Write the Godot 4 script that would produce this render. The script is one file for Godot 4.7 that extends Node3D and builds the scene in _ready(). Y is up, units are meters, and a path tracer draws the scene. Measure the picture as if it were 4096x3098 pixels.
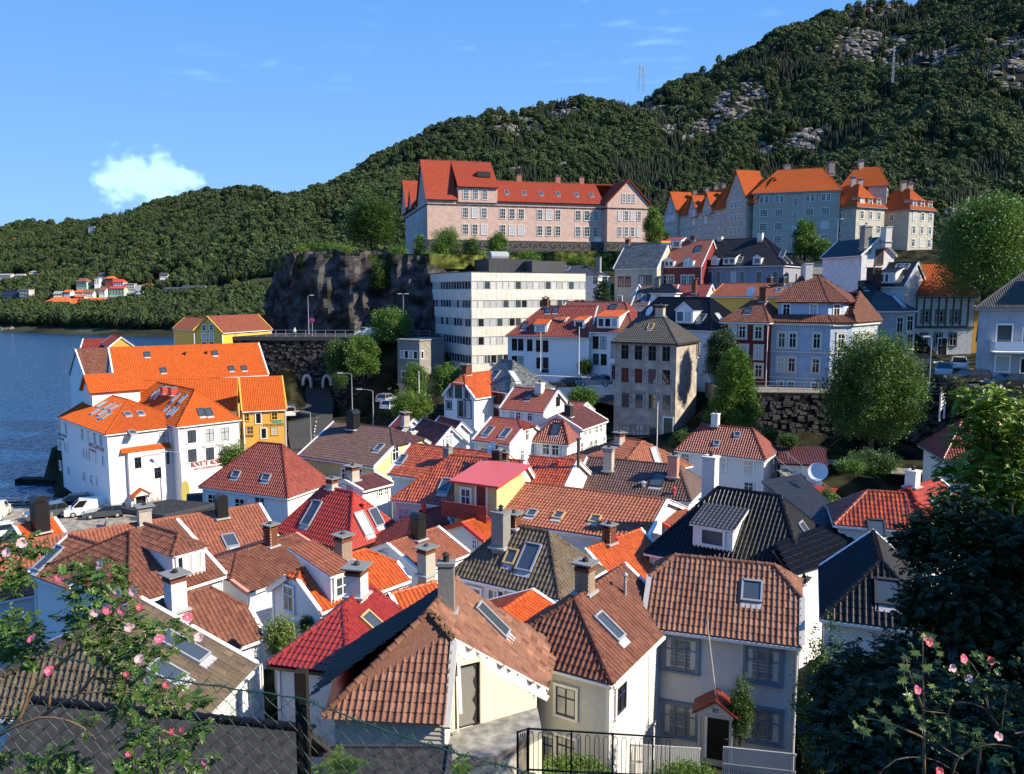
extends Node3D
# A Nordic harbour town seen from a hillside: wooden houses,warehouses on the water,a school on a cliff,forested mountains.
const EYE:=29.0
const PITCH:=6.617
var R:=RandomNumberGenerator.new()
var M:={}
var T:={}
var cache:={}
var taken:={}
var H:={}
class MB:
	var v:=PackedVector3Array()
	func q(a: Vector3,b: Vector3,c: Vector3,d: Vector3) -> void:
		v.append_array([a,c,b,a,d,c])
	func t(a: Vector3,b: Vector3,c: Vector3) -> void:
		v.append_array([a,c,b])
	func box(x: Transform3D,s: Vector3) -> void:
		var h:=s*0.5
		var p:=PackedVector3Array()
		for k in 8:
			p.append(x*Vector3(h.x if k & 1 else -h.x,h.y if k & 2 else -h.y,h.z if k & 4 else -h.z))
		q(p[4],p[5],p[7],p[6]); q(p[1],p[0],p[2],p[3]); q(p[5],p[1],p[3],p[7])
		q(p[0],p[4],p[6],p[2]); q(p[6],p[7],p[3],p[2]); q(p[0],p[1],p[5],p[4])
	func at(c: Vector3,s: Vector3) -> void:
		box(Transform3D(Basis(),c),s)
	func bar(a: Vector3,b: Vector3,w: float,h: float,up:=Vector3.UP) -> void:
		var z:=(b - a).normalized()
		var x:=up.cross(z)
		x=x.normalized() if x.length() > 0.01 else Vector3.RIGHT
		box(Transform3D(Basis(x,z.cross(x),z),(a+b)*0.5),Vector3(w,h,a.distance_to(b)))
	func tube(pts: Array,r0: float,r1: float,n:=7,cap:=true) -> void:
		var rings:=[]
		for i in pts.size():
			var d: Vector3=(pts[mini(i+1,pts.size() - 1)] - pts[maxi(i - 1,0)]).normalized()
			var x:=d.cross(Vector3(0.31,0.2,0.93)).normalized()
			var y:=d.cross(x)
			var r:=lerpf(r0,r1,float(i)/maxf(1.0,pts.size() - 1.0))
			var ring:=PackedVector3Array()
			for k in n:
				ring.append(pts[i]+(x*cos(TAU*k/n)+y*sin(TAU*k/n))*r)
			rings.append(ring)
		for i in pts.size() - 1:
			for k in n:
				q(rings[i][k],rings[i][(k+1) % n],rings[i+1][(k+1) % n],rings[i+1][k])
		if cap:
			for k in range(1,n - 1):
				t(rings[0][0],rings[0][k+1],rings[0][k])
				t(rings[-1][0],rings[-1][k],rings[-1][k+1])
	func lathe(c: Vector3,prof: Array,n:=10) -> void:
		for i in prof.size() - 1:
			for k in n:
				var a:=TAU*k/n
				var b:=TAU*(k+1)/n
				q(c+Vector3(cos(a)*prof[i].x,prof[i].y,sin(a)*prof[i].x),c+Vector3(cos(a)*prof[i+1].x,prof[i+1].y,sin(a)*prof[i+1].x),c+Vector3(cos(b)*prof[i+1].x,prof[i+1].y,sin(b)*prof[i+1].x),c+Vector3(cos(b)*prof[i].x,prof[i].y,sin(b)*prof[i].x))
	func prism(poly: PackedVector2Array,x: Transform3D,d0: float,d1: float) -> void:
		var idx:=Geometry2D.triangulate_polygon(poly)
		for i in range(0,idx.size(),3):
			var a:=poly[idx[i]]; var b:=poly[idx[i+1]]; var c:=poly[idx[i+2]]
			t(x*Vector3(a.x,a.y,d1),x*Vector3(b.x,b.y,d1),x*Vector3(c.x,c.y,d1))
			t(x*Vector3(a.x,a.y,d0),x*Vector3(c.x,c.y,d0),x*Vector3(b.x,b.y,d0))
		for i in poly.size():
			var a:=poly[i]; var b:=poly[(i+1) % poly.size()]
			q(x*Vector3(a.x,a.y,d0),x*Vector3(b.x,b.y,d0),x*Vector3(b.x,b.y,d1),x*Vector3(a.x,a.y,d1))
	func mesh(smooth:=false) -> ArrayMesh:
		var a:=[]
		a.resize(Mesh.ARRAY_MAX)
		a[Mesh.ARRAY_VERTEX]=v
		if smooth:
			var sum:={}
			for i in range(0,v.size(),3):
				var n:=(v[i+2] - v[i]).cross(v[i+1] - v[i])
				for k in 3:
					var key:=(v[i+k]*500.0).round()
					sum[key]=sum.get(key,Vector3.ZERO)+n
			var ns:=PackedVector3Array()
			for p in v:
				ns.append(sum[(p*500.0).round()].normalized())
			a[Mesh.ARRAY_NORMAL]=ns
		var m:=ArrayMesh.new()
		if v.size():
			m.add_surface_from_arrays(Mesh.PRIMITIVE_TRIANGLES,a)
		return m
# ------------------------------------------------------------------ objects
func numbered(n: String) -> String:
	var k: int=taken.get(n,-1)+1
	taken[n]=k
	return n if k == 0 else "%s_%03d" % [n,k]
func tag(o: Node,label:="",category:="",group:="",kind:="") -> void:
	if label: o.set_meta("label",label)
	if category: o.set_meta("category",category)
	if group: o.set_meta("group",group)
	if kind: o.set_meta("kind",kind)
func thing(called: String,label: String,category: String,at:=Vector3.ZERO,turn:=0.0,group:="") -> Node3D:
	var o:=Node3D.new()
	o.name=numbered(called)
	o.position=at
	o.rotation.y=turn
	tag(o,label,category,group)
	add_child(o,true)
	return o
func put(parent: Node,called: String,m: Mesh,mt: Material,x:=Transform3D()) -> MeshInstance3D:
	var o:=MeshInstance3D.new()
	o.name=called
	o.mesh=m
	o.material_override=mt
	o.transform=x
	parent.add_child(o,true)
	return o
func part(parent: Node,called: String,b: MB,mt: Material,smooth:=false) -> MeshInstance3D:
	return put(parent,called,b.mesh(smooth),mt)
func struct(called: String,b: MB,mt: Material,smooth:=false) -> MeshInstance3D:
	var o:=put(self,called,b.mesh(smooth),mt)
	tag(o,"","","","structure")
	return o
func many(parent: Node,called: String,m: Mesh,mt: Material,xs: Array,cols: Array=[]) -> MultiMeshInstance3D:
	var mm:=MultiMesh.new()
	mm.transform_format=MultiMesh.TRANSFORM_3D
	mm.use_colors=cols.size() > 0
	mm.mesh=m
	mm.instance_count=xs.size()
	for i in xs.size():
		mm.set_instance_transform(i,xs[i])
		if cols.size(): mm.set_instance_color(i,cols[i])
	var o:=MultiMeshInstance3D.new()
	o.name=called
	o.multimesh=mm
	o.material_override=mt
	tag(o,"","","","stuff")
	parent.add_child(o,true)
	return o
# ------------------------------------------------------------------ materials
func noise_tex(key: String,freq: float,lo: float,hi: float,size:=256,oct:=4,as_normal:=false) -> Texture2D:
	if T.has(key): return T[key]
	var n:=FastNoiseLite.new()
	n.seed=key.hash() % 9999
	n.frequency=freq
	n.fractal_octaves=oct
	var t:=NoiseTexture2D.new()
	t.width=size; t.height=size; t.seamless=true; t.noise=n
	if as_normal:
		t.as_normal_map=true; t.bump_strength=hi
	else:
		var g:=Gradient.new()
		g.offsets=PackedFloat32Array([0.15,0.5,0.85])
		var mid:=(lo+hi)*0.5
		g.colors=PackedColorArray([Color(lo,lo,lo),Color(mid,mid,mid),Color(hi,hi,hi)])
		t.color_ramp=g
	T[key]=t
	return t
func grain_tex(key: String,stretch: int,lo: float,hi: float) -> Texture2D:
	if T.has(key): return T[key]
	var n:=FastNoiseLite.new()
	n.seed=77; n.frequency=0.02; n.fractal_octaves=3
	var im:=n.get_seamless_image(256,256)
	im.resize(256,maxi(2,256/stretch),Image.INTERPOLATE_LANCZOS)
	var out:=Image.create(256,256,false,Image.FORMAT_RGB8)
	var rows:=im.get_height()
	for y in 256:
		for x in 256:
			var f:=im.get_pixel((x+(y/29)*67) % 256,y % rows).r
			var w:=lerpf(lo,hi,clampf(f*1.6 - 0.3,0,1))
			out.set_pixel(x,y,Color(w,w,w))
	T[key]=ImageTexture.create_from_image(out)
	return T[key]
func lin(r: float,g: float,b: float) -> Color:
	return Color(r,g,b).linear_to_srgb()
func mat(key: String,c: Color,rough:=0.8,tex: Texture2D=null,scale:=0.3,spec:=0.5,bump: Texture2D=null,bump_cm:=1.0) -> StandardMaterial3D:
	var m:=StandardMaterial3D.new()
	m.resource_name=key
	m.albedo_color=lin(c.r,c.g,c.b)
	m.roughness=rough
	m.metallic_specular=spec
	if tex:
		m.albedo_texture=tex
		m.uv1_triplanar=true
		m.uv1_world_triplanar=true
		m.uv1_scale=Vector3.ONE*scale
	if bump:
		m.uv1_triplanar=true
		m.uv1_world_triplanar=true
		m.uv1_scale=Vector3.ONE*scale
		m.heightmap_enabled=true
		m.heightmap_texture=bump
		m.heightmap_scale=bump_cm
	M[key]=m
	return m
func leafy(key: String,c: Color,back:=0.5,rough:=0.55) -> void:
	var m:=mat(key,c,rough)
	m.backlight_enabled=true
	m.backlight=lin(back*0.75,back,back*0.3)
	m.vertex_color_use_as_albedo=true
func materials() -> void:
	var mottle:=noise_tex("mottle",0.02,0.9,1.0,256)
	var stain:=noise_tex("stain",0.014,0.72,1.0,512,6)
	var speck:=noise_tex("speck",0.06,0.7,1.0,256,3)
	var rocky:=noise_tex("rocky",0.008,0.25,1.0,512,6)
	var grain:=grain_tex("grain",24,0.93,1.0)
	var worn:=grain_tex("worn",20,0.8,1.0)
	# painted boards
	for w in [["white",0.80,0.80,0.78],["white_worn",0.70,0.70,0.67],["cream",0.74,0.70,0.56],["ochre",0.62,0.34,0.05],["yellow",0.72,0.46,0.06],["pale_green",0.55,0.60,0.26],["pale_blue",0.42,0.50,0.62],["dark_red",0.20,0.022,0.022],["straw",0.62,0.48,0.22],["red_paint",0.55,0.045,0.03]]:
		mat(w[0],Color(w[1],w[2],w[3]),0.6,worn if w[0] == "white_worn" else grain,0.45)
	# rendered walls
	mat("plaster",Color(0.50,0.45,0.40),0.9,stain,0.11,0.3)
	mat("plaster_white",Color(0.72,0.72,0.72),0.85,mottle,0.2,0.3)
	mat("pink_render",Color(0.60,0.43,0.37),0.9,mottle,0.12,0.3)
	mat("grey_render",Color(0.46,0.45,0.38),0.9,mottle,0.1,0.3)
	mat("beige_render",Color(0.52,0.47,0.38),0.9,mottle,0.15,0.3)
	mat("blue_render",Color(0.42,0.45,0.49),0.85,mottle,0.15,0.3)
	mat("pale_blue_render",Color(0.38,0.46,0.57),0.85,mottle,0.15,0.3)
	mat("slateblue_render",Color(0.27,0.28,0.34),0.85,mottle,0.15,0.3)
	mat("oxblood",Color(0.15,0.03,0.025),0.8,mottle,0.3,0.3)
	mat("panel",Color(0.72,0.70,0.62),0.45,mottle,0.08)
	mat("metal_dark",Color(0.06,0.065,0.075),0.5,speck,0.5)
	mat("metal_light",Color(0.45,0.47,0.5),0.35,speck,0.5)
	mat("zinc",Color(0.30,0.32,0.35),0.4,mottle,0.6)
	mat("lead",Color(0.42,0.43,0.45),0.5,mottle,1.2)
	mat("black_metal",Color(0.012,0.012,0.013),0.35)
	mat("black_soot",Color(0.02,0.018,0.017),0.8,mottle,1.0)
	mat("felt",Color(0.055,0.055,0.06),0.95,stain,0.35,0.2)
	mat("stucco",Color(0.44,0.41,0.36),0.95,mottle,0.7,0.2)
	mat("stucco_white",Color(0.68,0.66,0.62),0.95,mottle,0.7,0.2)
	mat("stucco_pink",Color(0.62,0.27,0.20),0.9,mottle,0.9,0.2)
	mat("stucco_grey",Color(0.25,0.25,0.24),0.95,mottle,0.7,0.2)
	mat("brick",Color(0.22,0.085,0.05),0.9,speck,2.0,0.2)
	mat("brick_pale",Color(0.42,0.33,0.25),0.9,speck,2.0,0.2)
	mat("mortar",Color(0.36,0.33,0.29),0.95)
	mat("stone",Color(0.17,0.165,0.16),0.9,rocky,0.4,0.25)
	mat("slab",Color(0.20,0.21,0.21),0.85,mottle,1.5)
	mat("trim",Color(0.80,0.80,0.78),0.55)
	mat("trim_worn",Color(0.58,0.57,0.54),0.7,worn,1.2)
	mat("trim_dark",Color(0.03,0.03,0.032),0.6)
	mat("trim_blue",Color(0.16,0.22,0.29),0.6)
	mat("trim_navy",Color(0.02,0.035,0.085),0.5)
	mat("trim_red",Color(0.17,0.018,0.016),0.6)
	mat("trim_green",Color(0.07,0.09,0.07),0.7)
	mat("trim_wood",Color(0.50,0.33,0.13),0.6)
	mat("trim_ochre",Color(0.66,0.38,0.06),0.6)
	mat("trim_stone",Color(0.56,0.54,0.46),0.85)
	mat("glass_dark",Color(0.012,0.014,0.016),0.03,null,0.3,0.6)
	mat("glass_mid",Color(0.05,0.065,0.08),0.03,null,0.3,0.6)
	mat("glass_pale",Color(0.42,0.44,0.45),0.06,null,0.3,0.6)
	mat("blind",Color(0.55,0.56,0.55),0.08,null,0.3,0.5)
	var pane:=mat("glass_clear",Color(0.9,0.95,0.95),0.02)
	pane.transparency=BaseMaterial3D.TRANSPARENCY_ALPHA
	pane.albedo_color.a=0.12
	mat("curtain",Color(0.60,0.58,0.52),0.9)
	mat("room",Color(0.02,0.018,0.016),0.9)  # near-black tone standing in for unlit interiors
	for g in [["tiles_matte",0.72,0.35],["tiles_satin",0.42,0.5],["tiles_glazed",0.2,0.55],["tiles_black",0.24,0.32]]:
		var m:=mat(g[0],Color(1,1,1),g[1],noise_tex("tile_wear",0.03,0.78,1.0,256,5),0.9,g[2])
		m.vertex_color_use_as_albedo=true
	mat("asphalt",Color(0.075,0.075,0.078),0.92,speck,0.7,0.3)
	mat("quay",Color(0.36,0.33,0.28),0.92,stain,0.12,0.3)
	mat("path",Color(0.30,0.27,0.22),0.95,stain,0.3,0.2)
	mat("soil",Color(0.05,0.052,0.028),0.97,rocky,0.06,0.15)
	mat("lawn",Color(0.16,0.19,0.045),0.95,rocky,0.12,0.15)
	mat("concrete",Color(0.34,0.33,0.30),0.92,stain,0.25,0.25)
	mat("retaining",Color(0.05,0.05,0.048),0.95,rocky,0.3,0.2)
	mat("rock",Color(0.14,0.13,0.125),0.92,rocky,0.06,0.25)
	mat("hill",Color(0.085,0.095,0.06),0.97,noise_tex("hill_patch",0.006,0.35,1.0,512,7),0.004,0.15)
	mat("hill_rock",Color(0.30,0.28,0.25),0.95,rocky,0.02,0.2)
	mat("bark",Color(0.11,0.085,0.06),0.95,rocky,1.5,0.15)
	mat("bark_pale",Color(0.24,0.20,0.15),0.95,rocky,1.5,0.15)
	mat("twig",Color(0.22,0.14,0.07),0.85)
	mat("wood_dark",Color(0.025,0.02,0.016),0.85,worn,1.0,0.3)
	mat("wood_grey",Color(0.28,0.27,0.25),0.9,worn,1.0,0.3)
	mat("wire",Color(0.012,0.05,0.04),0.45)
	mat("line_white",Color(0.75,0.75,0.72),0.8)
	mat("plastic_grey",Color(0.07,0.075,0.08),0.5)
	mat("rubber",Color(0.012,0.012,0.012),0.8)
	mat("rim",Color(0.4,0.4,0.42),0.35)
	mat("lamp_glass",Color(0.6,0.62,0.62),0.2)
	mat("tail_red",Color(0.4,0.01,0.01),0.2)
	mat("sign_red",Color(0.6,0.02,0.02),0.5)
	mat("sign_blue",Color(0.01,0.06,0.4),0.5)
	mat("door_blue",Color(0.01,0.045,0.30),0.5)
	mat("door_wood",Color(0.32,0.17,0.05),0.5)
	mat("door_black",Color(0.008,0.008,0.01),0.5)
	mat("lettering",Color(0.10,0.10,0.13),0.8)
	mat("lettering_red",Color(0.32,0.06,0.05),0.8)
	mat("lettering_dark",Color(0.03,0.02,0.015),0.8)
	mat("banner",Color(0.55,0.47,0.10),0.7)
	mat("orange",Color(0.75,0.22,0.01),0.5)
	mat("teal",Color(0.05,0.28,0.22),0.6)
	for k in [["car_black",0.006,0.006,0.008],["car_grey",0.06,0.068,0.078],["car_white",0.78,0.78,0.76],["car_silver",0.36,0.39,0.42],["car_blue",0.09,0.14,0.22],["car_brown",0.13,0.115,0.10]]:
		var m:=mat(k[0],Color(k[1],k[2],k[3]),0.3)
		m.clearcoat_enabled=true
		m.clearcoat=1.0
		m.clearcoat_roughness=0.05
	leafy("leaf_tree",Color(1,1,1),0.55)
	leafy("leaf_far",Color(1,1,1),0.2,0.8)
	leafy("leaf_near",Color(1,1,1),0.6,0.4)
	leafy("petal",Color(1,1,1),0.5,0.6)
	var w:=mat("water",Color(0.004,0.04,0.12),0.12,null,0.3,0.5)
	w.normal_enabled=true
	w.normal_texture=noise_tex("ripple",0.018,0,10.0,512,5,true)
	w.normal_scale=0.55
	w.uv1_triplanar=true
	w.uv1_world_triplanar=true
	w.uv1_scale=Vector3(0.045,0.045,0.045)
# tile colours,linear: [r,g,b,gloss,tile width,course,spread]
var ROOF:={
	"brown": [0.21,0.085,0.055,"tiles_matte",0.23,0.34,0.16],"brown_weathered": [0.27,0.13,0.085,"tiles_matte",0.22,0.33,0.2],"darkbrown": [0.115,0.06,0.045,"tiles_satin",0.22,0.33,0.15],
	"redbrown": [0.27,0.085,0.05,"tiles_matte",0.24,0.34,0.1],"salmon": [0.36,0.13,0.075,"tiles_matte",0.24,0.34,0.1],"orange": [0.56,0.105,0.012,"tiles_satin",0.23,0.34,0.12],
	"orange_bright": [0.64,0.11,0.008,"tiles_satin",0.24,0.34,0.1],"pantile": [0.40,0.075,0.018,"tiles_glazed",0.23,0.34,0.22],"red": [0.42,0.032,0.014,"tiles_satin",0.24,0.34,0.08],
	"glossy_red": [0.30,0.032,0.018,"tiles_glazed",0.23,0.33,0.1],"dullred": [0.26,0.042,0.02,"tiles_satin",0.24,0.34,0.14],"black": [0.012,0.012,0.014,"tiles_black",0.24,0.34,0.1],
	"anthracite": [0.05,0.055,0.065,"tiles_satin",0.24,0.34,0.08],"greybrown": [0.15,0.115,0.08,"tiles_matte",0.24,0.35,0.16],"grey": [0.10,0.095,0.085,"tiles_matte",0.24,0.34,0.12],
	"slate": [0.13,0.14,0.135,"tiles_satin",0.3,0.22,0.3],"navy": [0.018,0.02,0.026,"tiles_satin",0.3,0.3,0.25],"school": [0.42,0.075,0.035,"tiles_matte",0.28,0.36,0.06],
	"ware": [0.58,0.115,0.015,"tiles_matte",0.24,0.36,0.06],"flat_red": [0.36,0.045,0.03,"tiles_matte",0.5,0.4,0.12],"violet": [0.16,0.06,0.06,"tiles_matte",0.24,0.34,0.12],
}
func tile_mesh(w: float,c: float,flat: bool) -> ArrayMesh:
	var key:="tile%.2f%.2f%s" % [w,c,flat]
	if cache.has(key): return cache[key]
	var xs:=[-0.5,-0.36,-0.12,0.08,0.22,0.34,0.46,0.53]
	var ys:=[0.030,0.008,0.0,0.012,0.045,0.055,0.045,0.026]
	if flat:
		xs=[-0.49,0.49]; ys=[0.004,0.004]
	var b:=MB.new()
	var l:=c*1.12
	for i in xs.size() - 1:
		var a0:=Vector3(xs[i]*w,ys[i]*w/0.23+0.034,0)
		var a1:=Vector3(xs[i+1]*w,ys[i+1]*w/0.23+0.034,0)
		var b0:=a0+Vector3(0,-0.030,-l)
		var b1:=a1+Vector3(0,-0.030,-l)
		b.q(a0,a1,b1,b0)
		b.q(a0+Vector3(0,-0.022,0),a1+Vector3(0,-0.022,0),a1,a0)
	cache[key]=b.mesh()
	return cache[key]
func cap_mesh() -> ArrayMesh:
	if cache.has("cap"): return cache["cap"]
	var b:=MB.new()
	var n:=6
	for k in n:
		var a:=PI*k/n - 0.12
		var c:=PI*(k+1)/n+(0.24 if k == n - 1 else 0.0) - (0.0 if k == n - 1 else 0.0)
		for s in [[0.0,0.135,0.085],[0.085,0.118,0.40]]:
			var r0: float=s[1]
			var r1: float=s[1] - 0.012
			b.q(Vector3(cos(a)*r0,sin(a)*r0,-s[0]),Vector3(cos(c)*r0,sin(c)*r0,-s[0]),Vector3(cos(c)*r1,sin(c)*r1,-s[2]),Vector3(cos(a)*r1,sin(a)*r1,-s[2]))
		b.q(Vector3(cos(a)*0.135,sin(a)*0.135,0),Vector3(cos(c)*0.135,sin(c)*0.135,0),Vector3(cos(c)*0.105,sin(c)*0.105,0),Vector3(cos(a)*0.105,sin(a)*0.105,0))
	cache["cap"]=b.mesh()
	return cache["cap"]
func tone_mat(style: String,k: int) -> StandardMaterial3D:
	var key:="%s_tone%d" % [style,k]
	if M.has(key): return M[key]
	var s: Array=ROOF[style]
	var f: float=[0.78,0.92,1.0,1.1,1.24][k]
	f=1.0+(f - 1.0)*s[6]/0.16
	var m: StandardMaterial3D=M[s[3]].duplicate()
	m.vertex_color_use_as_albedo=false
	m.resource_name=key
	m.albedo_color=lin(minf(0.9,s[0]*f),s[1]*f*(0.97 if k < 2 else 1.02),s[2]*f)
	M[key]=m
	return m
# tiles for several roof faces of one house: laid in courses from the eave up,cut by the face's outline
func lay_tiles(roof: Node3D,faces: Array,style: String,caps: Array,single: bool,holes: Array=[]) -> void:
	var s: Array=ROOF[style]
	var base:=Color(s[0],s[1],s[2])
	var xs:=[]
	var cols:=[]
	var far:=0
	for f in faces:
		var n: Vector3=(f[1] - f[0]).cross(f[2] - f[0]).normalized()
		if n.y < 0: n=-n
		var d:=(Vector3.DOWN - n*Vector3.DOWN.dot(n)).normalized()
		var r:=n.cross(d)
		if r.cross(n).dot(d) < 0: r=-r
		var o: Vector3=f[0]
		var poly:=PackedVector2Array()
		var lo:=Vector2(1e9,1e9)
		var hi:=-lo
		for p in f:
			var e:=Vector2((p - o).dot(r),(p - o).dot(d))
			poly.append(e)
			lo=lo.min(e); hi=hi.max(e)
		var gap:=[]
		for hl in holes:
			var hp:=PackedVector2Array()
			var near:=true
			for p in hl:
				if absf((p - o).dot(n)) > 0.5: near=false
				hp.append(Vector2((p - o).dot(r),(p - o).dot(d)))
			if near: gap.append(hp)
		var cols_n:=maxi(1,int(round((hi.x - lo.x)/s[4])))
		var w:=(hi.x - lo.x)/cols_n
		var rows:=maxi(1,int(round((hi.y - lo.y)/s[5])))
		var c:=(hi.y - lo.y)/rows
		for j in rows:
			for i in cols_n:
				var e:=Vector2(lo.x+(i+0.5)*w,hi.y - (j+0.5)*c)
				if not Geometry2D.is_point_in_polygon(e,poly): continue
				var skip:=false
				for hp in gap:
					if Geometry2D.is_point_in_polygon(e,hp): skip=true
				if skip: continue
				var p:=o+r*e.x+d*(e.y+c*0.5+0.02)+n*(0.015+R.randf()*0.006)
				var sc:=w/float(s[4])
				var tw:=(R.randf() - 0.5)*0.02
				xs.append(Transform3D(Basis(r*sc,n,d*(c/float(s[5])))*Basis(Vector3.UP,tw),p))
				var k: float=R.randfn(0.0,1.0)*s[6]
				cols.append(Color(base.r*(1.0+k),base.g*(1.0+k*1.1),base.b*(1.0+k)))
	var tm:=tile_mesh(s[4],s[5],style == "slate" or style == "navy" or style == "flat_red")
	var mt: Material=M[s[3]]
	if single:
		var world:=roof.global_transform
		var order:=range(xs.size())
		var cam:=Vector3(0,EYE,0)
		var dist:=PackedFloat32Array()
		for x in xs:
			var p: Vector3=world*x.origin
			var facing: float=(world.basis*x.basis.y).normalized().dot((cam - p).normalized())
			dist.append(p.distance_to(cam)/maxf(facing,0.02))
		order.sort_custom(func(a,b): return dist[a] < dist[b])
		var rx:=[]
		var rc:=[]
		for q in order.size():
			var i: int=order[q]
			if q < 300:
				var k: int=clampi(int((cols[i].r/base.r - 1.0)/maxf(0.01,s[6])*1.3+2.5),0,4)
				put(roof,"tile",tm,tone_mat(style,k),xs[i])
			else:
				rx.append(xs[i]); rc.append(cols[i])
		if rx.size(): many(roof,"roof_tiles",tm,mt,rx,rc)
	else:
		many(roof,"roof_tiles",tm,mt,xs,cols)
	# ridge and hip caps
	var cx:=[]
	var cc:=[]
	for e in caps:
		var a: Vector3=e[0]
		var b2: Vector3=e[1]
		var z:=(a - b2).normalized()
		var x:=Vector3.UP.cross(z).normalized()
		var y:=z.cross(x)
		var l:=a.distance_to(b2)
		var nn:=maxi(1,int(round(l/0.36)))
		for i in nn:
			cx.append(Transform3D(Basis(x,y,z*(l/nn/0.36)),a.lerp(b2,float(i)/nn)+y*0.005))
			var k: float=R.randfn(0.0,1.0)*s[6]*0.8
			cc.append(Color(base.r*(0.95+k),base.g*(0.95+k),base.b*(0.95+k)))
	if cx.size():
		if single:
			for i in cx.size():
				put(roof,"ridge_tile",cap_mesh(),tone_mat(style,R.randi() % 4),cx[i])
		else:
			many(roof,"ridge_tiles",cap_mesh(),mt,cx,cc)
# lapped weatherboards over a wall outline; at: lower left corner,r: along the wall,n: outwards
func boards(b: MB,at: Vector3,r: Vector3,n: Vector3,poly: PackedVector2Array,h:=0.15,lap:=0.03) -> void:
	var hi:=-1e9
	var lo:=1e9
	for p in poly:
		hi=maxf(hi,p.y); lo=minf(lo,p.y)
	var rows:=maxi(1,int(round((hi - lo)/h)))
	var st:=(hi - lo)/rows
	for j in rows:
		var y0:=lo+j*st
		var y1:=y0+st
		var e0:=span(poly,y0+0.0005)
		var e1:=span(poly,y1 - 0.0005)
		var a:=at+r*e0.x+Vector3.UP*y0
		var c:=at+r*e0.y+Vector3.UP*y0
		var d:=at+r*e1.y+Vector3.UP*y1
		var e:=at+r*e1.x+Vector3.UP*y1
		b.q(a+n*lap,c+n*lap,d,e)
		b.q(a,c,c+n*lap,a+n*lap)
func span(poly: PackedVector2Array,y: float) -> Vector2:
	var lo:=1e9
	var hi:=-1e9
	for i in poly.size():
		var a:=poly[i]
		var b:=poly[(i+1) % poly.size()]
		if (a.y <= y) != (b.y <= y):
			var x:=lerpf(a.x,b.x,(y - a.y)/(b.y - a.y))
			lo=minf(lo,x); hi=maxf(hi,x)
	return Vector2(lo,hi) if hi > lo else Vector2.ZERO
# window kinds: frame,sash,columns,heights of the rows from the top,casing width,pane
var WIN:={
	"w": ["trim","trim",2,[0.36,0.64],0.10],"s": ["trim","trim",2,[0.5,0.5],0.06],"b": ["trim_blue","trim_blue",3,[0.36,0.64],0.12],"n": ["trim","trim_navy",2,[0.36,0.64],0.11],
	"k": ["trim","trim_dark",2,[0.33,0.67],0.05],"K": ["trim_navy","trim",1,[1.0],0.10],"r": ["trim_red","trim_red",2,[0.33,0.67],0.13],"g": ["plaster","trim_green",2,[0.36,0.64],0.16],
	"o": ["trim_ochre","trim_ochre",2,[0.5,0.5],0.10],"1": ["trim","trim",1,[1.0],0.09],"d": ["trim_dark","trim_dark",2,[0.5,0.5],0.07],"S": ["trim","trim",3,[0.33,0.34,0.33],0.07],
	"O": ["panel","metal_light",1,[1.0],0.04],"3": ["trim","trim",3,[1.0],0.09],"v": ["trim_stone","trim",2,[0.33,0.67],0.22],"y": ["trim","trim",2,[0.5,0.5],0.12],"G": ["trim_green","trim",2,[0.4,0.6],0.14],"x": ["trim_wood","trim_wood",1,[1.0],0.06],
}
func win_mesh(kind: String,w: float,h: float) -> Array:
	w=snappedf(w,0.05); h=snappedf(h,0.05)
	var key:="win%s%.2f%.2f" % [kind,w,h]
	if cache.has(key): return cache[key]
	var k: Array=WIN[kind]
	var out:=MB.new()
	var sash:=MB.new()
	var glass:=MB.new()
	var cw: float=k[4]
	var z:=0.045
	out.at(Vector3(-w/2 - cw/2,0,z),Vector3(cw,h+2*cw,0.09))
	out.at(Vector3(w/2+cw/2,0,z),Vector3(cw,h+2*cw,0.09))
	out.at(Vector3(0,h/2+cw/2,z+0.004),Vector3(w,cw,0.098))
	out.at(Vector3(0,-h/2 - cw/2,z+0.018),Vector3(w+2*cw+0.06,cw*0.7,0.125))
	if cw > 0.07: out.at(Vector3(0,h/2+cw*1.12,z+0.022),Vector3(w+2*cw+0.08,cw*0.35,0.14))
	var sw:=0.05
	var cols: int=k[2]
	for i in cols+1:
		var x:=-w/2+sw/2+(w - sw)*i/cols
		sash.at(Vector3(x,0,z),Vector3(sw,h,0.05))
	var y:=h/2.0
	for j in k[3].size()+1:
		var yy:=clampf(y,-h/2+sw/2,h/2 - sw/2)
		sash.at(Vector3(0,yy,z - 0.003),Vector3(w,sw if j == 0 or j == k[3].size() else 0.055,0.05))
		if j < k[3].size(): y -= h*k[3][j]
	glass.at(Vector3(0,0,0.033),Vector3(w - 0.02,h - 0.02,0.012))
	cache[key]=[out.mesh(),sash.mesh(),glass.mesh(),k]
	return cache[key]
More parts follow.
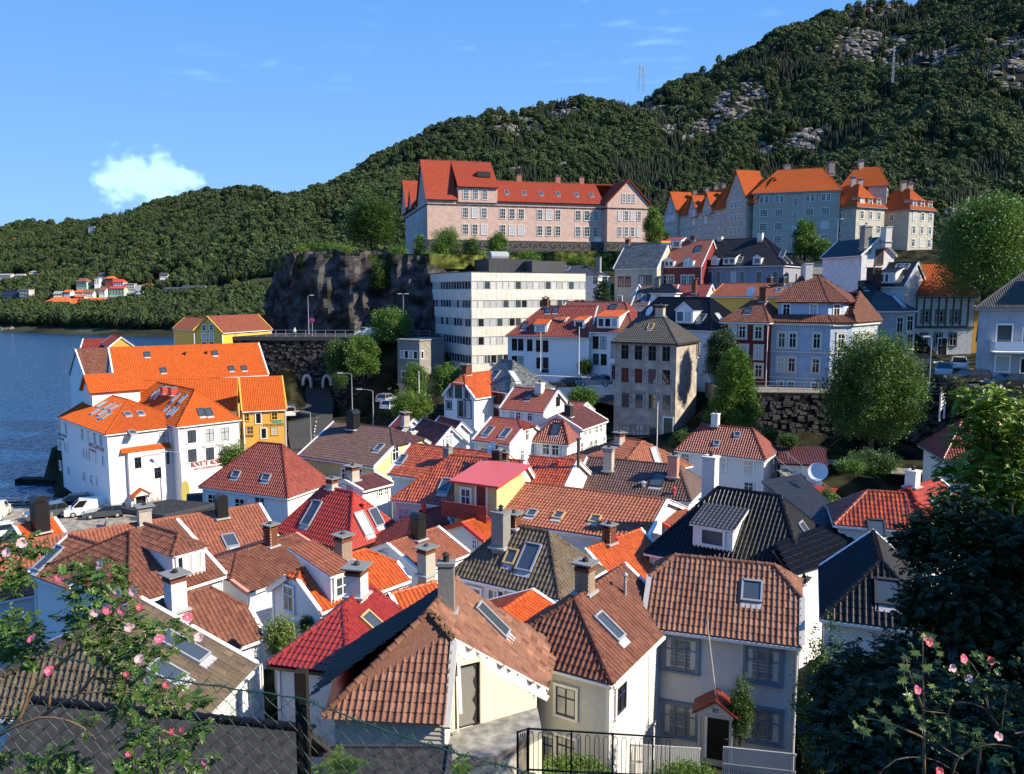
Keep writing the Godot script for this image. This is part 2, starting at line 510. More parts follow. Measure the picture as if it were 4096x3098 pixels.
func window(parent: Node3D,x: Transform3D,w: float,h: float,kind: String,glass:="",called:="window") -> MeshInstance3D:
	var m:=win_mesh(kind,w,h)
	var o:=put(parent,called,m[0],M[m[3][0]],x)
	if glass == "":
		glass=["glass_dark","glass_dark","glass_mid","glass_dark","glass_pale"][R.randi() % 5]
	put(o,"sash",m[1],M[m[3][1]])
	if glass == "glass_clear":
		var rm:=MB.new()
		rm.at(Vector3(0,0,0.014),Vector3(w,h,0.01))
		put(o,"room",rm.mesh(),M["room"])  # dark sheet laid over the wall, painted as the dim inside
		var cu:=MB.new()
		for s in [-1,1]:
			for k in 7:
				var x0: float=s*(w*0.49 - k*w*0.026)
				cu.q(Vector3(x0,-h*0.42,0.021+0.004*(k % 2)),Vector3(x0 - s*w*0.026,-h*0.42,0.025 - 0.004*(k % 2)),Vector3(x0 - s*w*0.03,h*0.48,0.025 - 0.004*(k % 2)),Vector3(x0 - s*w*0.004,h*0.48,0.021+0.004*(k % 2)))
		put(o,"curtain",cu.mesh(),M["curtain"])
	put(o,"pane",m[2],M[glass])
	return o
# a window one level down (on a dormer or a wing): frame,sash and pane lie side by side as sub-parts
func window_flat(parent: Node3D,x: Transform3D,w: float,h: float,kind: String,glass:="") -> void:
	var m:=win_mesh(kind,w,h)
	if glass == "": glass=["glass_dark","glass_mid","glass_pale"][R.randi() % 3]
	put(parent,"window_frame",m[0],M[m[3][0]],x)
	put(parent,"window_sash",m[1],M[m[3][1]],x)
	put(parent,"window_pane",m[2],M[glass],x)
func brickwork(c: Vector3,w: float,d: float,h: float) -> MB:
	var b:=MB.new()
	var rows:=int(h/0.085)
	for j in rows:
		var y:=c.y+(j+0.5)*h/rows
		for side in 4:
			var l: float=w if side % 2 == 0 else d
			var off: float=d/2 if side % 2 == 0 else w/2
			var nb:=maxi(2,int(l/0.2))
			for i in nb:
				var sh:=0.5 if (j+side) % 2 else 0.0
				var x:=-l/2+(i+sh)*l/nb
				var e:=minf(x+l/nb - 0.012,l/2)
				if e - x < 0.03: continue
				var tr:=Transform3D(Basis(Vector3.UP,PI/2*side),c*Vector3(1,0,1)+Vector3(0,y,0))
				b.box(tr*Transform3D(Basis(),Vector3((x+e)/2,0,off - 0.02+R.randf()*0.006)),Vector3(e - x,h/rows - 0.012,0.06))
	return b
func chimney(parent: Node3D,c: Vector3,w: float,d: float,h: float,kind: String) -> void:
	var b:=MB.new()
	var p: MeshInstance3D
	var col:={"brick": "mortar","brick_pale": "mortar","grey": "stucco_grey","stucco": "stucco","white": "stucco_white","pink": "stucco_pink","black": "black_metal","slab": "stucco","whitewash": "stucco_white","soot": "black_soot","zinc": "zinc","red": "red_paint"}
	if kind == "black" or kind == "zinc":
		b.at(c+Vector3(0,h/2 - 0.4,0),Vector3(w,h+0.8,d))
		p=part(parent,"chimney",b,M[col[kind]])
		var cap:=MB.new()
		var pr:=PackedVector2Array()
		for k in 9:
			pr.append(Vector2(cos(PI*k/8)*w*0.54,sin(PI*k/8)*w*0.42))
		cap.prism(pr,Transform3D(Basis(),c+Vector3(0,h+0.12,0)),-d*0.54,d*0.54)
		for sx in [-1,1]:
			for sz in [-1,1]:
				cap.at(c+Vector3(sx*w*0.45,h+0.05,sz*d*0.45),Vector3(0.04,0.2,0.04))
		part(p,"chimney_cap",cap,M["black_metal"])
	else:
		var body:=0.86 if kind in ["slab","whitewash","brick","brick_pale"] else 1.0
		b.at(c+Vector3(0,h*body/2 - 0.4,0),Vector3(w - (0.03 if kind.begins_with("brick") else 0.0),h*body+0.8,d - (0.03 if kind.begins_with("brick") else 0.0)))
		p=part(parent,"chimney",b,M[col[kind]])
		if kind.begins_with("brick"):
			part(p,"brickwork",brickwork(c,w,d,h*0.86),M[kind])
		var t:=MB.new()
		if kind in ["slab","whitewash","brick","brick_pale","stucco"]:
			var ch:=MB.new()
			ch.at(c+Vector3(0,h*0.86+0.06,0),Vector3(w*1.12,0.14,d*1.12))
			for sx in [-1,1]:
				for sz in [-1,1]:
					ch.at(c+Vector3(sx*w*0.42,h*0.86+0.21,sz*d*0.42),Vector3(0.13,0.16,0.13))
			part(p,"collar",ch,M["brick"] if kind != "stucco" else M["stucco_grey"])
			t.box(Transform3D(Basis(Vector3(0.3,1,0.2).normalized(),0.05),c+Vector3(0,h*0.86+0.33,0)),Vector3(w*1.5,0.07,d*1.5))
			part(p,"slab_cover",t,M["slab"])
			var st:=MB.new()
			st.lathe(c+Vector3(0.02,h*0.86+0.36,0),[Vector2(0.13,0),Vector2(0.15,0.07),Vector2(0.09,0.16),Vector2(0.0,0.2)],7)
			part(p,"weight_stone",st,M["stone"])
		else:
			t.at(c+Vector3(0,h+0.05,0),Vector3(w*1.14,0.12,d*1.14))
			part(p,"coping",t,M["slab"] if kind != "white" else M["stucco_white"])
			var po:=MB.new()
			po.lathe(c+Vector3(0,h+0.1,0),[Vector2(0.12,0),Vector2(0.1,0.2),Vector2(0.17,0.24),Vector2(0.0,0.38)],8)
			part(p,"cowl",po,M["black_soot"])
	var fl:=MB.new()
	fl.at(c+Vector3(0,0.02,0),Vector3(w+0.28,0.1,d+0.28))
	part(p,"flashing",fl,M["lead"])
func skylight(parent: Node3D,x: Transform3D,w: float,h: float,kind: String) -> void:
	var f:=MB.new()
	var t:=0.09
	for s in [-1,1]:
		f.at(Vector3(s*(w/2+t/2 - 0.02),0.08,0),Vector3(t,0.2,h+0.14))
		f.at(Vector3(0,0.08,s*(h/2+t/2 - 0.02)),Vector3(w - 0.04,0.198+(0.06 if s < 0 else 0.0),t))
	var o:=part(parent,"skylight",f,M["trim_wood"] if kind == "x" else (M["trim_dark"] if kind == "d" else M["zinc"]))
	o.transform=x
	var g:=MB.new()
	g.at(Vector3(0,0.13,0),Vector3(w - 0.04,0.02,h - 0.04))
	part(o,"pane",g,M["glass_mid"] if kind != "p" else M["glass_pale"])
	var l:=MB.new()
	l.at(Vector3(0,0.05,h/2+0.22),Vector3(w+0.1,0.05,0.32))
	part(o,"flashing",l,M["lead"])
# ------------------------------------------------------------------ houses
func side_frame(side: String) -> Basis:
	match side:
		"S": return Basis(Vector3.RIGHT,Vector3.UP,Vector3.BACK)
		"N": return Basis(Vector3.LEFT,Vector3.UP,Vector3.FORWARD)
		"E": return Basis(Vector3.FORWARD,Vector3.UP,Vector3.RIGHT)
	return Basis(Vector3.BACK,Vector3.UP,Vector3.LEFT)
func slab_face(b: MB,f: Array,th:=0.13) -> void:
	var n: Vector3=(f[1] - f[0]).cross(f[2] - f[0]).normalized()
	if n.y < 0: n=-n
	for i in range(1,f.size() - 1):
		b.t(f[0],f[i],f[i+1])
		b.t(f[0] - n*th,f[i+1] - n*th,f[i] - n*th)
	for i in f.size():
		var p: Vector3=f[i]
		var q: Vector3=f[(i+1) % f.size()]
		b.q(p - n*th,q - n*th,q,p)
# q: x,z,heading,half length,half width,eave height,rise,ridge insets at both ends; e: gable,hip or half-hip at both ends
func house(called: String,label: String,category: String,group: String,q: Array,e: String,roof: String,wall: String,base: float,feats: Array,opt:={}) -> Node3D:
	var o:=thing(called,label,category,Vector3(q[0],base,q[1]),q[2],group)
	var a: float=q[3]
	var b: float=q[4]
	var ye: float=q[5] - base
	var h: float=q[6]
	var sl:=h/b
	var yr:=ye+h
	var u0: float=-a+(q[7] if e[0] != "g" else 0.0)
	var u1: float=a - (q[8] if e[1] != "g" else 0.0)
	var f0: float=clampf(q[7]/b,0.1,0.9) if e[0] == "j" else 1.0
	var f1: float=clampf(q[8]/b,0.1,0.9) if e[1] == "j" else 1.0
	var mm:=Vector3(-a,ye,b)
	var pm:=Vector3(a,ye,b)
	var pp:=Vector3(a,ye,-b)
	var mp:=Vector3(-a,ye,-b)
	var rm:=Vector3(u0,yr,0)
	var rp:=Vector3(u1,yr,0)
	var jm:=[Vector3(-a,yr - h*f0,b*f0),Vector3(-a,yr - h*f0,-b*f0)]
	var jp:=[Vector3(a,yr - h*f1,b*f1),Vector3(a,yr - h*f1,-b*f1)]
	var s:=[mm,pm]
	var n:=[pp,mp]
	if e[1] == "j": s.append(jp[0])
	s.append(rp); s.append(rm)
	if e[0] == "j":
		s.append(jm[0]); n.append(jm[1])
	n.append(rm); n.append(rp)
	if e[1] == "j": n.append(jp[1])
	var faces:=[s,n]
	var caps:=[[rm,rp]]
	var rakes:=[]
	if e[0] == "h":
		faces.append([mp,mm,rm]); caps.append_array([[mm,rm],[mp,rm]])
	elif e[0] == "j":
		faces.append([jm[1],jm[0],rm]); caps.append_array([[jm[0],rm],[jm[1],rm]]); rakes.append_array([[mm,jm[0]],[mp,jm[1]]])
	else:
		rakes.append_array([[mm,rm],[mp,rm]])
	if e[1] == "h":
		faces.append([pm,pp,rp]); caps.append_array([[pm,rp],[pp,rp]])
	elif e[1] == "j":
		faces.append([jp[0],jp[1],rp]); caps.append_array([[jp[0],rp],[jp[1],rp]]); rakes.append_array([[pm,jp[0]],[pp,jp[1]]])
	else:
		rakes.append_array([[pm,rp],[pp,rp]])
	var deck:=MB.new()
	for f in faces: slab_face(deck,f)
	var rf:=part(o,"roof",deck,tone_mat(roof,1))
	# walls
	var oe: float=opt.get("eave",0.3)
	var am: float=a - (oe if e[0] == "h" else 0.2)
	var ap: float=a - (oe if e[1] == "h" else 0.2)
	var wb:=b - oe
	var yw:=ye+oe*sl - 0.15
	var planked: String=opt.get("planks","")
	var render: bool=opt.get("render",false)
	var wl:=MB.new()
	var sep:={}
	for side in ["S","N","E","W"]:
		var bs:=side_frame(side)
		var len:=am+ap if side in ["S","N"] else 2.0*wb
		var at:=Vector3.ZERO
		match side:
			"S": at=Vector3(-am,0,wb)
			"N": at=Vector3(ap,0,-wb)
			"E": at=Vector3(ap,0,wb)
			"W": at=Vector3(-am,0,-wb)
		var poly:=PackedVector2Array([Vector2(0,0),Vector2(len,0),Vector2(len,yw)])
		var end:=e[1] if side == "E" else e[0]
		if side in ["E","W"] and end != "h":
			var f:=f1 if side == "E" else f0
			var top:=yr - 0.15 - (h*f if end == "j" else 0.0)
			var half:=0.0 if end == "g" else b*f
			if half > 0.01:
				poly.append(Vector2(len/2+half,top))
				poly.append(Vector2(len/2 - half,top))
			else:
				poly.append(Vector2(len/2,top))
		poly.append(Vector2(0,yw))
		if side in planked:
			sep[side]=[at,bs,poly]
		elif render:
			var idx:=Geometry2D.triangulate_polygon(poly)
			for i in range(0,idx.size(),3):
				var pts:=[]
				for k in 3: pts.append(at+bs.x*poly[idx[i+k]].x+Vector3.UP*poly[idx[i+k]].y)
				wl.t(pts[0],pts[1],pts[2])
		else:
			boards(wl,at,bs.x,bs.z,poly,opt.get("board",0.16))
	var wo: MeshInstance3D=part(o,"wall",wl,M[wall])
	for side in sep:
		var hi:=0.0
		for p in sep[side][2]: hi=maxf(hi,p.y)
		var rows:=int(round(hi/0.15))
		for j in rows:
			var y0:=hi*j/rows
			var y1:=hi*(j+1)/rows
			var e0:=span(sep[side][2],y0+0.001)
			var e1:=span(sep[side][2],y1 - 0.001)
			if e0.y - e0.x < 0.05: continue
			var pb:=MB.new()
			var r: Vector3=sep[side][1].x
			var nn: Vector3=sep[side][1].z
			var p0: Vector3=sep[side][0]
			var lap:=0.028+R.randf()*0.012
			var A:=p0+r*e0.x+Vector3.UP*y0
			var B:=p0+r*e0.y+Vector3.UP*y0
			var C:=p0+r*e1.y+Vector3.UP*y1
			var D:=p0+r*e1.x+Vector3.UP*y1
			pb.q(A+nn*lap,B+nn*lap,C,D)
			pb.q(A,B,B+nn*lap,A+nn*lap)
			pb.q(D - nn*0.03,C - nn*0.03,B - nn*0.03,A - nn*0.03)
			part(wo,"plank",pb,M[wall])
	var tr:=MB.new()
	var trimmed: String=opt.get("trim","trim")
	if not render:
		for x in [-am - 0.01,ap+0.01]:
			for z in [wb+0.01,-wb - 0.01]:
				tr.at(Vector3(x,yw/2,z),Vector3(0.14,yw,0.14))
	else:
		tr.at(Vector3((ap - am)/2,yw - 0.2,wb+0.05),Vector3(ap+am+0.1,0.3,0.12))
		if e[1] == "h": tr.at(Vector3(ap+0.05,yw - 0.2,0),Vector3(0.12,0.302,2*wb+0.1))
		if e[0] == "h": tr.at(Vector3(-am - 0.05,yw - 0.2,0),Vector3(0.12,0.302,2*wb+0.1))
	part(o,"corner_boards" if not render else "cornice",tr,M[trimmed])
	# gutters and barge boards
	var gut:=MB.new()
	for z in [b+0.03,-b - 0.03]:
		gut.at(Vector3(0,ye - 0.1,z),Vector3(2*a,0.12,0.1))
	if e[1] == "h": gut.at(Vector3(a+0.03,ye - 0.1,0),Vector3(0.1,0.117,2*b))
	if e[0] == "h": gut.at(Vector3(-a - 0.03,ye - 0.1,0),Vector3(0.1,0.117,2*b))
	gut.tube([Vector3(ap+0.08,ye - 0.1,b),Vector3(ap+0.08,ye - 0.45,wb+0.1),Vector3(ap+0.08,0,wb+0.1)],0.045,0.045,6)
	part(o,"gutter",gut,M[opt.get("gutter","trim")])
	for rk in rakes:
		var bb:=MB.new()
		var off:=Vector3(signf(rk[0].x)*0.03,0,0)
		bb.bar(rk[0]+off+Vector3(0,-0.05,0),rk[1]+off+Vector3(0,-0.05,0),0.05,0.26)
		bb.bar(rk[0]+off+Vector3(0,0.1,0),rk[1]+off+Vector3(0,0.1,0),0.22,0.03)
		part(o,"barge_board",bb,M[opt.get("barge","trim")])
	var holes:=[]
	for f in feats:
		feature(o,f,a,b,ye,h,q,e,am,ap,wb,base,roof,holes)
	lay_tiles(rf,faces,roof,caps,opt.get("near",false),holes)
	return o
func roof_y(side: String,u: float,v: float,a: float,b: float,ye: float,h: float,q: Array) -> Array:
	match side:
		"S": return [ye+(v+b)*h/b,h/b]
		"N": return [ye+(b - v)*h/b,h/b]
		"E": return [ye+(a - u)*h/maxf(q[8],0.1),h/maxf(q[8],0.1)]
	return [ye+(a+u)*h/maxf(q[7],0.1),h/maxf(q[7],0.1)]
func feature(o: Node3D,f: Array,a: float,b: float,ye: float,h: float,q: Array,e: String,am: float,ap: float,wb: float,base: float,roof: String,holes: Array) -> void:
	match f[0]:
		"w":
			var bs:=side_frame(f[1])
			for i in range(0,f[2].size(),2):
				var p:=Vector3.ZERO
				var t: float=f[2][i]
				match f[1]:
					"S": p=Vector3(t,0,wb)
					"N": p=Vector3(t,0,-wb)
					"E": p=Vector3(ap,0,-t)
					"W": p=Vector3(-am,0,-t)
				p.y=f[2][i+1] - base
				window(o,Transform3D(bs,p+bs.z*0.012),f[3],f[4],f[5],f[6] if f.size() > 6 else "")
		"door":
			var bs:=side_frame(f[1])
			var p:=Vector3(f[2],f[3] - base,wb) if f[1] == "S" else Vector3(ap,f[3] - base,-f[2]) if f[1] == "E" else Vector3(-am,f[3] - base,-f[2])
			door(o,Transform3D(bs,p),f[4],f[5],f[6])
		"c":
			var y:=ye+minf(h*(1.0 - absf(f[2])/b),h)
			if e[0] == "h": y=minf(y,ye+(a+f[1])*h/maxf(q[7],0.1))
			if e[1] == "h": y=minf(y,ye+(a - f[1])*h/maxf(q[8],0.1))
			chimney(o,Vector3(f[1],y,-f[2]),f[3],f[4],f[5] - base - y,f[6])
		"s":
			var ry:=roof_y(f[1],f[2],f[3],a,b,ye,h,q)
			var bs:=side_frame(f[1])
			var d: Vector3=(bs.z - Vector3.UP*ry[1]).normalized()
			var n: Vector3=(Vector3.UP+bs.z*ry[1]).normalized()
			var c:=Vector3(f[2],ry[0],-f[3])
			skylight(o,Transform3D(Basis(bs.x,n,d),c),f[4],f[5],f[6])
			var hw: float=f[4]/2
			var hl: float=f[5]/2
			holes.append([c - bs.x*hw - d*hl,c+bs.x*hw - d*hl,c+bs.x*hw+d*(hl+0.3),c - bs.x*hw+d*(hl+0.3)])
		"p":
			var ry:=roof_y(f[1],f[2],f[3],a,b,ye,h,q)
			var pb:=MB.new()
			pb.tube([Vector3(f[2],ry[0],-f[3]),Vector3(f[2],ry[0]+f[4],-f[3])],f[5],f[5],8)
			pb.lathe(Vector3(f[2],ry[0]+f[4],-f[3]),[Vector2(f[5]*1.8,0),Vector2(f[5]*1.8,0.04),Vector2(0.0,0.16)],8)
			part(o,"vent_pipe",pb,M[f[6]])
		"D":
			dormer(o,f,a,b,ye,h,q,roof)
		"dish":
			dish(o,Vector3(f[1],f[2] - base,-f[3]),f[4],f[5])
func dish(o: Node3D,p: Vector3,r: float,yaw: float) -> void:
	var b:=MB.new()
	var prof:=[]
	for k in 6: prof.append(Vector2(r*k/5.0,0.28*r*pow(k/5.0,2)))
	b.lathe(Vector3.ZERO,prof,14)
	var d:=part(o,"satellite_dish",b,M["lamp_glass"],true)
	d.transform=Transform3D(Basis(Vector3.UP,yaw)*Basis(Vector3.RIGHT,1.1),p)
	var m:=MB.new()
	m.tube([Vector3(0,0,0),Vector3(0,-r*0.5,-r*0.9)],0.03,0.03,5)
	m.tube([Vector3(0,0.1,r*0.9),Vector3(0,r*0.75,0)],0.015,0.015,5)
	m.at(Vector3(0,r*0.78,0),Vector3(0.08,0.12,0.08))
	part(d,"bracket",m,M["metal_light"])
func door(o: Node3D,x: Transform3D,w: float,h: float,mt: String) -> void:
	var f:=MB.new()
	for s in [-1,1]: f.at(Vector3(s*(w/2+0.06),h/2,0.04),Vector3(0.12,h+0.1,0.1))
	f.at(Vector3(0,h+0.08,0.05),Vector3(w+0.26,0.14,0.12))
	var d:=part(o,"door_frame",f,M["trim"])
	d.transform=x
	var l:=MB.new()
	l.at(Vector3(0,h/2,0.025),Vector3(w,h,0.045))
	for k in 2:
		for s in [-1,1]:
			l.at(Vector3(s*w*0.22,h*(0.27+0.46*k),0.05),Vector3(w*0.32,h*0.34,0.02))
	part(d,"door_leaf",l,M[mt])
	var hd:=MB.new()
	hd.at(Vector3(w*0.38,h*0.48,0.08),Vector3(0.12,0.03,0.05))
	part(d,"handle",hd,M["metal_light"])
# ["D",side,along,front distance from the ridge line,width,front height,kind,roof style,windows,window kind,wall]
func dormer(o: Node3D,f: Array,a: float,b: float,ye: float,h: float,q: Array,roof: String) -> void:
	var bs:=side_frame(f[1])
	var along:=bs.x
	var u: float=f[2] if f[1] in ["S","N"] else f[3]
	var v: float=f[3] if f[1] in ["S","N"] else f[2]
	var ry:=roof_y(f[1],u,v,a,b,ye,h,q)
	var sl: float=ry[1]
	var x:=Transform3D(bs,Vector3(u,ry[0],-v))
	var w: float=f[4]
	var fh: float=f[5]
	var d:=Node3D.new()
	d.name="dormer"
	d.transform=x
	o.add_child(d,true)
	var wl:=MB.new()
	var faces:=[]
	var caps:=[]
	var hw:=w/2
	var ov:=0.16
	var kind: String=f[6]
	if kind == "shed":
		var s:=sl*0.32
		var dz:=fh/(sl - s)
		wl.q(Vector3(-hw,-0.2,0),Vector3(hw,-0.2,0),Vector3(hw,fh,0),Vector3(-hw,fh,0))
		for sx in [-1,1]: wl.t(Vector3(sx*hw,-0.2,0),Vector3(sx*hw,fh,0),Vector3(sx*hw,sl*dz,-dz))
		faces.append([Vector3(-hw - ov,fh+0.03 - s*0.2,0.2),Vector3(hw+ov,fh+0.03 - s*0.2,0.2),Vector3(hw+ov,fh+0.03+s*dz,-dz),Vector3(-hw - ov,fh+0.03+s*dz,-dz)])
	else:
		var gh: float=hw*0.75
		var dz:=(fh+gh)/sl
		var de:=fh/sl
		for sx in [-1,1]: wl.t(Vector3(sx*hw,-0.2,0),Vector3(sx*hw,fh,0),Vector3(sx*hw,fh,-de))
		wl.q(Vector3(-hw,-0.2,0),Vector3(hw,-0.2,0),Vector3(hw,fh,0),Vector3(-hw,fh,0))
		var top:=Vector3(0,fh+gh,0.2)
		if kind == "gable": wl.t(Vector3(-hw,fh,0),Vector3(hw,fh,0),Vector3(0,fh+gh,0))
		else:
			top=Vector3(0,fh+gh,-hw*0.9)
			faces.append([Vector3(-hw - ov,fh - 0.05,0.2),Vector3(hw+ov,fh - 0.05,0.2),top])
			caps.append_array([[Vector3(-hw - ov,fh - 0.05,0.2),top],[Vector3(hw+ov,fh - 0.05,0.2),top]])
		var back:=Vector3(0,fh+gh,-dz)
		for sx in [-1,1]:
			faces.append([Vector3(sx*(hw+ov),fh - 0.05,0.2),top,back,Vector3(sx*(hw+ov),fh - 0.05,-de)])
		caps.append([top,back])
	put(d,"dormer_wall",wl.mesh(),M[f[10] if f.size() > 10 else "white"])
	var dk:=MB.new()
	for fc in faces: slab_face(dk,fc,0.1)
	var rf:=put(d,"dormer_roof",dk.mesh(),M["trim"])
	lay_flat_tiles(d,faces,f[7],caps)
	var nw: int=f[8]
	for i in nw:
		var ww:=minf((w - 0.35)/nw - 0.15,1.3)
		window_flat(d,Transform3D(Basis(),Vector3((i+0.5 - nw/2.0)*(w - 0.25)/nw,fh*0.52,0.01)),ww,fh*0.68,f[9])
func lay_flat_tiles(d: Node3D,faces: Array,style: String,caps: Array) -> void:
	lay_tiles(d,faces,style,caps,false)
# ------------------------------------------------------------------ plants
func leaf_clump(key: String,n: int,spread: float,leaf: float,wide:=0.55) -> ArrayMesh:
	if cache.has(key): return cache[key]
	var b:=MB.new()
	var g:=RandomNumberGenerator.new()
	g.seed=key.hash()
	for i in n:
		var p:=Vector3(g.randfn(),g.randfn(),g.randfn())*spread*0.5
		var d:=(Vector3(g.randfn(),g.randfn()*0.6 - 0.25,g.randfn())).normalized()
		var up:=(Vector3(g.randfn()*0.7,1.0,g.randfn()*0.7)).normalized()
		var x:=d.cross(up).normalized()
		var l:=leaf*g.randf_range(0.7,1.3)
		var m:=p+d*l*0.5 - up*l*0.06
		b.t(p,m+x*l*wide*0.5+up*l*0.1,p+d*l)
		b.t(p,p+d*l,m - x*l*wide*0.5+up*l*0.1)
	cache[key]=b.mesh()
	return cache[key]
# a broadleaf tree: tapered trunk,limbs,and leaf clumps on uneven lobes
func tree(called: String,label: String,at: Vector3,ht: float,rad: float,col: Color,o2:={}) -> Node3D:
	var o:=thing(called,label,o2.get("cat","tree"),at,R.randf()*TAU,o2.get("group",""))
	var g:=RandomNumberGenerator.new()
	g.seed=label.hash()
	var bare: float=o2.get("bare",0.2)
	var tr:=MB.new()
	var r0: float=o2.get("trunk",ht*0.022+0.05)
	var top:=Vector3(g.randf_range(-0.3,0.3),ht*0.75,g.randf_range(-0.3,0.3))
	tr.tube([Vector3(0,-0.4,0),Vector3(g.randf_range(-0.1,0.1),ht*0.25,0),top],r0,r0*0.3,7)
	var lobes:=[]
	var n_l: int=o2.get("lobes",15)
	var conical: float=o2.get("cone",0.0)
	for i in n_l:
		var t:=(i+0.5)/n_l
		var y:=ht*lerpf(bare,0.93,t)
		var w:=rad*lerpf(sqrt(maxf(0.05,1.0 - pow(2.0*t - 0.85,2.0)/1.4)),(1.0 - t*0.88),conical)
		var az:=i*2.4+g.randf_range(-0.4,0.4)
		var c:=Vector3(cos(az)*w*0.62,y,sin(az)*w*0.62)
		var lr:=rad*g.randf_range(0.34,0.52)*(1.0 - 0.45*t*conical)
		lobes.append([c,lr])
		if i % 2 == 0:
			tr.tube([Vector3(0,y*0.55+0.2,0).lerp(top,0.1),c*Vector3(0.5,0.85,0.5),c],r0*0.4,r0*0.08,5,false)
	part(o,"trunk",tr,M[o2.get("bark","bark")],true)
	var xs:=[]
	var cols:=[]
	var leaf: float=o2.get("leaf",0.22)
	var cl:=leaf_clump("clump%.2f" % leaf,10,leaf*2.0,leaf)
	var want: int=o2.get("n",1500)
	for i in want:
		var lb: Array=lobes[g.randi() % lobes.size()]
		var d:=Vector3(g.randfn(),g.randfn(),g.randfn()).normalized()
		var rr: float=lb[1]*pow(g.randf(),0.45)*(1.0+g.randfn()*0.08)
		var p: Vector3=lb[0]+d*rr*Vector3(1,0.8,1)
		if p.y < ht*bare*0.7: continue
		xs.append(Transform3D(Basis.from_euler(Vector3(g.randf_range(-0.5,0.5),g.randf()*TAU,g.randf_range(-0.5,0.5))).scaled(Vector3.ONE*g.randf_range(0.8,1.3)),p))
		var k:=g.randf_range(0.7,1.3)
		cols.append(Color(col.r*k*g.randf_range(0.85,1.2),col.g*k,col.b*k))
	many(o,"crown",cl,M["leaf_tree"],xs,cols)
	return o
func bush(called: String,label: String,at: Vector3,size: Vector3,col: Color,n:=300,leaf:=0.16,group:="") -> Node3D:
	var o:=thing(called,label,"bush",at,0.0,group)
	var g:=RandomNumberGenerator.new()
	g.seed=label.hash()+int(at.x*10)
	var st:=MB.new()
	for i in 6:
		var d:=Vector3(g.randf_range(-0.5,0.5)*size.x,size.y*0.7,g.randf_range(-0.5,0.5)*size.z)
		st.tube([Vector3(0,-0.2,0),d*Vector3(0.4,0.5,0.4),d],0.05,0.01,5,false)
	part(o,"stem",st,M["bark"])
	var xs:=[]
	var cols:=[]
	for i in n:
		var d:=Vector3(g.randfn(),g.randfn(),g.randfn()).normalized()*pow(g.randf(),0.4)
		var lump:=1.0+0.25*sin(d.x*7.0+at.x)*sin(d.z*6.0+d.y*5.0)
		var p:=Vector3(d.x*size.x*0.5,size.y*0.5+d.y*size.y*0.5,d.z*size.z*0.5)*lump
		xs.append(Transform3D(Basis.from_euler(Vector3(g.randf_range(-0.6,0.6),g.randf()*TAU,g.randf_range(-0.6,0.6))),p))
		var k:=g.randf_range(0.7,1.3)
		cols.append(Color(col.r*k,col.g*k,col.b*k))
	many(o,"foliage",leaf_clump("clump%.2f" % leaf,10,leaf*2.0,leaf),M["leaf_tree"],xs,cols)
	return o
# ------------------------------------------------------------------ street things
func lamp_post(label: String,at: Vector3,ht: float,arm: float,yaw: float,double:=false) -> void:
	var o:=thing("street_lamp",label,"street lamp",at,yaw)
	var b:=MB.new()
	b.tube([Vector3(0,0,0),Vector3(0,ht,0)],0.09,0.05,8)
	part(o,"pole",b,M["metal_light"],true)
	var ar:=MB.new()
	ar.tube([Vector3(0,ht - 0.05,0),Vector3(arm*0.5,ht+0.12,0),Vector3(arm,ht+0.15,0)],0.04,0.035,6)
	if double: ar.tube([Vector3(0,ht - 0.05,0),Vector3(-arm*0.5,ht+0.12,0),Vector3(-arm,ht+0.15,0)],0.04,0.035,6)
	part(o,"arm",ar,M["metal_light"])
	for s in ([1,-1] if double else [1]):
		var hd:=MB.new()
		hd.at(Vector3(s*(arm+0.3),ht+0.16,0),Vector3(0.75,0.12,0.26))
		hd.at(Vector3(s*(arm+0.3),ht+0.08,0),Vector3(0.55,0.06,0.2))
		part(o,"lamp_head",hd,M["lamp_glass"])
func pole(called: String,label: String,cat: String,at: Vector3,ht: float,r: float,mt: String,lean:=Vector3.ZERO) -> Node3D:
	var o:=thing(called,label,cat,at)
	var b:=MB.new()
	b.tube([Vector3.ZERO,Vector3(0,ht,0)+lean],r,r*0.8,8)
	part(o,"shaft",b,M[mt])
	var c:=MB.new()
	c.lathe(Vector3(0,ht,0)+lean,[Vector2(r*1.6,-0.05),Vector2(r*1.8,0.05),Vector2(0,0.16)],8)
	part(o,"finial",c,M["metal_light"])
	return o
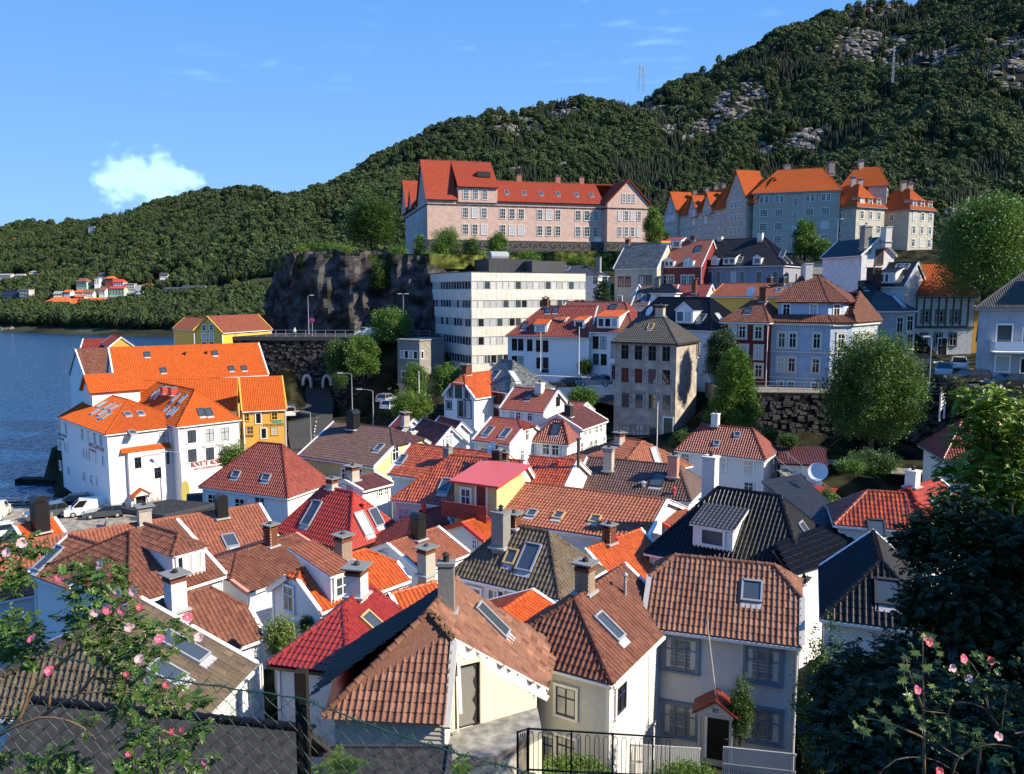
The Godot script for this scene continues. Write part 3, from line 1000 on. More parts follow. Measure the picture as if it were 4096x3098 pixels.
# a car from a side outline,narrowed towards the roof; kinds: hatch,wagon,suv,van
func car(label: String,at: Vector3,yaw: float,kind: String,paint: String,group:="") -> Node3D:
	var o:=thing("parked_car" if kind != "van" else "parked_van",label,"car" if kind != "van" else "van",at,yaw,group)
	var dims: Array={"hatch": [4.1,1.48,1.74,0.62],"wagon": [4.65,1.45,1.8,0.60],"suv": [4.6,1.66,1.88,0.68],"van": [4.95,1.95,1.9,0.66],"small_van": [4.4,1.8,1.8,0.62]}[kind]
	var l: float=dims[0]
	var ht: float=dims[1]
	var w: float=dims[2]
	var belt:=ht*(0.62 if kind != "van" else 0.58)
	var lo:=0.2
	# outline of the body up to the belt line,front at +x
	var nose:=ht*(0.50 if kind != "van" else 0.48)
	var body:=[[-l/2,lo+0.12],[-l/2 - 0.02,ht*0.42],[-l/2+0.04,belt],[l*0.17,belt],[l*0.30,belt - 0.03],[l/2 - 0.18,nose+0.05],[l/2 - 0.02,ht*0.40],[l/2,lo+0.15],[l/2 - 0.1,lo]]
	if kind in ["van","small_van"]:
		body[3]=[l*0.32,belt]; body[4]=[l*0.36,belt - 0.04]
	var b:=MB.new()
	var steps:=[[0.0,1.0],[0.06,0.93]]
	var hw:=w/2
	for s in [-1,1]:
		for i in range(1,body.size() - 1):
			var p0:=Vector3(body[0][0],body[0][1],s*hw)
			b.t(p0,Vector3(body[i][0],body[i][1],s*(hw if i < 8 else hw)),Vector3(body[i+1][0],body[i+1][1],s*hw))
	for i in body.size():
		var p: Array=body[i]
		var q2: Array=body[(i+1) % body.size()]
		b.q(Vector3(p[0],p[1],hw),Vector3(q2[0],q2[1],hw),Vector3(q2[0],q2[1],-hw),Vector3(p[0],p[1],-hw))
	for s in [-1,1]:
		b.at(Vector3(0,ht*0.36,s*(hw+0.012)),Vector3(l*0.94,0.10,0.03))
		for x in [-l*0.31,l*0.31]:
			var arch:=MB.new()
			for k in 8:
				var a0:=PI*k/8
				var a1:=PI*(k+1)/8
				b.q(Vector3(x+cos(a0)*0.40,0.32+sin(a0)*0.40,s*(hw+0.03)),Vector3(x+cos(a0)*0.34,0.32+sin(a0)*0.34,s*(hw+0.03)),Vector3(x+cos(a1)*0.34,0.32+sin(a1)*0.34,s*(hw+0.03)),Vector3(x+cos(a1)*0.40,0.32+sin(a1)*0.40,s*(hw+0.03)))
	part(o,"body",b,M[paint])
	# glasshouse
	var rear:=-l/2+(0.06 if kind in ["van","small_van"] else 0.10)
	var rr: float=rear+{"hatch": 0.42,"wagon": 0.35,"suv": 0.35,"van": 0.08,"small_van": 0.15}[kind]
	var wf: float=l*(0.19 if not kind in ["van","small_van"] else 0.33)
	var rfx: float=l*(0.01 if not kind in ["van","small_van"] else 0.17)
	var tw:=hw*0.80 if kind != "van" else hw*0.90
	var gl:=MB.new()
	var A:=[Vector3(rear,belt,0),Vector3(wf,belt,0),Vector3(rfx,ht - 0.05,0),Vector3(rr,ht - 0.04,0)]
	var gx: float=0.0
	for s in [-1,1]:
		var z0:=Vector3(0,0,s*hw*0.97)
		var z1:=Vector3(0,0,s*tw)
		gl.q(A[0]+z0,A[1]+z0,A[2]+z1,A[3]+z1)
	gl.q(A[1]+Vector3(0,0,hw*0.97),A[1] - Vector3(0,0,hw*0.97),A[2] - Vector3(0,0,tw),A[2]+Vector3(0,0,tw))
	gl.q(A[0] - Vector3(0,0,hw*0.97),A[0]+Vector3(0,0,hw*0.97),A[3]+Vector3(0,0,tw),A[3] - Vector3(0,0,tw))
	part(o,"window",gl,M["glass_dark"])
	var rf:=MB.new()
	rf.q(A[3]+Vector3(-0.03,0.03,tw),A[2]+Vector3(0.05,0.02,tw),A[2]+Vector3(0.05,0.02,-tw),A[3]+Vector3(-0.03,0.03,-tw))
	rf.at(Vector3((A[2].x+A[3].x)/2,ht - 0.03,0),Vector3(A[2].x - A[3].x+0.04,0.07,tw*1.96))
	var pil:=[0.0,0.45,1.0] if not kind in ["van","small_van"] else [0.0,0.7,1.0]
	for s in [-1,1]:
		for k in pil:
			rf.bar((A[0] as Vector3).lerp(A[1],k)+Vector3(0,0,s*hw*0.98),(A[3] as Vector3).lerp(A[2],k)+Vector3(0,0,s*tw*1.01),0.05,0.06)
		if kind in ["van","small_van"]:
			var zz: float=s*(hw*0.97+tw)/2*1.025
			rf.q((A[0] as Vector3)+Vector3(0,0,s*hw*0.985),(A[0] as Vector3).lerp(A[1],0.68)+Vector3(0,0,s*hw*0.985),(A[3] as Vector3).lerp(A[2],0.68)+Vector3(0,0,s*tw*1.015),A[3]+Vector3(0,0,s*tw*1.015))
	part(o,"roof",rf,M[paint])
	for x in [-l*0.31,l*0.31]:
		for s in [-1,1]:
			var wh:=MB.new()
			var ring:=[]
			wh.tube([Vector3(x,0.32,s*(hw - 0.16)),Vector3(x,0.32,s*(hw+0.02))],0.32,0.32,14)
			var wo:=part(o,"wheel",wh,M["rubber"])
			var rm:=MB.new()
			rm.tube([Vector3(x,0.32,s*(hw+0.0)),Vector3(x,0.32,s*(hw+0.035))],0.2,0.17,10)
			part(wo,"rim",rm,M["rim"])
	for s in [-1,1]:
		var hl:=MB.new()
		hl.at(Vector3(l/2 - 0.1,nose - 0.04,s*hw*0.76),Vector3(0.2,0.14,0.34))
		part(o,"headlight",hl,M["lamp_glass"])
		var tl:=MB.new()
		tl.at(Vector3(-l/2+0.03,belt - 0.14,s*hw*0.84),Vector3(0.12,0.2,0.2))
		part(o,"tail_light",tl,M["tail_red"])
		var mi:=MB.new()
		mi.at(Vector3(wf - 0.15,belt+0.08,s*(hw+0.1)),Vector3(0.12,0.13,0.2))
		part(o,"wing_mirror",mi,M[paint])
	var pl:=MB.new()
	pl.at(Vector3(-l/2 - 0.02,ht*0.47,0),Vector3(0.02,0.11,0.5))
	part(o,"number_plate",pl,M["trim"])
	return o
func lettering(parent: Node,text: String,x: Transform3D,size: float,mt: String,serif:=false) -> void:
	var tm:=TextMesh.new()
	tm.text=text
	var f:=SystemFont.new()
	f.font_names=PackedStringArray(["Droid Serif" if serif else "Droid Sans"])
	f.font_weight=700
	tm.font=f
	tm.font_size=32
	tm.pixel_size=size/32.0
	tm.depth=0.02
	tm.curve_step=4.0
	put(parent,"lettering",tm,M[mt],x)
# ------------------------------------------------------------------ ground
var ctrl:=PackedVector3Array()
func ctrl_add(x: float,f: float,y: float) -> void:
	ctrl.append(Vector3(x,y,-f))
func controls() -> void:
	ctrl_add(3.29,33.12,8.98); ctrl_add(9.54,35.1,8.78); ctrl_add(15.85,34.06,10.24); ctrl_add(13.67,46.46,8.64)
	ctrl_add(5.99,46.15,6.94); ctrl_add(0.85,42.33,8.64); ctrl_add(5.38,55.06,8.33); ctrl_add(10.55,64.4,8.44)
	ctrl_add(3.21,62.34,9.04); ctrl_add(-4.7,69.41,8.02); ctrl_add(-3.32,60.3,8.43); ctrl_add(-12.21,64.21,10.54)
	ctrl_add(-14.16,80.31,6.66); ctrl_add(-22.93,74.17,5.61); ctrl_add(-12.49,57.3,6.42); ctrl_add(-15.88,48.61,6.89)
	ctrl_add(-9.24,42.12,8.02); ctrl_add(-7.21,33.1,9.02); ctrl_add(-21.41,44.4,7.94); ctrl_add(-24.55,45.79,7.61)
	ctrl_add(-26.33,54.55,4.6); ctrl_add(-15.9,37.47,6.95); ctrl_add(-15.42,29.27,9.14); ctrl_add(-34.97,57.98,4.3)
	ctrl_add(-6.24,50.14,7.1); ctrl_add(-7.16,54.78,5.41); ctrl_add(-2.2,53.34,7.72); ctrl_add(-4.64,37.21,7.15)
	ctrl_add(0.01,37.1,7.75); ctrl_add(21.77,80.72,7.77); ctrl_add(9.24,70.16,8.53); ctrl_add(20.96,46.5,10.49)
	ctrl_add(26.57,52.78,8.64); ctrl_add(0.18,98.49,9.97); ctrl_add(-4.02,97.35,10.39); ctrl_add(2.6,88.42,10.95)
	ctrl_add(-0.18,80.42,9.37); ctrl_add(4.45,80.8,9.21); ctrl_add(6.42,86.39,9.68); ctrl_add(-7.82,83.31,9.17)
	ctrl_add(-6.78,88.64,9.43); ctrl_add(-11.52,87.89,9.29); ctrl_add(7.08,90.59,11.24); ctrl_add(17.93,100.57,11.55)
	ctrl_add(13.76,118.04,17.68); ctrl_add(6.52,119.92,17.18); ctrl_add(24.24,112.25,17.7); ctrl_add(31.2,104.43,17.36)
	ctrl_add(37.03,98.59,17.32); ctrl_add(38.02,128.43,22.4); ctrl_add(37.19,123.07,22.47); ctrl_add(28.67,174.63,25.98)
	ctrl_add(37.38,172.53,26.1); ctrl_add(49.48,168.7,26.07); ctrl_add(48.89,113.56,18.62); ctrl_add(-50.34,104.44,2.59)
	ctrl_add(-44.64,107.28,2.92); ctrl_add(-52.93,132.11,2.55); ctrl_add(-51.69,123.24,2.36); ctrl_add(-37.44,120.37,4.23)
	ctrl_add(-57.13,167.2,3.23); ctrl_add(10.15,54.54,8.22); ctrl_add(-16.45,25.84,9.16); ctrl_add(24.2,134.98,23.14)
	ctrl_add(21.95,132.56,21.46); ctrl_add(24.64,131.05,23.61); ctrl_add(30.21,134.62,22.87); ctrl_add(15.51,172.48,27.1)
	ctrl_add(56.35,118.27,24.47); ctrl_add(53.01,126.15,29.08); ctrl_add(-75.25,152.17,8.13); ctrl_add(-88.5,173.62,12.06)
	ctrl_add(-81.95,168.6,12.88); ctrl_add(-67.44,173.58,15.98); ctrl_add(-60.38,197.18,15.45); ctrl_add(-71.8,201.26,14.29)
	ctrl_add(-65.56,226.72,14.99); ctrl_add(-64.77,233.55,14.37); ctrl_add(-73.65,241.29,13.83); ctrl_add(-60,95,2.4)
	ctrl_add(-45,95,2.4); ctrl_add(-36,96,2.4); ctrl_add(-30,90,2.8); ctrl_add(-75,85,2.4)
	ctrl_add(-58,75,2.6); ctrl_add(-44,80,2.4); ctrl_add(-40,70,3.5); ctrl_add(-70,95,2.4)
	ctrl_add(-90,80,2.4); ctrl_add(-52,98,2.4); ctrl_add(-42,98,2.4); ctrl_add(-27,100,3.2)
	ctrl_add(-66,80,2.4); ctrl_add(-50,86,2.4); ctrl_add(-40,140,4); ctrl_add(-33,145,4.5)
	ctrl_add(-36,157,5); ctrl_add(-30,128,4.2); ctrl_add(-27,115,4.2); ctrl_add(-24,105,4.6)
	ctrl_add(-24,135,5); ctrl_add(-28,155,5.2); ctrl_add(-17,118,8.5); ctrl_add(-14,128,11)
	ctrl_add(-16,140,13.5); ctrl_add(-9,112,10); ctrl_add(-5,150,14); ctrl_add(10,150,15)
	ctrl_add(-20,160,18); ctrl_add(2,140,14.2); ctrl_add(5,128,15.8); ctrl_add(-45,168,20.5)
	ctrl_add(-25,165,20.5); ctrl_add(-55,165,4); ctrl_add(0,185,33); ctrl_add(20,190,34)
	ctrl_add(-20,195,37); ctrl_add(45,195,37); ctrl_add(70,200,37); ctrl_add(100,215,40)
	ctrl_add(120,220,42); ctrl_add(160,220,42); ctrl_add(20,210,38); ctrl_add(60,215,38)
	ctrl_add(51,95,19.5); ctrl_add(60,92,19.5); ctrl_add(57,103,19.5); ctrl_add(66,100,20)
	ctrl_add(60,115,19.5); ctrl_add(72,112,20); ctrl_add(27,91.4,10.5); ctrl_add(33,91,10.8)
	ctrl_add(39,90.4,11); ctrl_add(46,89.8,11.4); ctrl_add(27,95,16.5); ctrl_add(33,94.6,17)
	ctrl_add(39,94,17); ctrl_add(46,93.6,17); ctrl_add(30,97,17.4); ctrl_add(80,110,22)
	ctrl_add(90,130,26); ctrl_add(75,160,31); ctrl_add(110,160,33); ctrl_add(130,130,30)
	ctrl_add(37,86,11); ctrl_add(30,86,11); ctrl_add(45,85,11.5); ctrl_add(52,80,12)
	ctrl_add(38,75,9.5); ctrl_add(28,74,9); ctrl_add(20,70,8.2); ctrl_add(45,68,9.5)
	ctrl_add(60,70,12); ctrl_add(75,80,16); ctrl_add(0,0,27); ctrl_add(0,3,26.2)
	ctrl_add(0,8,21); ctrl_add(0,13,14); ctrl_add(0,18,10); ctrl_add(-8,3,26)
	ctrl_add(8,3,26); ctrl_add(-10,9,20); ctrl_add(-10,15,12); ctrl_add(-16,20,9)
	ctrl_add(12,8,22.5); ctrl_add(10,14,15.5); ctrl_add(14,18,12); ctrl_add(20,26,11)
	ctrl_add(24,34,10.5); ctrl_add(18,8,23); ctrl_add(24,16,18); ctrl_add(34,30,14)
	ctrl_add(30,50,10); ctrl_add(-20,9,21); ctrl_add(-24,18,10); ctrl_add(5,22,9)
	ctrl_add(-2,22,9.2); ctrl_add(-30,30,7); ctrl_add(-36,45,4.5); ctrl_add(-50,55,3)
	ctrl_add(-30,40,6); ctrl_add(7,29.5,8.9); ctrl_add(12,31,8.9); ctrl_add(9,27.5,9)
func in_water(x: float,z: float) -> bool:
	var f:=-z
	if f < 99.0: return x < -76.0
	var edge:=-56.0 - (f - 99.0)*0.62 if f < 130.0 else (-75.2+(f - 130.0)*0.45 if f < 170.0 else -57.0)
	return x < edge or f > 183.0 and x < -46.0
func ground(x: float,z: float) -> float:
	var s:=0.0
	var w:=0.0
	for c in ctrl:
		var dx:=c.x - x
		var dz:=c.z - z
		var k:=pow(dx*dx+dz*dz+0.5,-1.75)
		s += k*c.y
		w += k
	return s/w
func town_ground() -> void:
	var b:=MB.new()
	var nx:=96
	var nz:=92
	var x0:=-110.0
	var dx:=2.9
	var dz:=2.7
	var hs:=[]
	for j in nz+1:
		var row:=PackedFloat32Array()
		for i in nx+1:
			var x:=x0+i*dx
			var z:=4.0 - j*dz
			row.append(-4.0 if in_water(x,z) else ground(x,z))
		hs.append(row)
	for j in nz:
		for i in nx:
			var x:=x0+i*dx
			var z:=4.0 - j*dz
			b.q(Vector3(x,hs[j+1][i],z - dz),Vector3(x,hs[j][i],z),Vector3(x+dx,hs[j][i+1],z),Vector3(x+dx,hs[j+1][i+1],z - dz))
	struct("ground",b,M["soil"],true)
# strip of road,quay or path laid a little above the ground,along points [x,f,width]
func strip(called: String,pts: Array,mt: String,lift:=0.05) -> void:
	var b:=MB.new()
	var prev:=[]
	var cur:=Curve3D.new()
	for p in pts: cur.add_point(Vector3(p[0],p[2],-p[1]))
	var n:=int(cur.get_baked_length()/1.5)+1
	for i in n+1:
		var t:=cur.get_baked_length()*i/n
		var c:=cur.sample_baked(t)
		var d:=(cur.sample_baked(minf(t+0.3,cur.get_baked_length())) - cur.sample_baked(maxf(t - 0.3,0.0))).normalized()
		var x:=d.cross(Vector3.UP).normalized()
		var w:=c.y/2.0
		var row:=[]
		for k in 5:
			var p:=Vector3(c.x,0,c.z)+x*w*(k/2.0 - 1.0)
			row.append(p)
		var top:=-1e9
		for p in row: top=maxf(top,ground(p.x,p.z))
		for k in 5: row[k].y=lerpf(top,ground(row[k].x,row[k].z),0.2)+lift
		if prev.size():
			for k in 4: b.q(prev[k],prev[k+1],row[k+1],row[k])
		prev=row
	struct(called,b,M[mt],true)
# ------------------------------------------------------------------ hills and sky
const PR={"o":Color(0.55,0.12,0.02),"r":Color(0.5,0.05,0.03),"b":Color(0.2,0.08,0.05),"d":Color(0.04,0.045,0.055),"g":Color(0.25,0.25,0.24),"w":Color(0.6,0.6,0.58),"R":Color(0.35,0.04,0.03)}
const PW={"w":Color(0.72,0.72,0.7),"g":Color(0.4,0.41,0.4),"n":Color(0.35,0.5,0.36),"b":Color(0.42,0.5,0.6),"y":Color(0.6,0.55,0.4),"r":Color(0.3,0.05,0.04),"d":Color(0.06,0.1,0.17),"c":Color(0.6,0.57,0.48),"m":Color(0.12,0.02,0.03)}
var ridges:=[]
var spots:=[]
func ridge(pts: Array) -> void:
	for i in pts.size() - 1: ridges.append([pts[i],pts[i+1]])
# pts: x,f,height,reach of the slope
func hill_height(x: float,f: float) -> float:
	var best:=-6.0
	for r in ridges:
		var a: Array=r[0]
		var b: Array=r[1]
		var vx: float=b[0] - a[0]
		var vf: float=b[1] - a[1]
		var t:=clampf(((x - a[0])*vx+(f - a[1])*vf)/(vx*vx+vf*vf),0.0,1.0)
		var d:=Vector2(x - a[0] - vx*t,f - a[1] - vf*t).length()
		var reach: float=lerpf(a[3],b[3],t)
		var top: float=lerpf(a[2],b[2],t)
		if d < reach:
			var s:=1.0 - d/reach
			best=maxf(best,(top+6.0)*pow(s,1.08) - 6.0)
	return best
var hn:=FastNoiseLite.new()
func hill(x: float,f: float) -> float:
	var h:=hill_height(x,f)
	if h <= -5.9: return -6.0
	var k:=clampf((h+4.0)/90.0,0.0,1.0)
	return h - 26.0*k+hn.get_noise_2d(x,f)*40.0*k+hn.get_noise_2d(x*4.0+500.0,f*4.0)*14.0*k
func rockiness(x: float,f: float,h: float) -> float:
	return hn.get_noise_2d(x*2.3+900.0,f*2.3)*1.2+hn.get_noise_2d(x*9.0,f*9.0+300.0)*0.5+clampf((h - 230.0)/300.0,-0.35,0.25)
func ridge_defs() -> void:
	ridge([[-1900,2500,235,900],[-1590,2550,245,900],[-1350,2420,240,850],[-1000,2150,235,750],[-820,2000,268,620],[-610,1850,260,560],[-420,1700,262,520],[-330,1600,262,480]])
	ridge([[-235,1100,198,420],[-155,1100,228,520],[-100,1150,258,640],[-18,1200,303,720],[65,1260,333,780],[157,1290,342,800],[208,1330,362,850],[335,1450,435,950],[460,1500,500,1000],[565,1550,555,1050],[690,1600,585,1100],[780,1650,590,1100],[780,1500,575,1050],[830,1350,560,980],[1100,1300,600,980],[1600,1300,640,1000]])
	ridge([[190,640,110,300],[330,760,190,380],[450,850,262,420],[560,900,320,460],[800,960,400,520],[1200,1000,480,600]])
	ridge([[-520,1250,60,240],[-330,1180,110,260],[-235,1100,190,330]])
func hills() -> void:
	hn.frequency=0.0021
	hn.fractal_octaves=4
	hn.seed=12
	ridge_defs()
	var b:=MB.new()
	var rows:=[]
	var n:=190
	# finer rows near,coarser far away
	for j in n+1:
		var f:=250.0+2900.0*pow(float(j)/n,1.35)
		var row:=PackedVector3Array()
		for i in 200:
			var x:=f*(-0.78+1.72*i/199.0)*1.0
			row.append(Vector3(x,maxf(hill(x,f),-6.0),-f))
		rows.append(row)
	for j in n:
		for i in 199:
			var a: Vector3=rows[j][i]
			var c: Vector3=rows[j+1][i+1]
			if maxf(maxf(a.y,c.y),maxf(rows[j][i+1].y,rows[j+1][i].y)) <= -5.9: continue
			b.q(rows[j+1][i],rows[j][i],rows[j][i+1],rows[j+1][i+1])
	struct("mountain",b,M["hill"],true)
	# bare rock and the forest
	var g:=RandomNumberGenerator.new()
	g.seed=5
	var xs:=[[],[],[]]
	var cs:=[[],[],[]]
	var rx:=[]
	var rc:=[]
	var tries:=300000
	for k in tries:
		var f:=270.0+2500.0*pow(g.randf(),1.25)
		var x:=f*g.randf_range(-0.70,0.74)
		var h:=hill_height(x,f)
		if h < 3.0: continue
		h=hill(x,f)
		if h < 4.0: continue
		var hx:=hill(x,f - 12.0)
		if hx > h+3.0: continue
		var rk:=rockiness(x,f,h)
		if rk > 0.34 and g.randf() < 0.93:
			if g.randf() < 0.25:
				rx.append(Transform3D(Basis.from_euler(Vector3(g.randf_range(-0.4,0.6),g.randf()*TAU,g.randf_range(-0.4,0.4))).scaled(Vector3(g.randf_range(5,13),g.randf_range(2.5,6),g.randf_range(4,9))),Vector3(x,h - 0.5,-f)))
				var q:=g.randf_range(0.6,1.2)
				rc.append(Color(0.19*q,0.18*q,0.165*q))
			continue
		if h < 70.0 and f > 1100.0 and g.randf() < 0.45: continue
		var free:=true
		for s in spots:
			if absf(x - s[0]) < s[2] and f < s[1]+8.0 and f > s[1] - 34.0: free=false
		if not free: continue
		var s:=clampf(sqrt(f)/33.0,0.75,1.5)*g.randf_range(0.7,1.25)
		var conif:=hn.get_noise_2d(x*3.0 - 700.0,f*3.0)+g.randf_range(-0.3,0.3)+(0.12 if x > 0 else -0.1)
		var v:=2 if conif > 0.12 else k % 2
		var ht:=g.randf_range(9.0,14.0)*s
		var wd:=ht*(g.randf_range(0.30,0.42) if v == 2 else g.randf_range(0.62,0.85))
		xs[v].append(Transform3D(Basis(Vector3.UP,g.randf()*TAU).scaled(Vector3(wd,ht,wd)),Vector3(x,h - 0.6,-f)))
		var c:=g.randf_range(0.65,1.25)
		cs[v].append(Color(0.018*c,0.035*c,0.014*c) if v == 2 else Color(0.045*c*g.randf_range(0.8,1.25),0.078*c,0.018*c))
	many(self,"forest",blob_tree(0),M["leaf_far"],xs[0],cs[0])
	many(self,"forest",blob_tree(1),M["leaf_far"],xs[1],cs[1])
	many(self,"forest",spruce_mesh(),M["leaf_far"],xs[2],cs[2])
	if rx.size():
		var rm:=mat("rock_far",Color(1,1,1),0.95)
		rm.vertex_color_use_as_albedo=true
		many(self,"boulders",boulder_mesh(),rm,rx,rc)
func boulder_mesh() -> ArrayMesh:
	var b:=MB.new()
	var g:=RandomNumberGenerator.new()
	g.seed=3
	var r:=[]
	for j in 4:
		var ring:=[]
		for i in 6:
			var a:=TAU*(i+0.5*(j % 2))/6
			var rr: float=[0.62,0.7,0.5,0.12][j]*g.randf_range(0.75,1.2)
			ring.append(Vector3(cos(a)*rr,[-0.3,0.2,0.6,0.8][j]+g.randf_range(-0.1,0.1),sin(a)*rr))
		r.append(ring)
	for j in 3:
		for i in 6: b.q(r[j][(i+1) % 6],r[j][i],r[j+1][i],r[j+1][(i+1) % 6])
	return b.mesh()
# a unit-high broadleaf crown made of leafy facets,for the far slopes
func blob_tree(v: int) -> ArrayMesh:
	var b:=MB.new()
	var g:=RandomNumberGenerator.new()
	g.seed=40+v
	b.tube([Vector3(0,-0.02,0),Vector3(0,0.35,0)],0.04,0.03,4,false)
	for i in 150:
		var d:=Vector3(g.randfn(),g.randfn(),g.randfn()).normalized()
		var lump:=1.0+0.28*sin(d.x*5.0+v)*sin(d.z*4.0+d.y*5.0+v*2)
		var p:=Vector3(d.x*0.46,0.58+d.y*0.40,d.z*0.46)*Vector3(lump,1.0,lump)
		var n:=(d+Vector3(g.randfn(),g.randfn(),g.randfn())*0.45).normalized()
		var x:=n.cross(Vector3(0.2,0.9,0.3)).normalized()*g.randf_range(0.09,0.15)
		var y:=n.cross(x.normalized())*g.randf_range(0.08,0.13)
		b.t(p - x,p+x - y,p+y)
		b.t(p+x*0.4+y,p - x*0.8+y*0.8,p - y)
	return b.mesh()
func spruce_mesh() -> ArrayMesh:
	var b:=MB.new()
	var g:=RandomNumberGenerator.new()
	g.seed=9
	b.tube([Vector3(0,-0.02,0),Vector3(0,0.9,0)],0.03,0.01,4,false)
	for j in 9:
		var y:=0.12+j*0.1
		var r:=0.5*(1.0 - y)*1.05+0.03
		for i in 9:
			var a:=TAU*(i+0.5*(j % 2))/9+g.randf_range(-0.2,0.2)
			var d:=Vector3(cos(a),0,sin(a))
			var s:=d.cross(Vector3.UP)*r*0.36
			var rr:=r*g.randf_range(0.8,1.2)
			b.t(Vector3(0,y+0.11,0),d*rr+s+Vector3(0,y - 0.05,0),d*rr*1.1 - s+Vector3(0,y - 0.04,0))
	return b.mesh()
func sky_cover() -> Texture2D:
	var w:=4096
	var h:=2048
	var im:=Image.create(w,h,false,Image.FORMAT_RGBA8)
	im.fill(Color(1,1,1,0))
	var n:=FastNoiseLite.new()
	n.frequency=0.9; n.fractal_octaves=6; n.seed=4
	var wisp:=FastNoiseLite.new()
	wisp.frequency=0.6; wisp.fractal_octaves=5; wisp.seed=21
	# cumulus banks: azimuth,height of the base,half width,thickness (degrees)
	var banks:=[[-26.6,5.3,2.7,1.9],[-28.2,5.6,1.2,1.2],[-20.5,6.8,4.0,1.7],[-16.5,7.0,4.6,2.3],[-13.2,7.4,2.6,1.9]]
	for k in 16: banks.append([-180.0+k*22.0+11.0*sin(k*3.1),5.0+3.0*sin(k*1.7),5.0+2.0*cos(k),2.6] if absf(-180.0+k*22.0) > 50.0 else [200.0,5,1,1])
	for y in range(h/2 - 300,h/2 - 30):
		var el:=90.0 - 180.0*(y+0.5)/h
		for x in w:
			var az:=(x+0.5)/w*360.0 - 180.0
			var c:=0.0
			var shade:=1.0
			for b in banks:
				var dx: float=(az - b[0])/b[2]
				if absf(dx) > 1.4: continue
				var up: float=(el - b[1])/b[3]
				if up < -0.6 or up > 1.6: continue
				var dome:=sqrt(maxf(0.0,1.0 - dx*dx)) if absf(dx) < 1.0 else 0.0
				var q: float=(dome - absf(up - 0.35)*1.15)*1.3+n.get_noise_2d(az*0.6,el*0.9)*0.7+n.get_noise_2d(az*1.8,el*2.4)*0.25
				var k:=smoothstep(0.1,0.95,q)
				if k > c:
					c=k
					shade=0.9
			# thin high streaks
			if el > 11.0 and az > -180.0:
				var s:=wisp.get_noise_2d(az*0.16+7.0 - el*0.1,el*1.5)+0.35*wisp.get_noise_2d(az*0.6,el*4.0)
				var patch:=smoothstep(-0.15,0.25,wisp.get_noise_2d(az*0.09+40.0,el*0.16+3.0))*smoothstep(11.0,14.0,el)
				var here:=exp(-pow((az+25.0)/13.0,2) - pow((el - 17.5)/5.0,2))
				var cc:=smoothstep(0.12,0.75,s+here*0.28)*maxf(patch*0.35,here)*0.62
				c=maxf(c,cc*(1.0 if az < -5.0 or az > 40.0 else smoothstep(5.0,-5.0,az)*0.9+0.0))
			if c > 0.004: im.set_pixel(x,y,Color(0.62*shade,0.70*shade,0.80*shade,c*0.85))
	return ImageTexture.create_from_image(im)
func sheet(called: String,pts: Array,y: float,mt: String) -> void:
	var poly:=PackedVector2Array()
	for p in pts: poly.append(Vector2(p[0],p[1]))
	var idx:=Geometry2D.triangulate_polygon(poly)
	var b:=MB.new()
	for i in range(0,idx.size(),3):
		var v:=[]
		for k in 3: v.append(Vector3(poly[idx[i+k]].x,y,-poly[idx[i+k]].y))
		b.v.append_array(v)
	struct(called,b,M[mt])
func _ready() -> void:
	R.seed=2024
	# camera
	var cam:=Camera3D.new()
	cam.name="camera"
	cam.position=Vector3(0,EYE,0)
	cam.rotation_degrees=Vector3(-PITCH,0,0)
	cam.fov=50.96
	cam.near=0.1
	cam.far=8000.0
	add_child(cam)
	# sky,exposure,air
	var we:=WorldEnvironment.new()
	we.name="world"
	var env:=Environment.new()
	env.background_mode=Environment.BG_SKY
	var sm:=ProceduralSkyMaterial.new()
	sm.sky_top_color=Color(0.17,0.42,0.72)
	sm.sky_horizon_color=Color(0.50,0.66,0.79)
	sm.sky_curve=0.2
	sm.ground_bottom_color=Color(0.1,0.12,0.1)
	sm.ground_horizon_color=Color(0.3,0.36,0.4)
	sm.sky_cover=sky_cover()
	sm.sky_energy_multiplier=1.0
	var sky:=Sky.new()
	sky.sky_material=sm
	env.sky=sky
	env.tonemap_mode=Environment.TONE_MAPPER_LINEAR
	env.tonemap_exposure=1.9
	env.sdfgi_enabled=true
	env.ssao_enabled=true
	env.ssil_enabled=true
	we.environment=env
	add_child(we)
	# morning sun from the right
	var sun:=DirectionalLight3D.new()
	sun.name="sun"
	sun.light_energy=1.5
	sun.light_color=Color(1.0,0.94,0.84)
	sun.light_angular_distance=0.5
	sun.shadow_enabled=true
	var to:=Vector3(cos(deg_to_rad(35))*0.963,sin(deg_to_rad(35)),cos(deg_to_rad(35))*0.27)
	add_child(sun)
	sun.look_at_from_position(Vector3.ZERO,-to)
	materials()
	controls()
	town_ground()
	spots=[[-383,694,20],[-366,694,16],[-352,694,17],[-453,742,17],[-438,738,12],[-430,730,12],[-339,694,13],[-330,694,11],[-321,694,13],[-311,694,16],[-292,694,25],[-284,694,13],[-266,694,21],[-254,694,25],[-233,694,14],[-216,694,21],[-199,694,14],[-224,694,18],[-204,694,22],[-284,694,19],[-269,694,20],[-299,694,13],[-330,730,13],[-328,738,15],[-318,750,10],[-984,1596,25],[-954,1592,20],[-934,1604,18],[-899,1580,23],[-896,1624,10],[-859,1592,14],[-441,826,10],[-435,814,12],[-390,746,13],[-831,1600,17],[-419,826,14],[-396,826,14],[-382,766,10],[-367,750,11],[-377,746,9],[-355,742,12],[-351,730,15],[-404,730,11],[-395,730,10],[-383,726,11],[-376,714,11],[-371,718,12],[-362,726,10],[-449,814,11],[-344,738,12],[-329,726,10],[-893,1756,17],[-1296,2180,39]]
	sheet("water",[[-3000,60],[-70,60],[-40,120],[-30,185],[400,260],[400,3200],[-3000,3200]],0.0,"water")
	hills()
	houses()
	places()
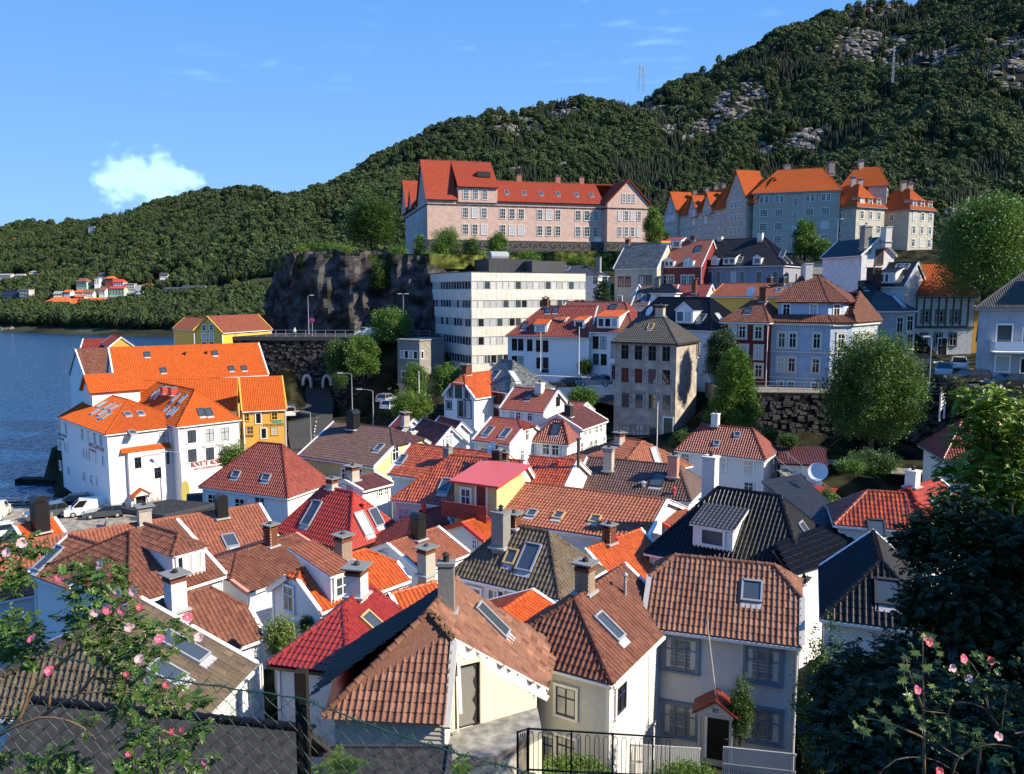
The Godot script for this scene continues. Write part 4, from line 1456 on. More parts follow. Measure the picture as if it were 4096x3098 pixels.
func houses() -> void:
	H["mid_brown"]=house("gabled_house","white boarded house with hipped brown tile roof and navy window frames","house","",[3.29,-33.12,1.02,3.62,2.74,14.58,1.97,2.22,0],"hg","brown","white_worn",7.48,[["w","W",[-0.66,13.23],0.85,1.15,"n"],["w","W",[0.26,11.07,-0.68,11.26],0.8,1,"n"],["w","S",[-2.27,13.39],0.9,1.15,"n"],["c",-0.2,0.13,0.62,0.62,17.6,"brick_pale"],["p","S",1.67,-0.89,0.9,0.07,"metal_light"],["s","S",-1.11,-1.38,0.6,1.25,"z"]],{"near": true,"planks": "WS"})
	H["house37"]=house("gabled_house","weathered white house with blue-grey windows, brown half-hipped roof and small porch","house","",[9.54,-35.1,-0.32,3.2,2.86,14.78,2.35,0.95,1.15],"jj","brown_weathered","white_worn",7.28,[["w","S",[-1.61,13.65],1.35,1.45,"b","glass_clear"],["w","S",[1.75,13.66],1.35,1.45,"b","glass_clear"],["w","S",[-1.57,10.68],1.4,1.4,"b","glass_clear"],["w","S",[1.82,11.01],1.4,1.4,"b","glass_clear"],["s","S",1.19,-1.11,0.75,0.9,"z"]],{"near": true,"planks": "SE","trim": "trim_worn","barge": "trim_worn"})
	H["black_small"]=house("cottage","white cottage with pointed glazed black roof beside the dark bushes","house","",[15.85,-34.06,1.22,3.32,2.27,15.84,1.99,2.25,0],"hg","black","white",8.74,[["s","W",-2.19,-0.25,0.9,1.05,"d"]],{"near": true,"planks": "W"})
	H["black_big"]=house("villa","large white house under a black hipped roof with one wide dormer","house","",[13.67,-46.46,-0.59,4.53,3.99,14.04,3.42,2.84,2.58],"hh","black","white",7.14,[["D","S",-0.77,-3.24,2.3,1.35,"shed","anthracite",1,"1","white"],["s","E",3.44,0.04,0.75,1.3,"z"],["c",-2.6,1.2,0.8,0.8,18.97,"white"]],{"near": true})
	H["orange_gable"]=house("gabled_house","small house with orange tile roof and white verges beside the black roof","house","",[5.99,-46.15,0.81,2.65,3.2,12.34,2.35,0,0],"gg","orange","white",5.44,[["p","S",-0.22,-0.29,0.4,0.12,"red_paint"],["c",-0.68,-0.1,0.55,0.55,15.55,"brick"]],{"near": true})
	H["greybrown"]=house("villa","white house with grey-brown hipped roof, tall chimney and two roof windows","house","",[0.85,-42.33,-0.56,3.34,2.53,14.04,2.43,2.08,2.04],"hh","greybrown","white",7.14,[["c",-1.09,-0.97,0.75,0.75,17.38,"grey"],["s","S",-0.2,-1.32,0.55,0.75,"x"],["s","S",0.8,-1.2,0.85,1.5,"z"],["c",-0.87,-0.08,0.6,0.6,16.95,"brick"],["w","S",[-1.97,12.99],0.9,1,"w"],["w","S",[-0.76,13.24,-0.36,13.29],0.55,0.8,"1"]],{"near": true})
	H["long_low"]=house("row_house","long low white house with fine brown tiles and a dark metal ridge","house","",[5.38,-55.06,-0.49,5.56,4.58,13.73,1.64,0,0],"gg","salmon","plaster_white",6.83,[["s","S",-2.78,-3.37,0.6,0.6,"z"],["s","S",-0.88,-3.18,0.6,0.65,"x"],["s","S",1.66,-3.06,0.6,0.65,"x"]],{"render": true,"metal_ridge": true})
	H["pinkchimney"]=house("gabled_house","house with dark brown tile roof, pink chimney and orange hip end","house","",[10.55,-64.4,-0.44,4.69,3.28,13.44,1.96,0,1.8],"gh","darkbrown","white",6.94,[["c",2.78,-1.12,0.75,0.75,16.34,"pink"],["c",-2.49,-1.13,0.7,0.7,16.53,"stucco"],["s","S",1.71,-1.62,0.9,1.4,"d"],["p","S",3.28,-2.81,0.5,0.1,"red_paint"],["p","S",0.76,-2.38,0.35,0.14,"metal_light"]],{})
	H["glossy_orange"]=house("gabled_house","house with glossy orange pantile roof left of the dark brown roof","house","",[3.21,-62.34,-0.41,2.04,3.29,14.44,1.71,0,0],"gg","pantile","white",7.54,[["p","S",2.32,-0.75,2.2,0.12,"metal_dark"],["p","S",0.7,-0.69,0.35,0.12,"red_paint"]],{})
	H["pantile_back"]=house("gabled_house","white rendered house with glossy red pantiles and a raised grey chimney","house","",[-4.7,-69.41,-0.52,5.03,3.4,13.42,2.11,0,0],"gg","pantile","plaster_white",6.52,[["s","S",-4.68,-1.81,0.6,0.95,"z"],["c",-0.08,-1.45,0.6,0.6,15.78,"grey"]],{"render": true})
	H["pantile_front"]=house("gabled_house","white house with large glossy red pantile roof and satellite dish","house","",[-3.32,-60.3,-0.37,4.58,3.65,13.83,2.87,3.19,0],"hg","pantile","white",6.93,[["s","S",-0.77,-2.32,0.8,1.2,"z"],["c",2.63,-0.65,0.6,0.6,17.5,"soot"],["c",2.93,0.1,0.5,0.5,16.97,"brick"],["w","S",[-3.66,12.75],0.9,0.9,"s"],["dish",2.2,17.6,-0.4,0.5,-0.5]],{"near": true})
	H["white_shed_brown"]=house("cottage","tiny white house with dull red-brown roof in front of the pale green wall","house","",[-12.21,-64.21,0.91,1.59,2.07,13.74,0.53,0,0],"gg","violet","white",9.04,[["w","S",[0.42,13.17,1.08,13.18],0.45,0.6,"s"],["c",-1.05,-0.28,0.75,0.75,15.21,"slab"]],{})
	H["greenyellow"]=house("villa","pale green boarded house with large dark brown roof and black chimney box","house","",[-14.16,-80.31,-0.57,4.99,5.09,13.06,2.69,0,2.33],"gj","darkbrown","pale_green",5.16,[["c",-1.64,-0.73,0.95,0.95,16.86,"black"],["s","S",3.55,-2.72,0.7,0.9,"z"],["w","E",[-1.89,13.76],0.9,1.3,"w"],["w","S",[1.09,11.84,2.94,12.14],0.8,1.1,"w"]],{})
	H["red_hip_back"]=house("villa","white boarded house with glossy red hipped roof near the parking quay","house","",[-22.93,-74.17,-0.42,5.15,3.16,11.21,3.96,4.44,3.12],"hh","dullred","white",4.11,[["s","S",-1.52,-2.13,0.8,0.55,"z"],["s","S",1.94,-2.11,0.8,0.55,"z"],["w","S",[-3.75,9.93,-0.55,9.86,1.77,10.24],1.1,1.3,"w"]],{"near": true})
	H["bright_red"]=house("villa","white house with bright red hipped roof and three long roof windows","house","",[-12.49,-57.3,-0.62,3.89,2.74,11.82,3.08,2.28,2.41],"hh","red","white",4.92,[["s","S",-1.24,-1.45,0.85,1.9,"z"],["s","E",2.97,-0.52,0.8,1.7,"p"],["s","E",2.87,0.77,0.75,1.3,"z"],["p","E",2.35,0.13,0.4,0.12,"red_paint"],["w","S",[2.09,11.24,0.98,11.18],0.7,0.8,"w"],["c",-0.71,0.03,0.6,0.6,15.39,"slab"]],{"near": true,"gutter": "black_metal"})
	H["brown_verge"]=house("gabled_house","white house with matt brown roof, orange verge tiles and brick chimney","house","",[-15.88,-48.61,1,3.39,3.53,12.29,1.1,2.08,0],"jg","brown","white",5.39,[["c",0.99,-0.33,0.6,0.6,14.53,"brick"]],{"near": true,"barge": "stucco_pink"})
	H["orange_dormer"]=house("gabled_house","white gabled house with orange tile roof and white side-lit dormer","house","",[-9.24,-42.12,0.87,2.97,2.31,13.42,1.5,0.49,1.21],"jj","orange","white",6.52,[["c",0.11,-0.22,0.65,0.65,16.06,"brick_pale"],["w","W",[0.59,13.33],0.8,1.3,"w"],["w","W",[0.53,11.58],0.8,1.1,"w"],["D","S",-1.52,-2.13,1.35,1.5,"shed","salmon",1,"y","white"]],{"near": true})
	H["red_glossy"]=house("cottage","white cottage with glossy dark red hipped roof and bay window","house","",[-7.21,-33.1,1.32,3.03,1.72,14.42,1.36,3.15,0.36],"hh","glossy_red","white",7.51,[["s","S",0.57,-1.21,0.75,1.25,"x"],["c",1.46,-0.03,0.8,0.7,16.93,"whitewash"]],{"near": true,"planks": "W","gutter": "black_metal","bay": true})
	H["brown_dormer"]=house("villa","white house with brown hipped roof and a tall three-light dormer","house","",[-21.41,-44.4,0.93,2.77,4.7,13.34,2.35,2.74,0],"hg","brown","white",6.43,[["D","S",0.97,-4.11,1.9,1.5,"hip","brown",3,"1","white"]],{"near": true})
	H["left_brown"]=house("gabled_house","white house at far left with brown roof seen through the rose","house","",[-24.55,-45.79,2.56,2.17,2.45,13.01,1.64,0,0],"gg","brown","white",6.11,[["s","N",1.72,1.43,0.7,1.7,"z"]],{})
	H["long_brown"]=house("row_house","long house with light brown roof and flat felt terrace along its ridge","house","",[-26.33,-54.55,0.63,9,5,11.1,2.04,0,0],"gg","salmon","white",3.1,[["c",0.85,-0.36,0.8,0.8,14.27,"stucco"],["c",5.96,-0.82,0.75,0.75,14.13,"black"],["s","S",5.7,-3.44,0.8,1.3,"z"]],{"terrace": true})
	H["whitewash"]=house("gabled_house","house with matt brown roof and rough whitewashed chimney under a slate slab","house","",[-15.9,-37.47,0.86,2.81,2.74,12.35,2.25,1.92,1.33],"jj","brown","white",5.45,[["c",-0.46,-0.51,0.75,0.75,15.85,"whitewash"]],{"near": true})
	H["greybrown_near"]=house("gabled_house","white house with grey-brown concrete tiles and a solar panel behind the rose bush","house","",[-15.42,-29.27,1.44,2.51,4.91,14.14,2.49,1.22,0],"hg","greybrown","white",7.64,[["s","S",1.1,-2.53,0.8,1.9,"z"],["s","S",-0.66,-2.89,0.8,1.2,"z"],["w","S",[0.87,13.17],0.9,1.7,"w"]],{"near": true,"solar": true})
	H["orange_left"]=house("cottage","small orange-roofed house with huge black chimney cowl at the left","house","",[-34.97,-57.98,0.93,1.36,3.4,10.3,1.99,0,0],"gg","orange_bright","white",2.8,[["c",-0.01,-0.93,0.95,0.95,13.97,"black"]],{})
	H["brown_antenna"]=house("gabled_house","white gabled house with thin brown tiles and a black chimney box","house","",[-6.24,-50.14,0.91,2.24,2.72,12.5,1.19,0,0],"gg","salmon","white",5.6,[["c",0.01,-0.39,0.7,0.7,14.85,"black"],["c",-2,-3.02,0.8,0.7,13.94,"slab"],["w","W",[0.63,12.5],0.5,0.8,"1"]],{})
	H["redbrown_behind"]=house("cottage","house with red-brown roof and orange hip below the red balcony","house","",[-7.16,-54.78,0.74,2.84,3.27,10.81,2.97,3.42,0],"hg","dullred","white",3.91,[["p","S",1.27,-0.05,0.6,0.18,"red_paint"]],{})
	H["white_redshadow"]=house("shed","white shed with orange-red tiles left of the tall grey chimney","shed","",[-2.2,-53.34,0.81,1.57,2.05,13.12,0.8,0,0],"gg","orange","white",6.22,[["w","W",[-1.02,12.66],0.45,0.6,"s"]],{"barge": "red_paint"})
	H["orange_shadow"]=house("cottage","house with orange roof half in shade behind the central brown roof","house","",[-4.64,-37.21,0.68,1.29,3,12.55,2.52,0,0],"gg","orange","white",5.65,[],{})
	H["bright_orange"]=house("cottage","small house with vivid orange ridge-capped roof between two brown roofs","house","",[0.01,-37.1,1.05,2.02,2.8,13.15,1.17,0,0],"gg","orange_bright","white",6.25,[["p","S",-1.83,-1.26,0.35,0.12,"metal_light"]],{"near": true})
	H["white_redhip"]=house("villa","white boarded villa with dark red hipped roof below the grey block","house","",[21.77,-80.72,-0.57,4.54,2.68,13.17,2.45,1.84,2.13],"hh","dullred","white",6.27,[["w","S",[-1.11,12.24,0.17,12.22,2.88,12.22],0.95,1.3,"w","glass_pale"],["w","S",[2.95,10.25,-3.53,12.36],0.9,1,"w"],["w","E",[1.71,11.84],0.8,1.1,"w"],["c",-1.37,0.08,0.7,0.7,16.73,"white"],["s","S",1.16,-0.69,0.5,0.45,"z"],["s","S",-0.58,-1.67,0.5,0.45,"z"]],{})
	H["orangebrown_a"]=house("cottage","house with matt orange-brown hipped roof right of the white flowering bush","house","",[9.24,-70.16,-0.9,4.17,5.13,13.93,2.55,5.04,1.29],"hh","salmon","white",7.03,[["s","E",3.55,0.93,0.7,1.5,"p"],["c",1.01,-0.78,0.65,0.65,16.87,"slab"]],{})
	H["right_red"]=house("cottage","house with glossy orange-red roof beside the satellite dish and steps","house","",[20.96,-46.5,-0.29,2.08,2.19,15.89,1.57,1.9,0.26],"hh","pantile","white",8.99,[["s","S",0.12,-2.24,0.8,1,"d"]],{"near": true})
	H["right_redflat"]=house("gabled_house","house with flat red metal tiles and white chimney behind the trees","house","",[26.57,-52.78,0.66,3.71,3.37,14.04,2.17,3.3,0],"hg","flat_red","white",7.14,[["c",0.09,0.05,0.7,0.7,17.21,"white"],["s","S",0.31,-1.97,0.7,2,"p"],["s","S",2.47,-1.9,0.7,1.8,"p"]],{})
	H["slate"]=house("villa","white house with steep grey slate hipped roof and dark red windows","house","",[0.18,-98.49,-0.85,3.48,3.62,17.47,3.29,1.19,3.54],"hh","slate","white",8.47,[["s","S",-1.31,-1.82,1.1,1.2,"z"],["s","E",1.76,-1.49,0.8,1.6,"p"],["w","S",[-2.34,16.57,-1.29,16.64,0.68,16.69,1.69,16.71],0.8,1.5,"r"],["w","S",[-2.36,14.35,-1.25,14.37,0.72,14.53],0.8,1.4,"r"]],{})
	H["orange_white"]=house("villa","white house with orange hipped roof and navy-trimmed windows beside the slate roof","house","",[-4.02,-97.35,0.92,3.75,2.54,16.89,2.55,1.15,0],"jg","orange","white",8.89,[["w","W",[1.38,17.35,-1.2,17.35],0.7,1.3,"K"],["w","W",[0.08,17.53],1.3,1.8,"1"],["w","W",[-0.37,15.51,-1.22,15.5],1.1,2,"K"],["w","W",[1.62,15.75],0.7,0.9,"K"],["c",-2.16,0.16,0.8,0.8,20.45,"brick"]],{})
	H["red_gable"]=house("gabled_house","white gabled house with red pantile roof and white chimney","house","",[2.6,-88.42,-0.58,2.81,2.95,16.45,2.06,0,0],"gg","dullred","white",9.44,[["c",0.79,-0.47,0.8,0.8,19.19,"white"],["s","S",-0.14,-1.12,0.6,0.9,"d"],["w","S",[-1.31,15.78,-0.51,15.78,0.95,15.9],0.6,1,"w"],["w","E",[0.27,17.33],0.7,0.9,"d"]],{})
	H["red_sky"]=house("cottage","white house with red half-hipped roof and two open roof windows","house","",[-0.18,-80.42,-0.59,2.21,3.39,14.57,1.88,0,1.26],"gj","dullred","white",7.87,[["s","S",-1.24,-2.06,0.75,1.3,"z"],["s","S",0.82,-2.04,0.75,1.3,"z"],["w","S",[-0.94,13.37],0.8,1.1,"w"],["w","S",[1.04,13.54],0.7,1.1,"w"],["w","E",[-0.1,15.04],0.6,1.1,"w"],["w","E",[-0.98,13.16],0.6,1,"w"]],{})
	H["tower_hip"]=house("cottage","white corner house with pointed red hipped roof and blue roof window","house","",[4.45,-80.8,-0.44,2.01,1.72,14.21,2.1,1.72,1.27],"hh","dullred","white",7.71,[["s","S",0.29,-0.67,0.7,1.2,"d"],["w","S",[-0.47,13.52,0.53,13.51],0.75,1.1,"w"],["w","E",[0.31,13.29],0.5,1.1,"w"]],{})
	H["longdark"]=house("row_house","long white house with very dark roof and rows of small windows","house","",[6.42,-86.39,1.06,3.43,2.77,15.08,1.36,0,0],"gg","violet","white",8.18,[["w","S",[-2.02,14.64,-0.78,14.6,0.94,14.46,2.1,14.44],0.55,0.85,"s"],["w","S",[-2.85,13.09,-0.45,12.91,0.8,12.85,3.19,12.8],0.6,1.1,"s"],["c",-2.32,-0.72,0.7,0.7,17.33,"soot"]],{})
	H["left_gable_a"]=house("gabled_house","sunlit white gable with plain dark red roof left of the two open roof windows","house","",[-7.82,-83.31,2.12,3.3,2.01,13.67,1.93,0,0],"gg","violet","white",7.67,[["w","W",[0.27,14.3],0.8,1,"w"],["c",2.21,1.67,0.7,0.7,14.45,"white"]],{})
	H["left_gable_b"]=house("gabled_house","narrow white gable with steep verge behind the sunlit gable","house","",[-6.78,-88.64,2.16,2.44,1.25,13.93,1.19,0,0],"gg","violet","white",7.92,[],{})
	H["left_gable_c"]=house("gabled_house","small white house with red roof just below the street lane","house","",[-11.52,-87.89,2.2,1.48,1.4,14.29,1.15,0,0],"gg","dullred","white",7.79,[["c",-1.25,0.84,0.7,0.7,16.12,"slab"]],{})
	H["small_red_r"]=house("cottage","little white house with red roof beside the rock garden","house","",[7.08,-90.59,-0.59,1.5,1.85,15.74,1.06,0,0],"gg","dullred","white",9.73,[],{})
	H["grey_block"]=house("apartment_house","tall grey rendered house with dark pyramid roof and green windows","house","",[17.93,-100.57,-0.56,4.22,4.12,23.05,3.15,1.98,3.5],"hh","grey","plaster",10.05,[["w","S",[-2.49,21.87,-0.73,21.84,1.04,21.83,2.8,21.82],1,1.75,"g"],["w","S",[-2.44,19.05,-0.67,19.04,1.1,19.06,2.86,19.07],1,1.75,"g"],["w","S",[-2.34,15.97,-0.54,15.99,1.19,16.05,2.98,16.06],1,1.75,"g"],["w","S",[-2.2,11.87,-0.43,12,1.35,11.99],1,1.9,"g"],["door","S",3.2,11.6,1.1,2.6,"trim_green"],["w","S",[-4.03,22,-3.98,19.28],0.5,1.75,"g"],["w","E",[3.83,21.86],0.8,1.7,"g"],["s","S",-0.08,-1.75,0.6,0.9,"x"],["c",0.34,0.16,1,0.8,27.34,"slab"],["dish",-0.6,26.7,-0.8,0.65,-0.6]],{"render": true,"gutter": "trim_dark","trim": "plaster"})
	H["red_terrace_r"]=house("terraced_house","white terraced house with red roof, dark red windows and open dormers","house","",[13.76,-118.04,-0.59,6.74,4.82,23.58,4.08,0,3.92],"gh","dullred","white",16.18,[["w","S",[-5.67,21.99,-4.45,21.98,-2.73,21.96,-1.47,21.88],0.95,1.75,"r"],["w","S",[-4.43,19.42,-2.67,19.45,-1.5,19.45],0.95,1.75,"r"],["w","S",[0.64,22.07,1.85,22.06],0.95,1.8,"k"],["w","S",[0.72,19.73,1.95,19.73],0.95,1.6,"k"],["door","S",-5.2,17.9,1.1,2.4,"door_wood"],["D","S",-5.21,-4.33,1.7,1.3,"shed","orange",1,"w","white"],["D","S",-2.05,-4.52,1.7,1.3,"shed","orange",1,"1","white"],["D","S",2.37,-4.32,3.4,1.7,"shed","orange",3,"1","white"],["s","S",1.42,-0.88,0.9,1.1,"d"]],{})
	H["red_terrace_l"]=house("terraced_house","white terraced house with dark red roof and paired black windows","house","",[6.52,-119.92,-0.34,6.2,4.7,22.78,4.28,4.38,0],"hg","dullred","white",15.68,[["w","S",[-4.94,21.57,-4,21.54,-2.63,21.51,-1.26,21.45,-0.25,21.43],0.85,1.7,"k"],["w","S",[-4.94,19.14,-3.96,19.12,-1.2,19,-0.22,19],0.85,1.6,"k"],["door","S",-0.3,17.6,1.1,2.3,"door_black"],["D","S",-1.13,-4.12,1.9,1.25,"shed","orange",1,"y","white"],["s","S",-0.99,-0.68,0.7,1.1,"d"],["s","S",0.14,-0.63,0.7,1.1,"d"],["s","S",-3.81,-3.16,0.8,1.3,"d"],["c",-1.6,-0.14,0.8,0.8,28.2,"brick"]],{})
	H["black_mid"]=house("villa","white house with glazed black hipped roof and one gabled dormer","house","",[24.24,-112.25,-0.89,7.55,4.5,24.2,4.15,2.23,3.94],"hh","black","white",16.2,[["D","S",2.42,-3.77,2.9,1.9,"gable","black",2,"1","white"],["s","S",4.64,-2.93,0.9,1.3,"z"],["s","E",6.09,-1.25,0.8,1.3,"p"]],{})
	H["brick_red"]=house("town_house","dark red rendered house with pale window surrounds and brown hipped roof","house","",[31.2,-104.43,-0.61,3.15,4.28,25.36,3.06,3.28,2.42],"hh","brown","oxblood",15.85,[["w","S",[-1.41,24.12,-0.25,24.15,1.78,24.12],0.85,1.5,"v"],["w","S",[0.02,21.69,1.87,21.67],0.85,1.5,"v"],["w","S",[1.95,19.4],0.85,1.5,"v"],["s","S",-0.13,-2.42,0.8,1,"d"],["c",1.17,-0.71,0.8,0.8,29.7,"brick"],["dish",-0.4,29.11,-0.6,0.7,-0.4]],{"render": true,"trim": "trim_stone"})
	H["orange_mid"]=house("gabled_house","dark red boarded house with bright orange roof above the brown hip","house","",[38.02,-128.43,-0.81,3.04,3.8,28.4,2.08,0,0],"gg","orange_bright","dark_red",20.9,[["w","S",[-1.44,27.59,0.09,27.5],0.9,1.4,"w"],["c",2.79,-0.32,0.7,0.7,31.32,"soot"]],{})
	H["brown_yellow"]=house("gabled_house","ochre boarded house with brown roof and a yellow gable end","house","",[37.19,-123.07,-0.78,5.99,3.84,28.47,1.93,0,0],"gg","redbrown","yellow",20.97,[["s","S",4.22,-2,0.8,0.6,"z"],["s","S",5.03,-0.94,0.8,0.6,"z"],["c",3.8,-0.29,0.8,0.8,31.21,"soot"]],{"barge": "orange"})
	H["slate_row"]=house("town_house","beige rendered town house with greenish slate roof","house","row of town houses below the long apartment block",[28.67,-174.63,-0.61,5.03,5.64,33.98,5.38,0,0],"gg","slate","beige_render",24.48,[["w","S",[-3.35,31.3,-1.73,31.29,1.45,31.5,3.08,31.48],1,1.9,"r"],["w","S",[-3.29,27.87],0.9,1.2,"w"],["p","S",0.55,-2.58,0.5,0.12,"metal_dark"],["c",-4.51,-0.05,0.9,0.9,40.4,"brick"]],{"render": true,"barge": "trim"})
	H["red_row"]=house("town_house","dark red town house with red roof, roof terrace and rainbow flag","house","row of town houses below the long apartment block",[37.38,-172.53,-0.62,4.97,5.7,34.3,5.51,0,0],"gg","dullred","dark_red",24.6,[["D","S",-2.11,-5.73,2.2,1.3,"gable","dullred",2,"1","white"],["D","S",2.13,-5.72,2.2,1.3,"gable","dullred",2,"1","white"],["s","S",2.59,-1.91,1.2,1.7,"d"],["w","S",[-3.33,31.51,-1.71,31.49,1.13,31.47,2.73,31.45],1.2,2.2,"w"],["c",0.63,-0.04,0.9,0.9,40.53,"brick"],["D","S",-3.2,-1.6,3.6,1.6,"shed","dullred",2,"1","white"]],{"render": true})
	H["black_row"]=house("town_house","long grey-blue town house with glossy black roof and white window surrounds","house","row of town houses below the long apartment block",[49.48,-168.7,-0.63,8.45,6,34.27,5.79,0,5.93],"gh","black","slateblue_render",24.57,[["D","S",-5.85,-5.75,1.6,1.5,"gable","black",1,"1","white"],["D","S",2.94,-5.83,1.7,1.5,"gable","black",1,"1","white"],["D","S",-2.82,-5.71,2.6,1.5,"shed","black",2,"1","white"],["s","S",-1.08,-4.6,1.2,1.4,"z"],["w","S",[-6.89,32.09,-5.01,32.07,-1.83,32.1,-0.01,32.08,3.42,31.98,6.62,31.89],1.1,2.3,"k"],["w","E",[-2.78,31.69,2.46,31.76,7.98,31.77],0.9,2.3,"k"],["s","E",7.2,-3,0.9,1.8,"z"],["s","E",7.1,0.11,0.9,1.8,"z"],["s","S",7.18,-3.6,0.9,1.8,"z"],["c",-7.18,0.05,1,1,40.59,"white"],["c",1.55,-0.45,1,1,40.95,"white"]],{"render": true})
	H["navy"]=house("town_house","blue rendered corner house with navy slate hipped roof","house","",[48.89,-113.56,0.35,4.27,5.28,26.62,3.92,6.59,5.28],"hh","navy","blue_render",17.12,[["w","W",[-3.86,27.38],1.2,1.2,"d"],["s","S",2.44,-3.59,0.7,2.4,"p"],["s","S",-1.23,-1.03,0.8,1.3,"d"],["c",1.52,-0.07,1.5,1.2,32.42,"soot"],["w","S",[1.61,24.69,3.35,24.93,1.77,22.33,3.53,22.48],1,2,"v"]],{"render": true})
	H["knut_left"]=house("warehouse","white harbour warehouse with orange hipped roof standing at the water edge","warehouse","",[-50.34,-104.44,2.34,9.56,5.41,12.49,2.87,7.96,0],"hg","ware","white",1.09,[["s","N",-2.66,3.2,0.7,1.4,"z"],["s","N",1.39,2.97,0.65,1.3,"p"],["s","N",-0.89,2.83,0.65,1.3,"p"],["s","N",-2.95,3.08,0.65,1.3,"p"],["s","N",2.92,1.74,0.65,1.3,"p"],["s","N",0.33,1.69,0.65,1.3,"p"],["s","N",-1.64,1.62,0.65,1.3,"p"],["s","W",-5.34,1.44,0.7,0.9,"z"],["s","W",-5.45,-0.06,0.7,0.9,"z"],["s","W",-9.86,2.5,0.7,0.8,"z"],["w","N",[10.82,11.17,6.92,11.18,0.12,11.31,-2.17,11.41,-4.69,11.37,-6.93,11.48],0.75,1.5,"w"],["w","N",[10.86,8.48,9.72,8.55,7.9,8.6,6.68,8.65,-0.04,8.83,-1.13,8.85,-2.16,8.91,-4.63,8.9,-7.24,9.02],0.45,1.2,"1"],["w","N",[10.61,5.64,6.94,5.51,0.47,5.77,-2.33,5.86,-4.5,6.04],0.6,1.1,"w"],["door","N",-3.1,9,0.9,2,"door_black"],["door","N",-3.1,6,0.9,2,"door_black"],["door","N",-3.1,3.2,0.9,1.8,"door_blue"],["w","W",[-1.35,11.24,-1.32,8.75],1.15,1.6,"n"]],{"board": 0.2})
	H["knut_right"]=house("warehouse","white harbour warehouse with orange hipped roof and twin red chimneys","warehouse","",[-44.64,-107.28,2.35,9.82,4.13,12.82,3.87,3.8,3.71],"hh","ware","white",1.42,[["s","N",-3.36,2.87,0.65,1.3,"p"],["s","N",-4.93,2.85,0.65,1.3,"p"],["s","N",-6.01,2.75,0.65,1.3,"p"],["s","N",2.52,1.27,0.65,1.3,"p"],["s","N",3.69,1.3,0.65,1.3,"p"],["s","N",-3.02,1.32,0.65,1.3,"p"],["s","N",-5.14,1.24,0.65,1.3,"p"],["s","W",-8.6,0.56,0.75,1.1,"d"],["s","W",-8.66,-0.41,0.75,1.1,"d"],["w","W",[2.28,11.39,0.01,11.26,-1.98,11.2],1.1,1.6,"n"],["w","W",[2.33,9.01,0.08,8.91,-1.91,8.78],1.1,1.6,"n"],["c",1.23,1.12,1.1,0.8,16.52,"red"],["c",-1.44,1.08,1.1,0.8,16.64,"red"]],{"board": 0.2})
	H["orange_ware"]=house("warehouse","huge orange-roofed white warehouse behind the twin harbour warehouses","warehouse","",[-52.93,-132.11,0.56,11.49,5.67,15.55,4.94,0,0],"gg","ware","white",1.05,[["s","S",-6.22,-1.37,0.8,0.9,"d"],["s","S",-4.4,-4.1,0.8,0.9,"d"],["s","S",3.96,-1.55,0.8,0.9,"d"],["s","S",5.84,-4.33,0.8,0.9,"d"],["s","S",7.88,-4.38,0.8,0.9,"d"],["p","S",-0.66,-1.69,0.4,0.15,"black_metal"],["p","S",2.66,-1.68,0.4,0.15,"black_metal"]],{"board": 0.25})
	H["orange_ware2"]=house("warehouse","yellow warehouse wing with long orange roof and gabled hoist dormer","warehouse","",[-51.69,-123.24,0.25,9.42,4.99,11.36,4.48,0,0],"gg","ware","ochre",0.86,[],{"board": 0.2,"hoist": true,"barge": "trim_ochre"})
	H["fishguard"]=house("warehouse","ochre yellow warehouse with orange roof and green-leaf lettered sign","warehouse","",[-37.44,-120.37,0.37,3.05,5.31,12.23,4.31,0,0],"gg","ware","ochre",2.73,[["w","S",[-2.52,11.33,1.36,11.28],0.8,1,"o"],["w","S",[-2.07,9.43,1.33,9.13],0.9,1.1,"o"],["w","S",[-0.88,11.07,-0.21,8.84],0.75,1.5,"1","glass_dark"]],{"board": 0.2,"barge": "trim_ochre","sign": true})
	H["yellow_tall"]=house("warehouse","tall bright yellow gabled waterfront building with white windows","warehouse","",[-57.13,-167.2,1.22,7.85,3.6,21.23,3.17,0,0],"gg","redbrown","yellow",1.73,[["w","W",[0.97,22.16,-0.81,22.28],0.8,1.1,"y"],["w","W",[1.06,20.48,-0.76,20.55],1,1.1,"y"],["w","W",[1.11,18.83,-0.75,18.93],1,1.1,"y"]],{"board": 0.25,"barge": "yellow"})
	H["cross"]=house("cottage","small white cross gable with flat red-brown tiles at the long low roof","house","",[10.15,-54.54,1.05,2.06,1.51,13.62,0.69,0,0],"gg","redbrown","plaster_white",6.72,[],{"render": true,"barge": "red_paint"})
	H["mid_a"]=house("cottage","white gabled cottage with thin brown roof among the upper roofs","house","",[24.2,-134.98,0.48,3.96,2.05,28.54,1.74,0,0],"gg","brown","white",21.63,[["w","W",[5.51,27.94],1.2,1,"w"]],{})
	H["mid_b"]=house("cottage","narrow house with steep dark brown roof behind the long black roof","house","",[21.95,-132.56,-0.5,1.4,3.63,26.86,3.38,0,0],"gg","darkbrown","white",19.96,[["s","S",-0.59,-1.93,0.6,0.8,"z"],["s","S",0.31,-2.28,0.6,1.2,"z"]],{})
	H["mid_c"]=house("cottage","white house with small black hipped roof and grey chimney behind the satellite dish","house","",[24.64,-131.05,-0.4,2.12,2.33,29.01,1.3,1.56,1.38],"hh","black","white",22.1,[["w","S",[-0.73,28.55],1,0.9,"w"],["c",-1.27,-0.57,0.8,0.8,31.2,"grey"]],{})
	H["mid_d"]=house("gabled_house","house with red tile roof and slim brick chimney above the black dormer roof","house","",[30.21,-134.62,-0.53,2.76,2.98,28.27,2.01,0,0],"gg","dullred","white",21.37,[["c",0.45,-2.07,0.7,0.7,31.27,"brick"],["s","S",1.04,-2.66,0.7,0.8,"d"]],{})
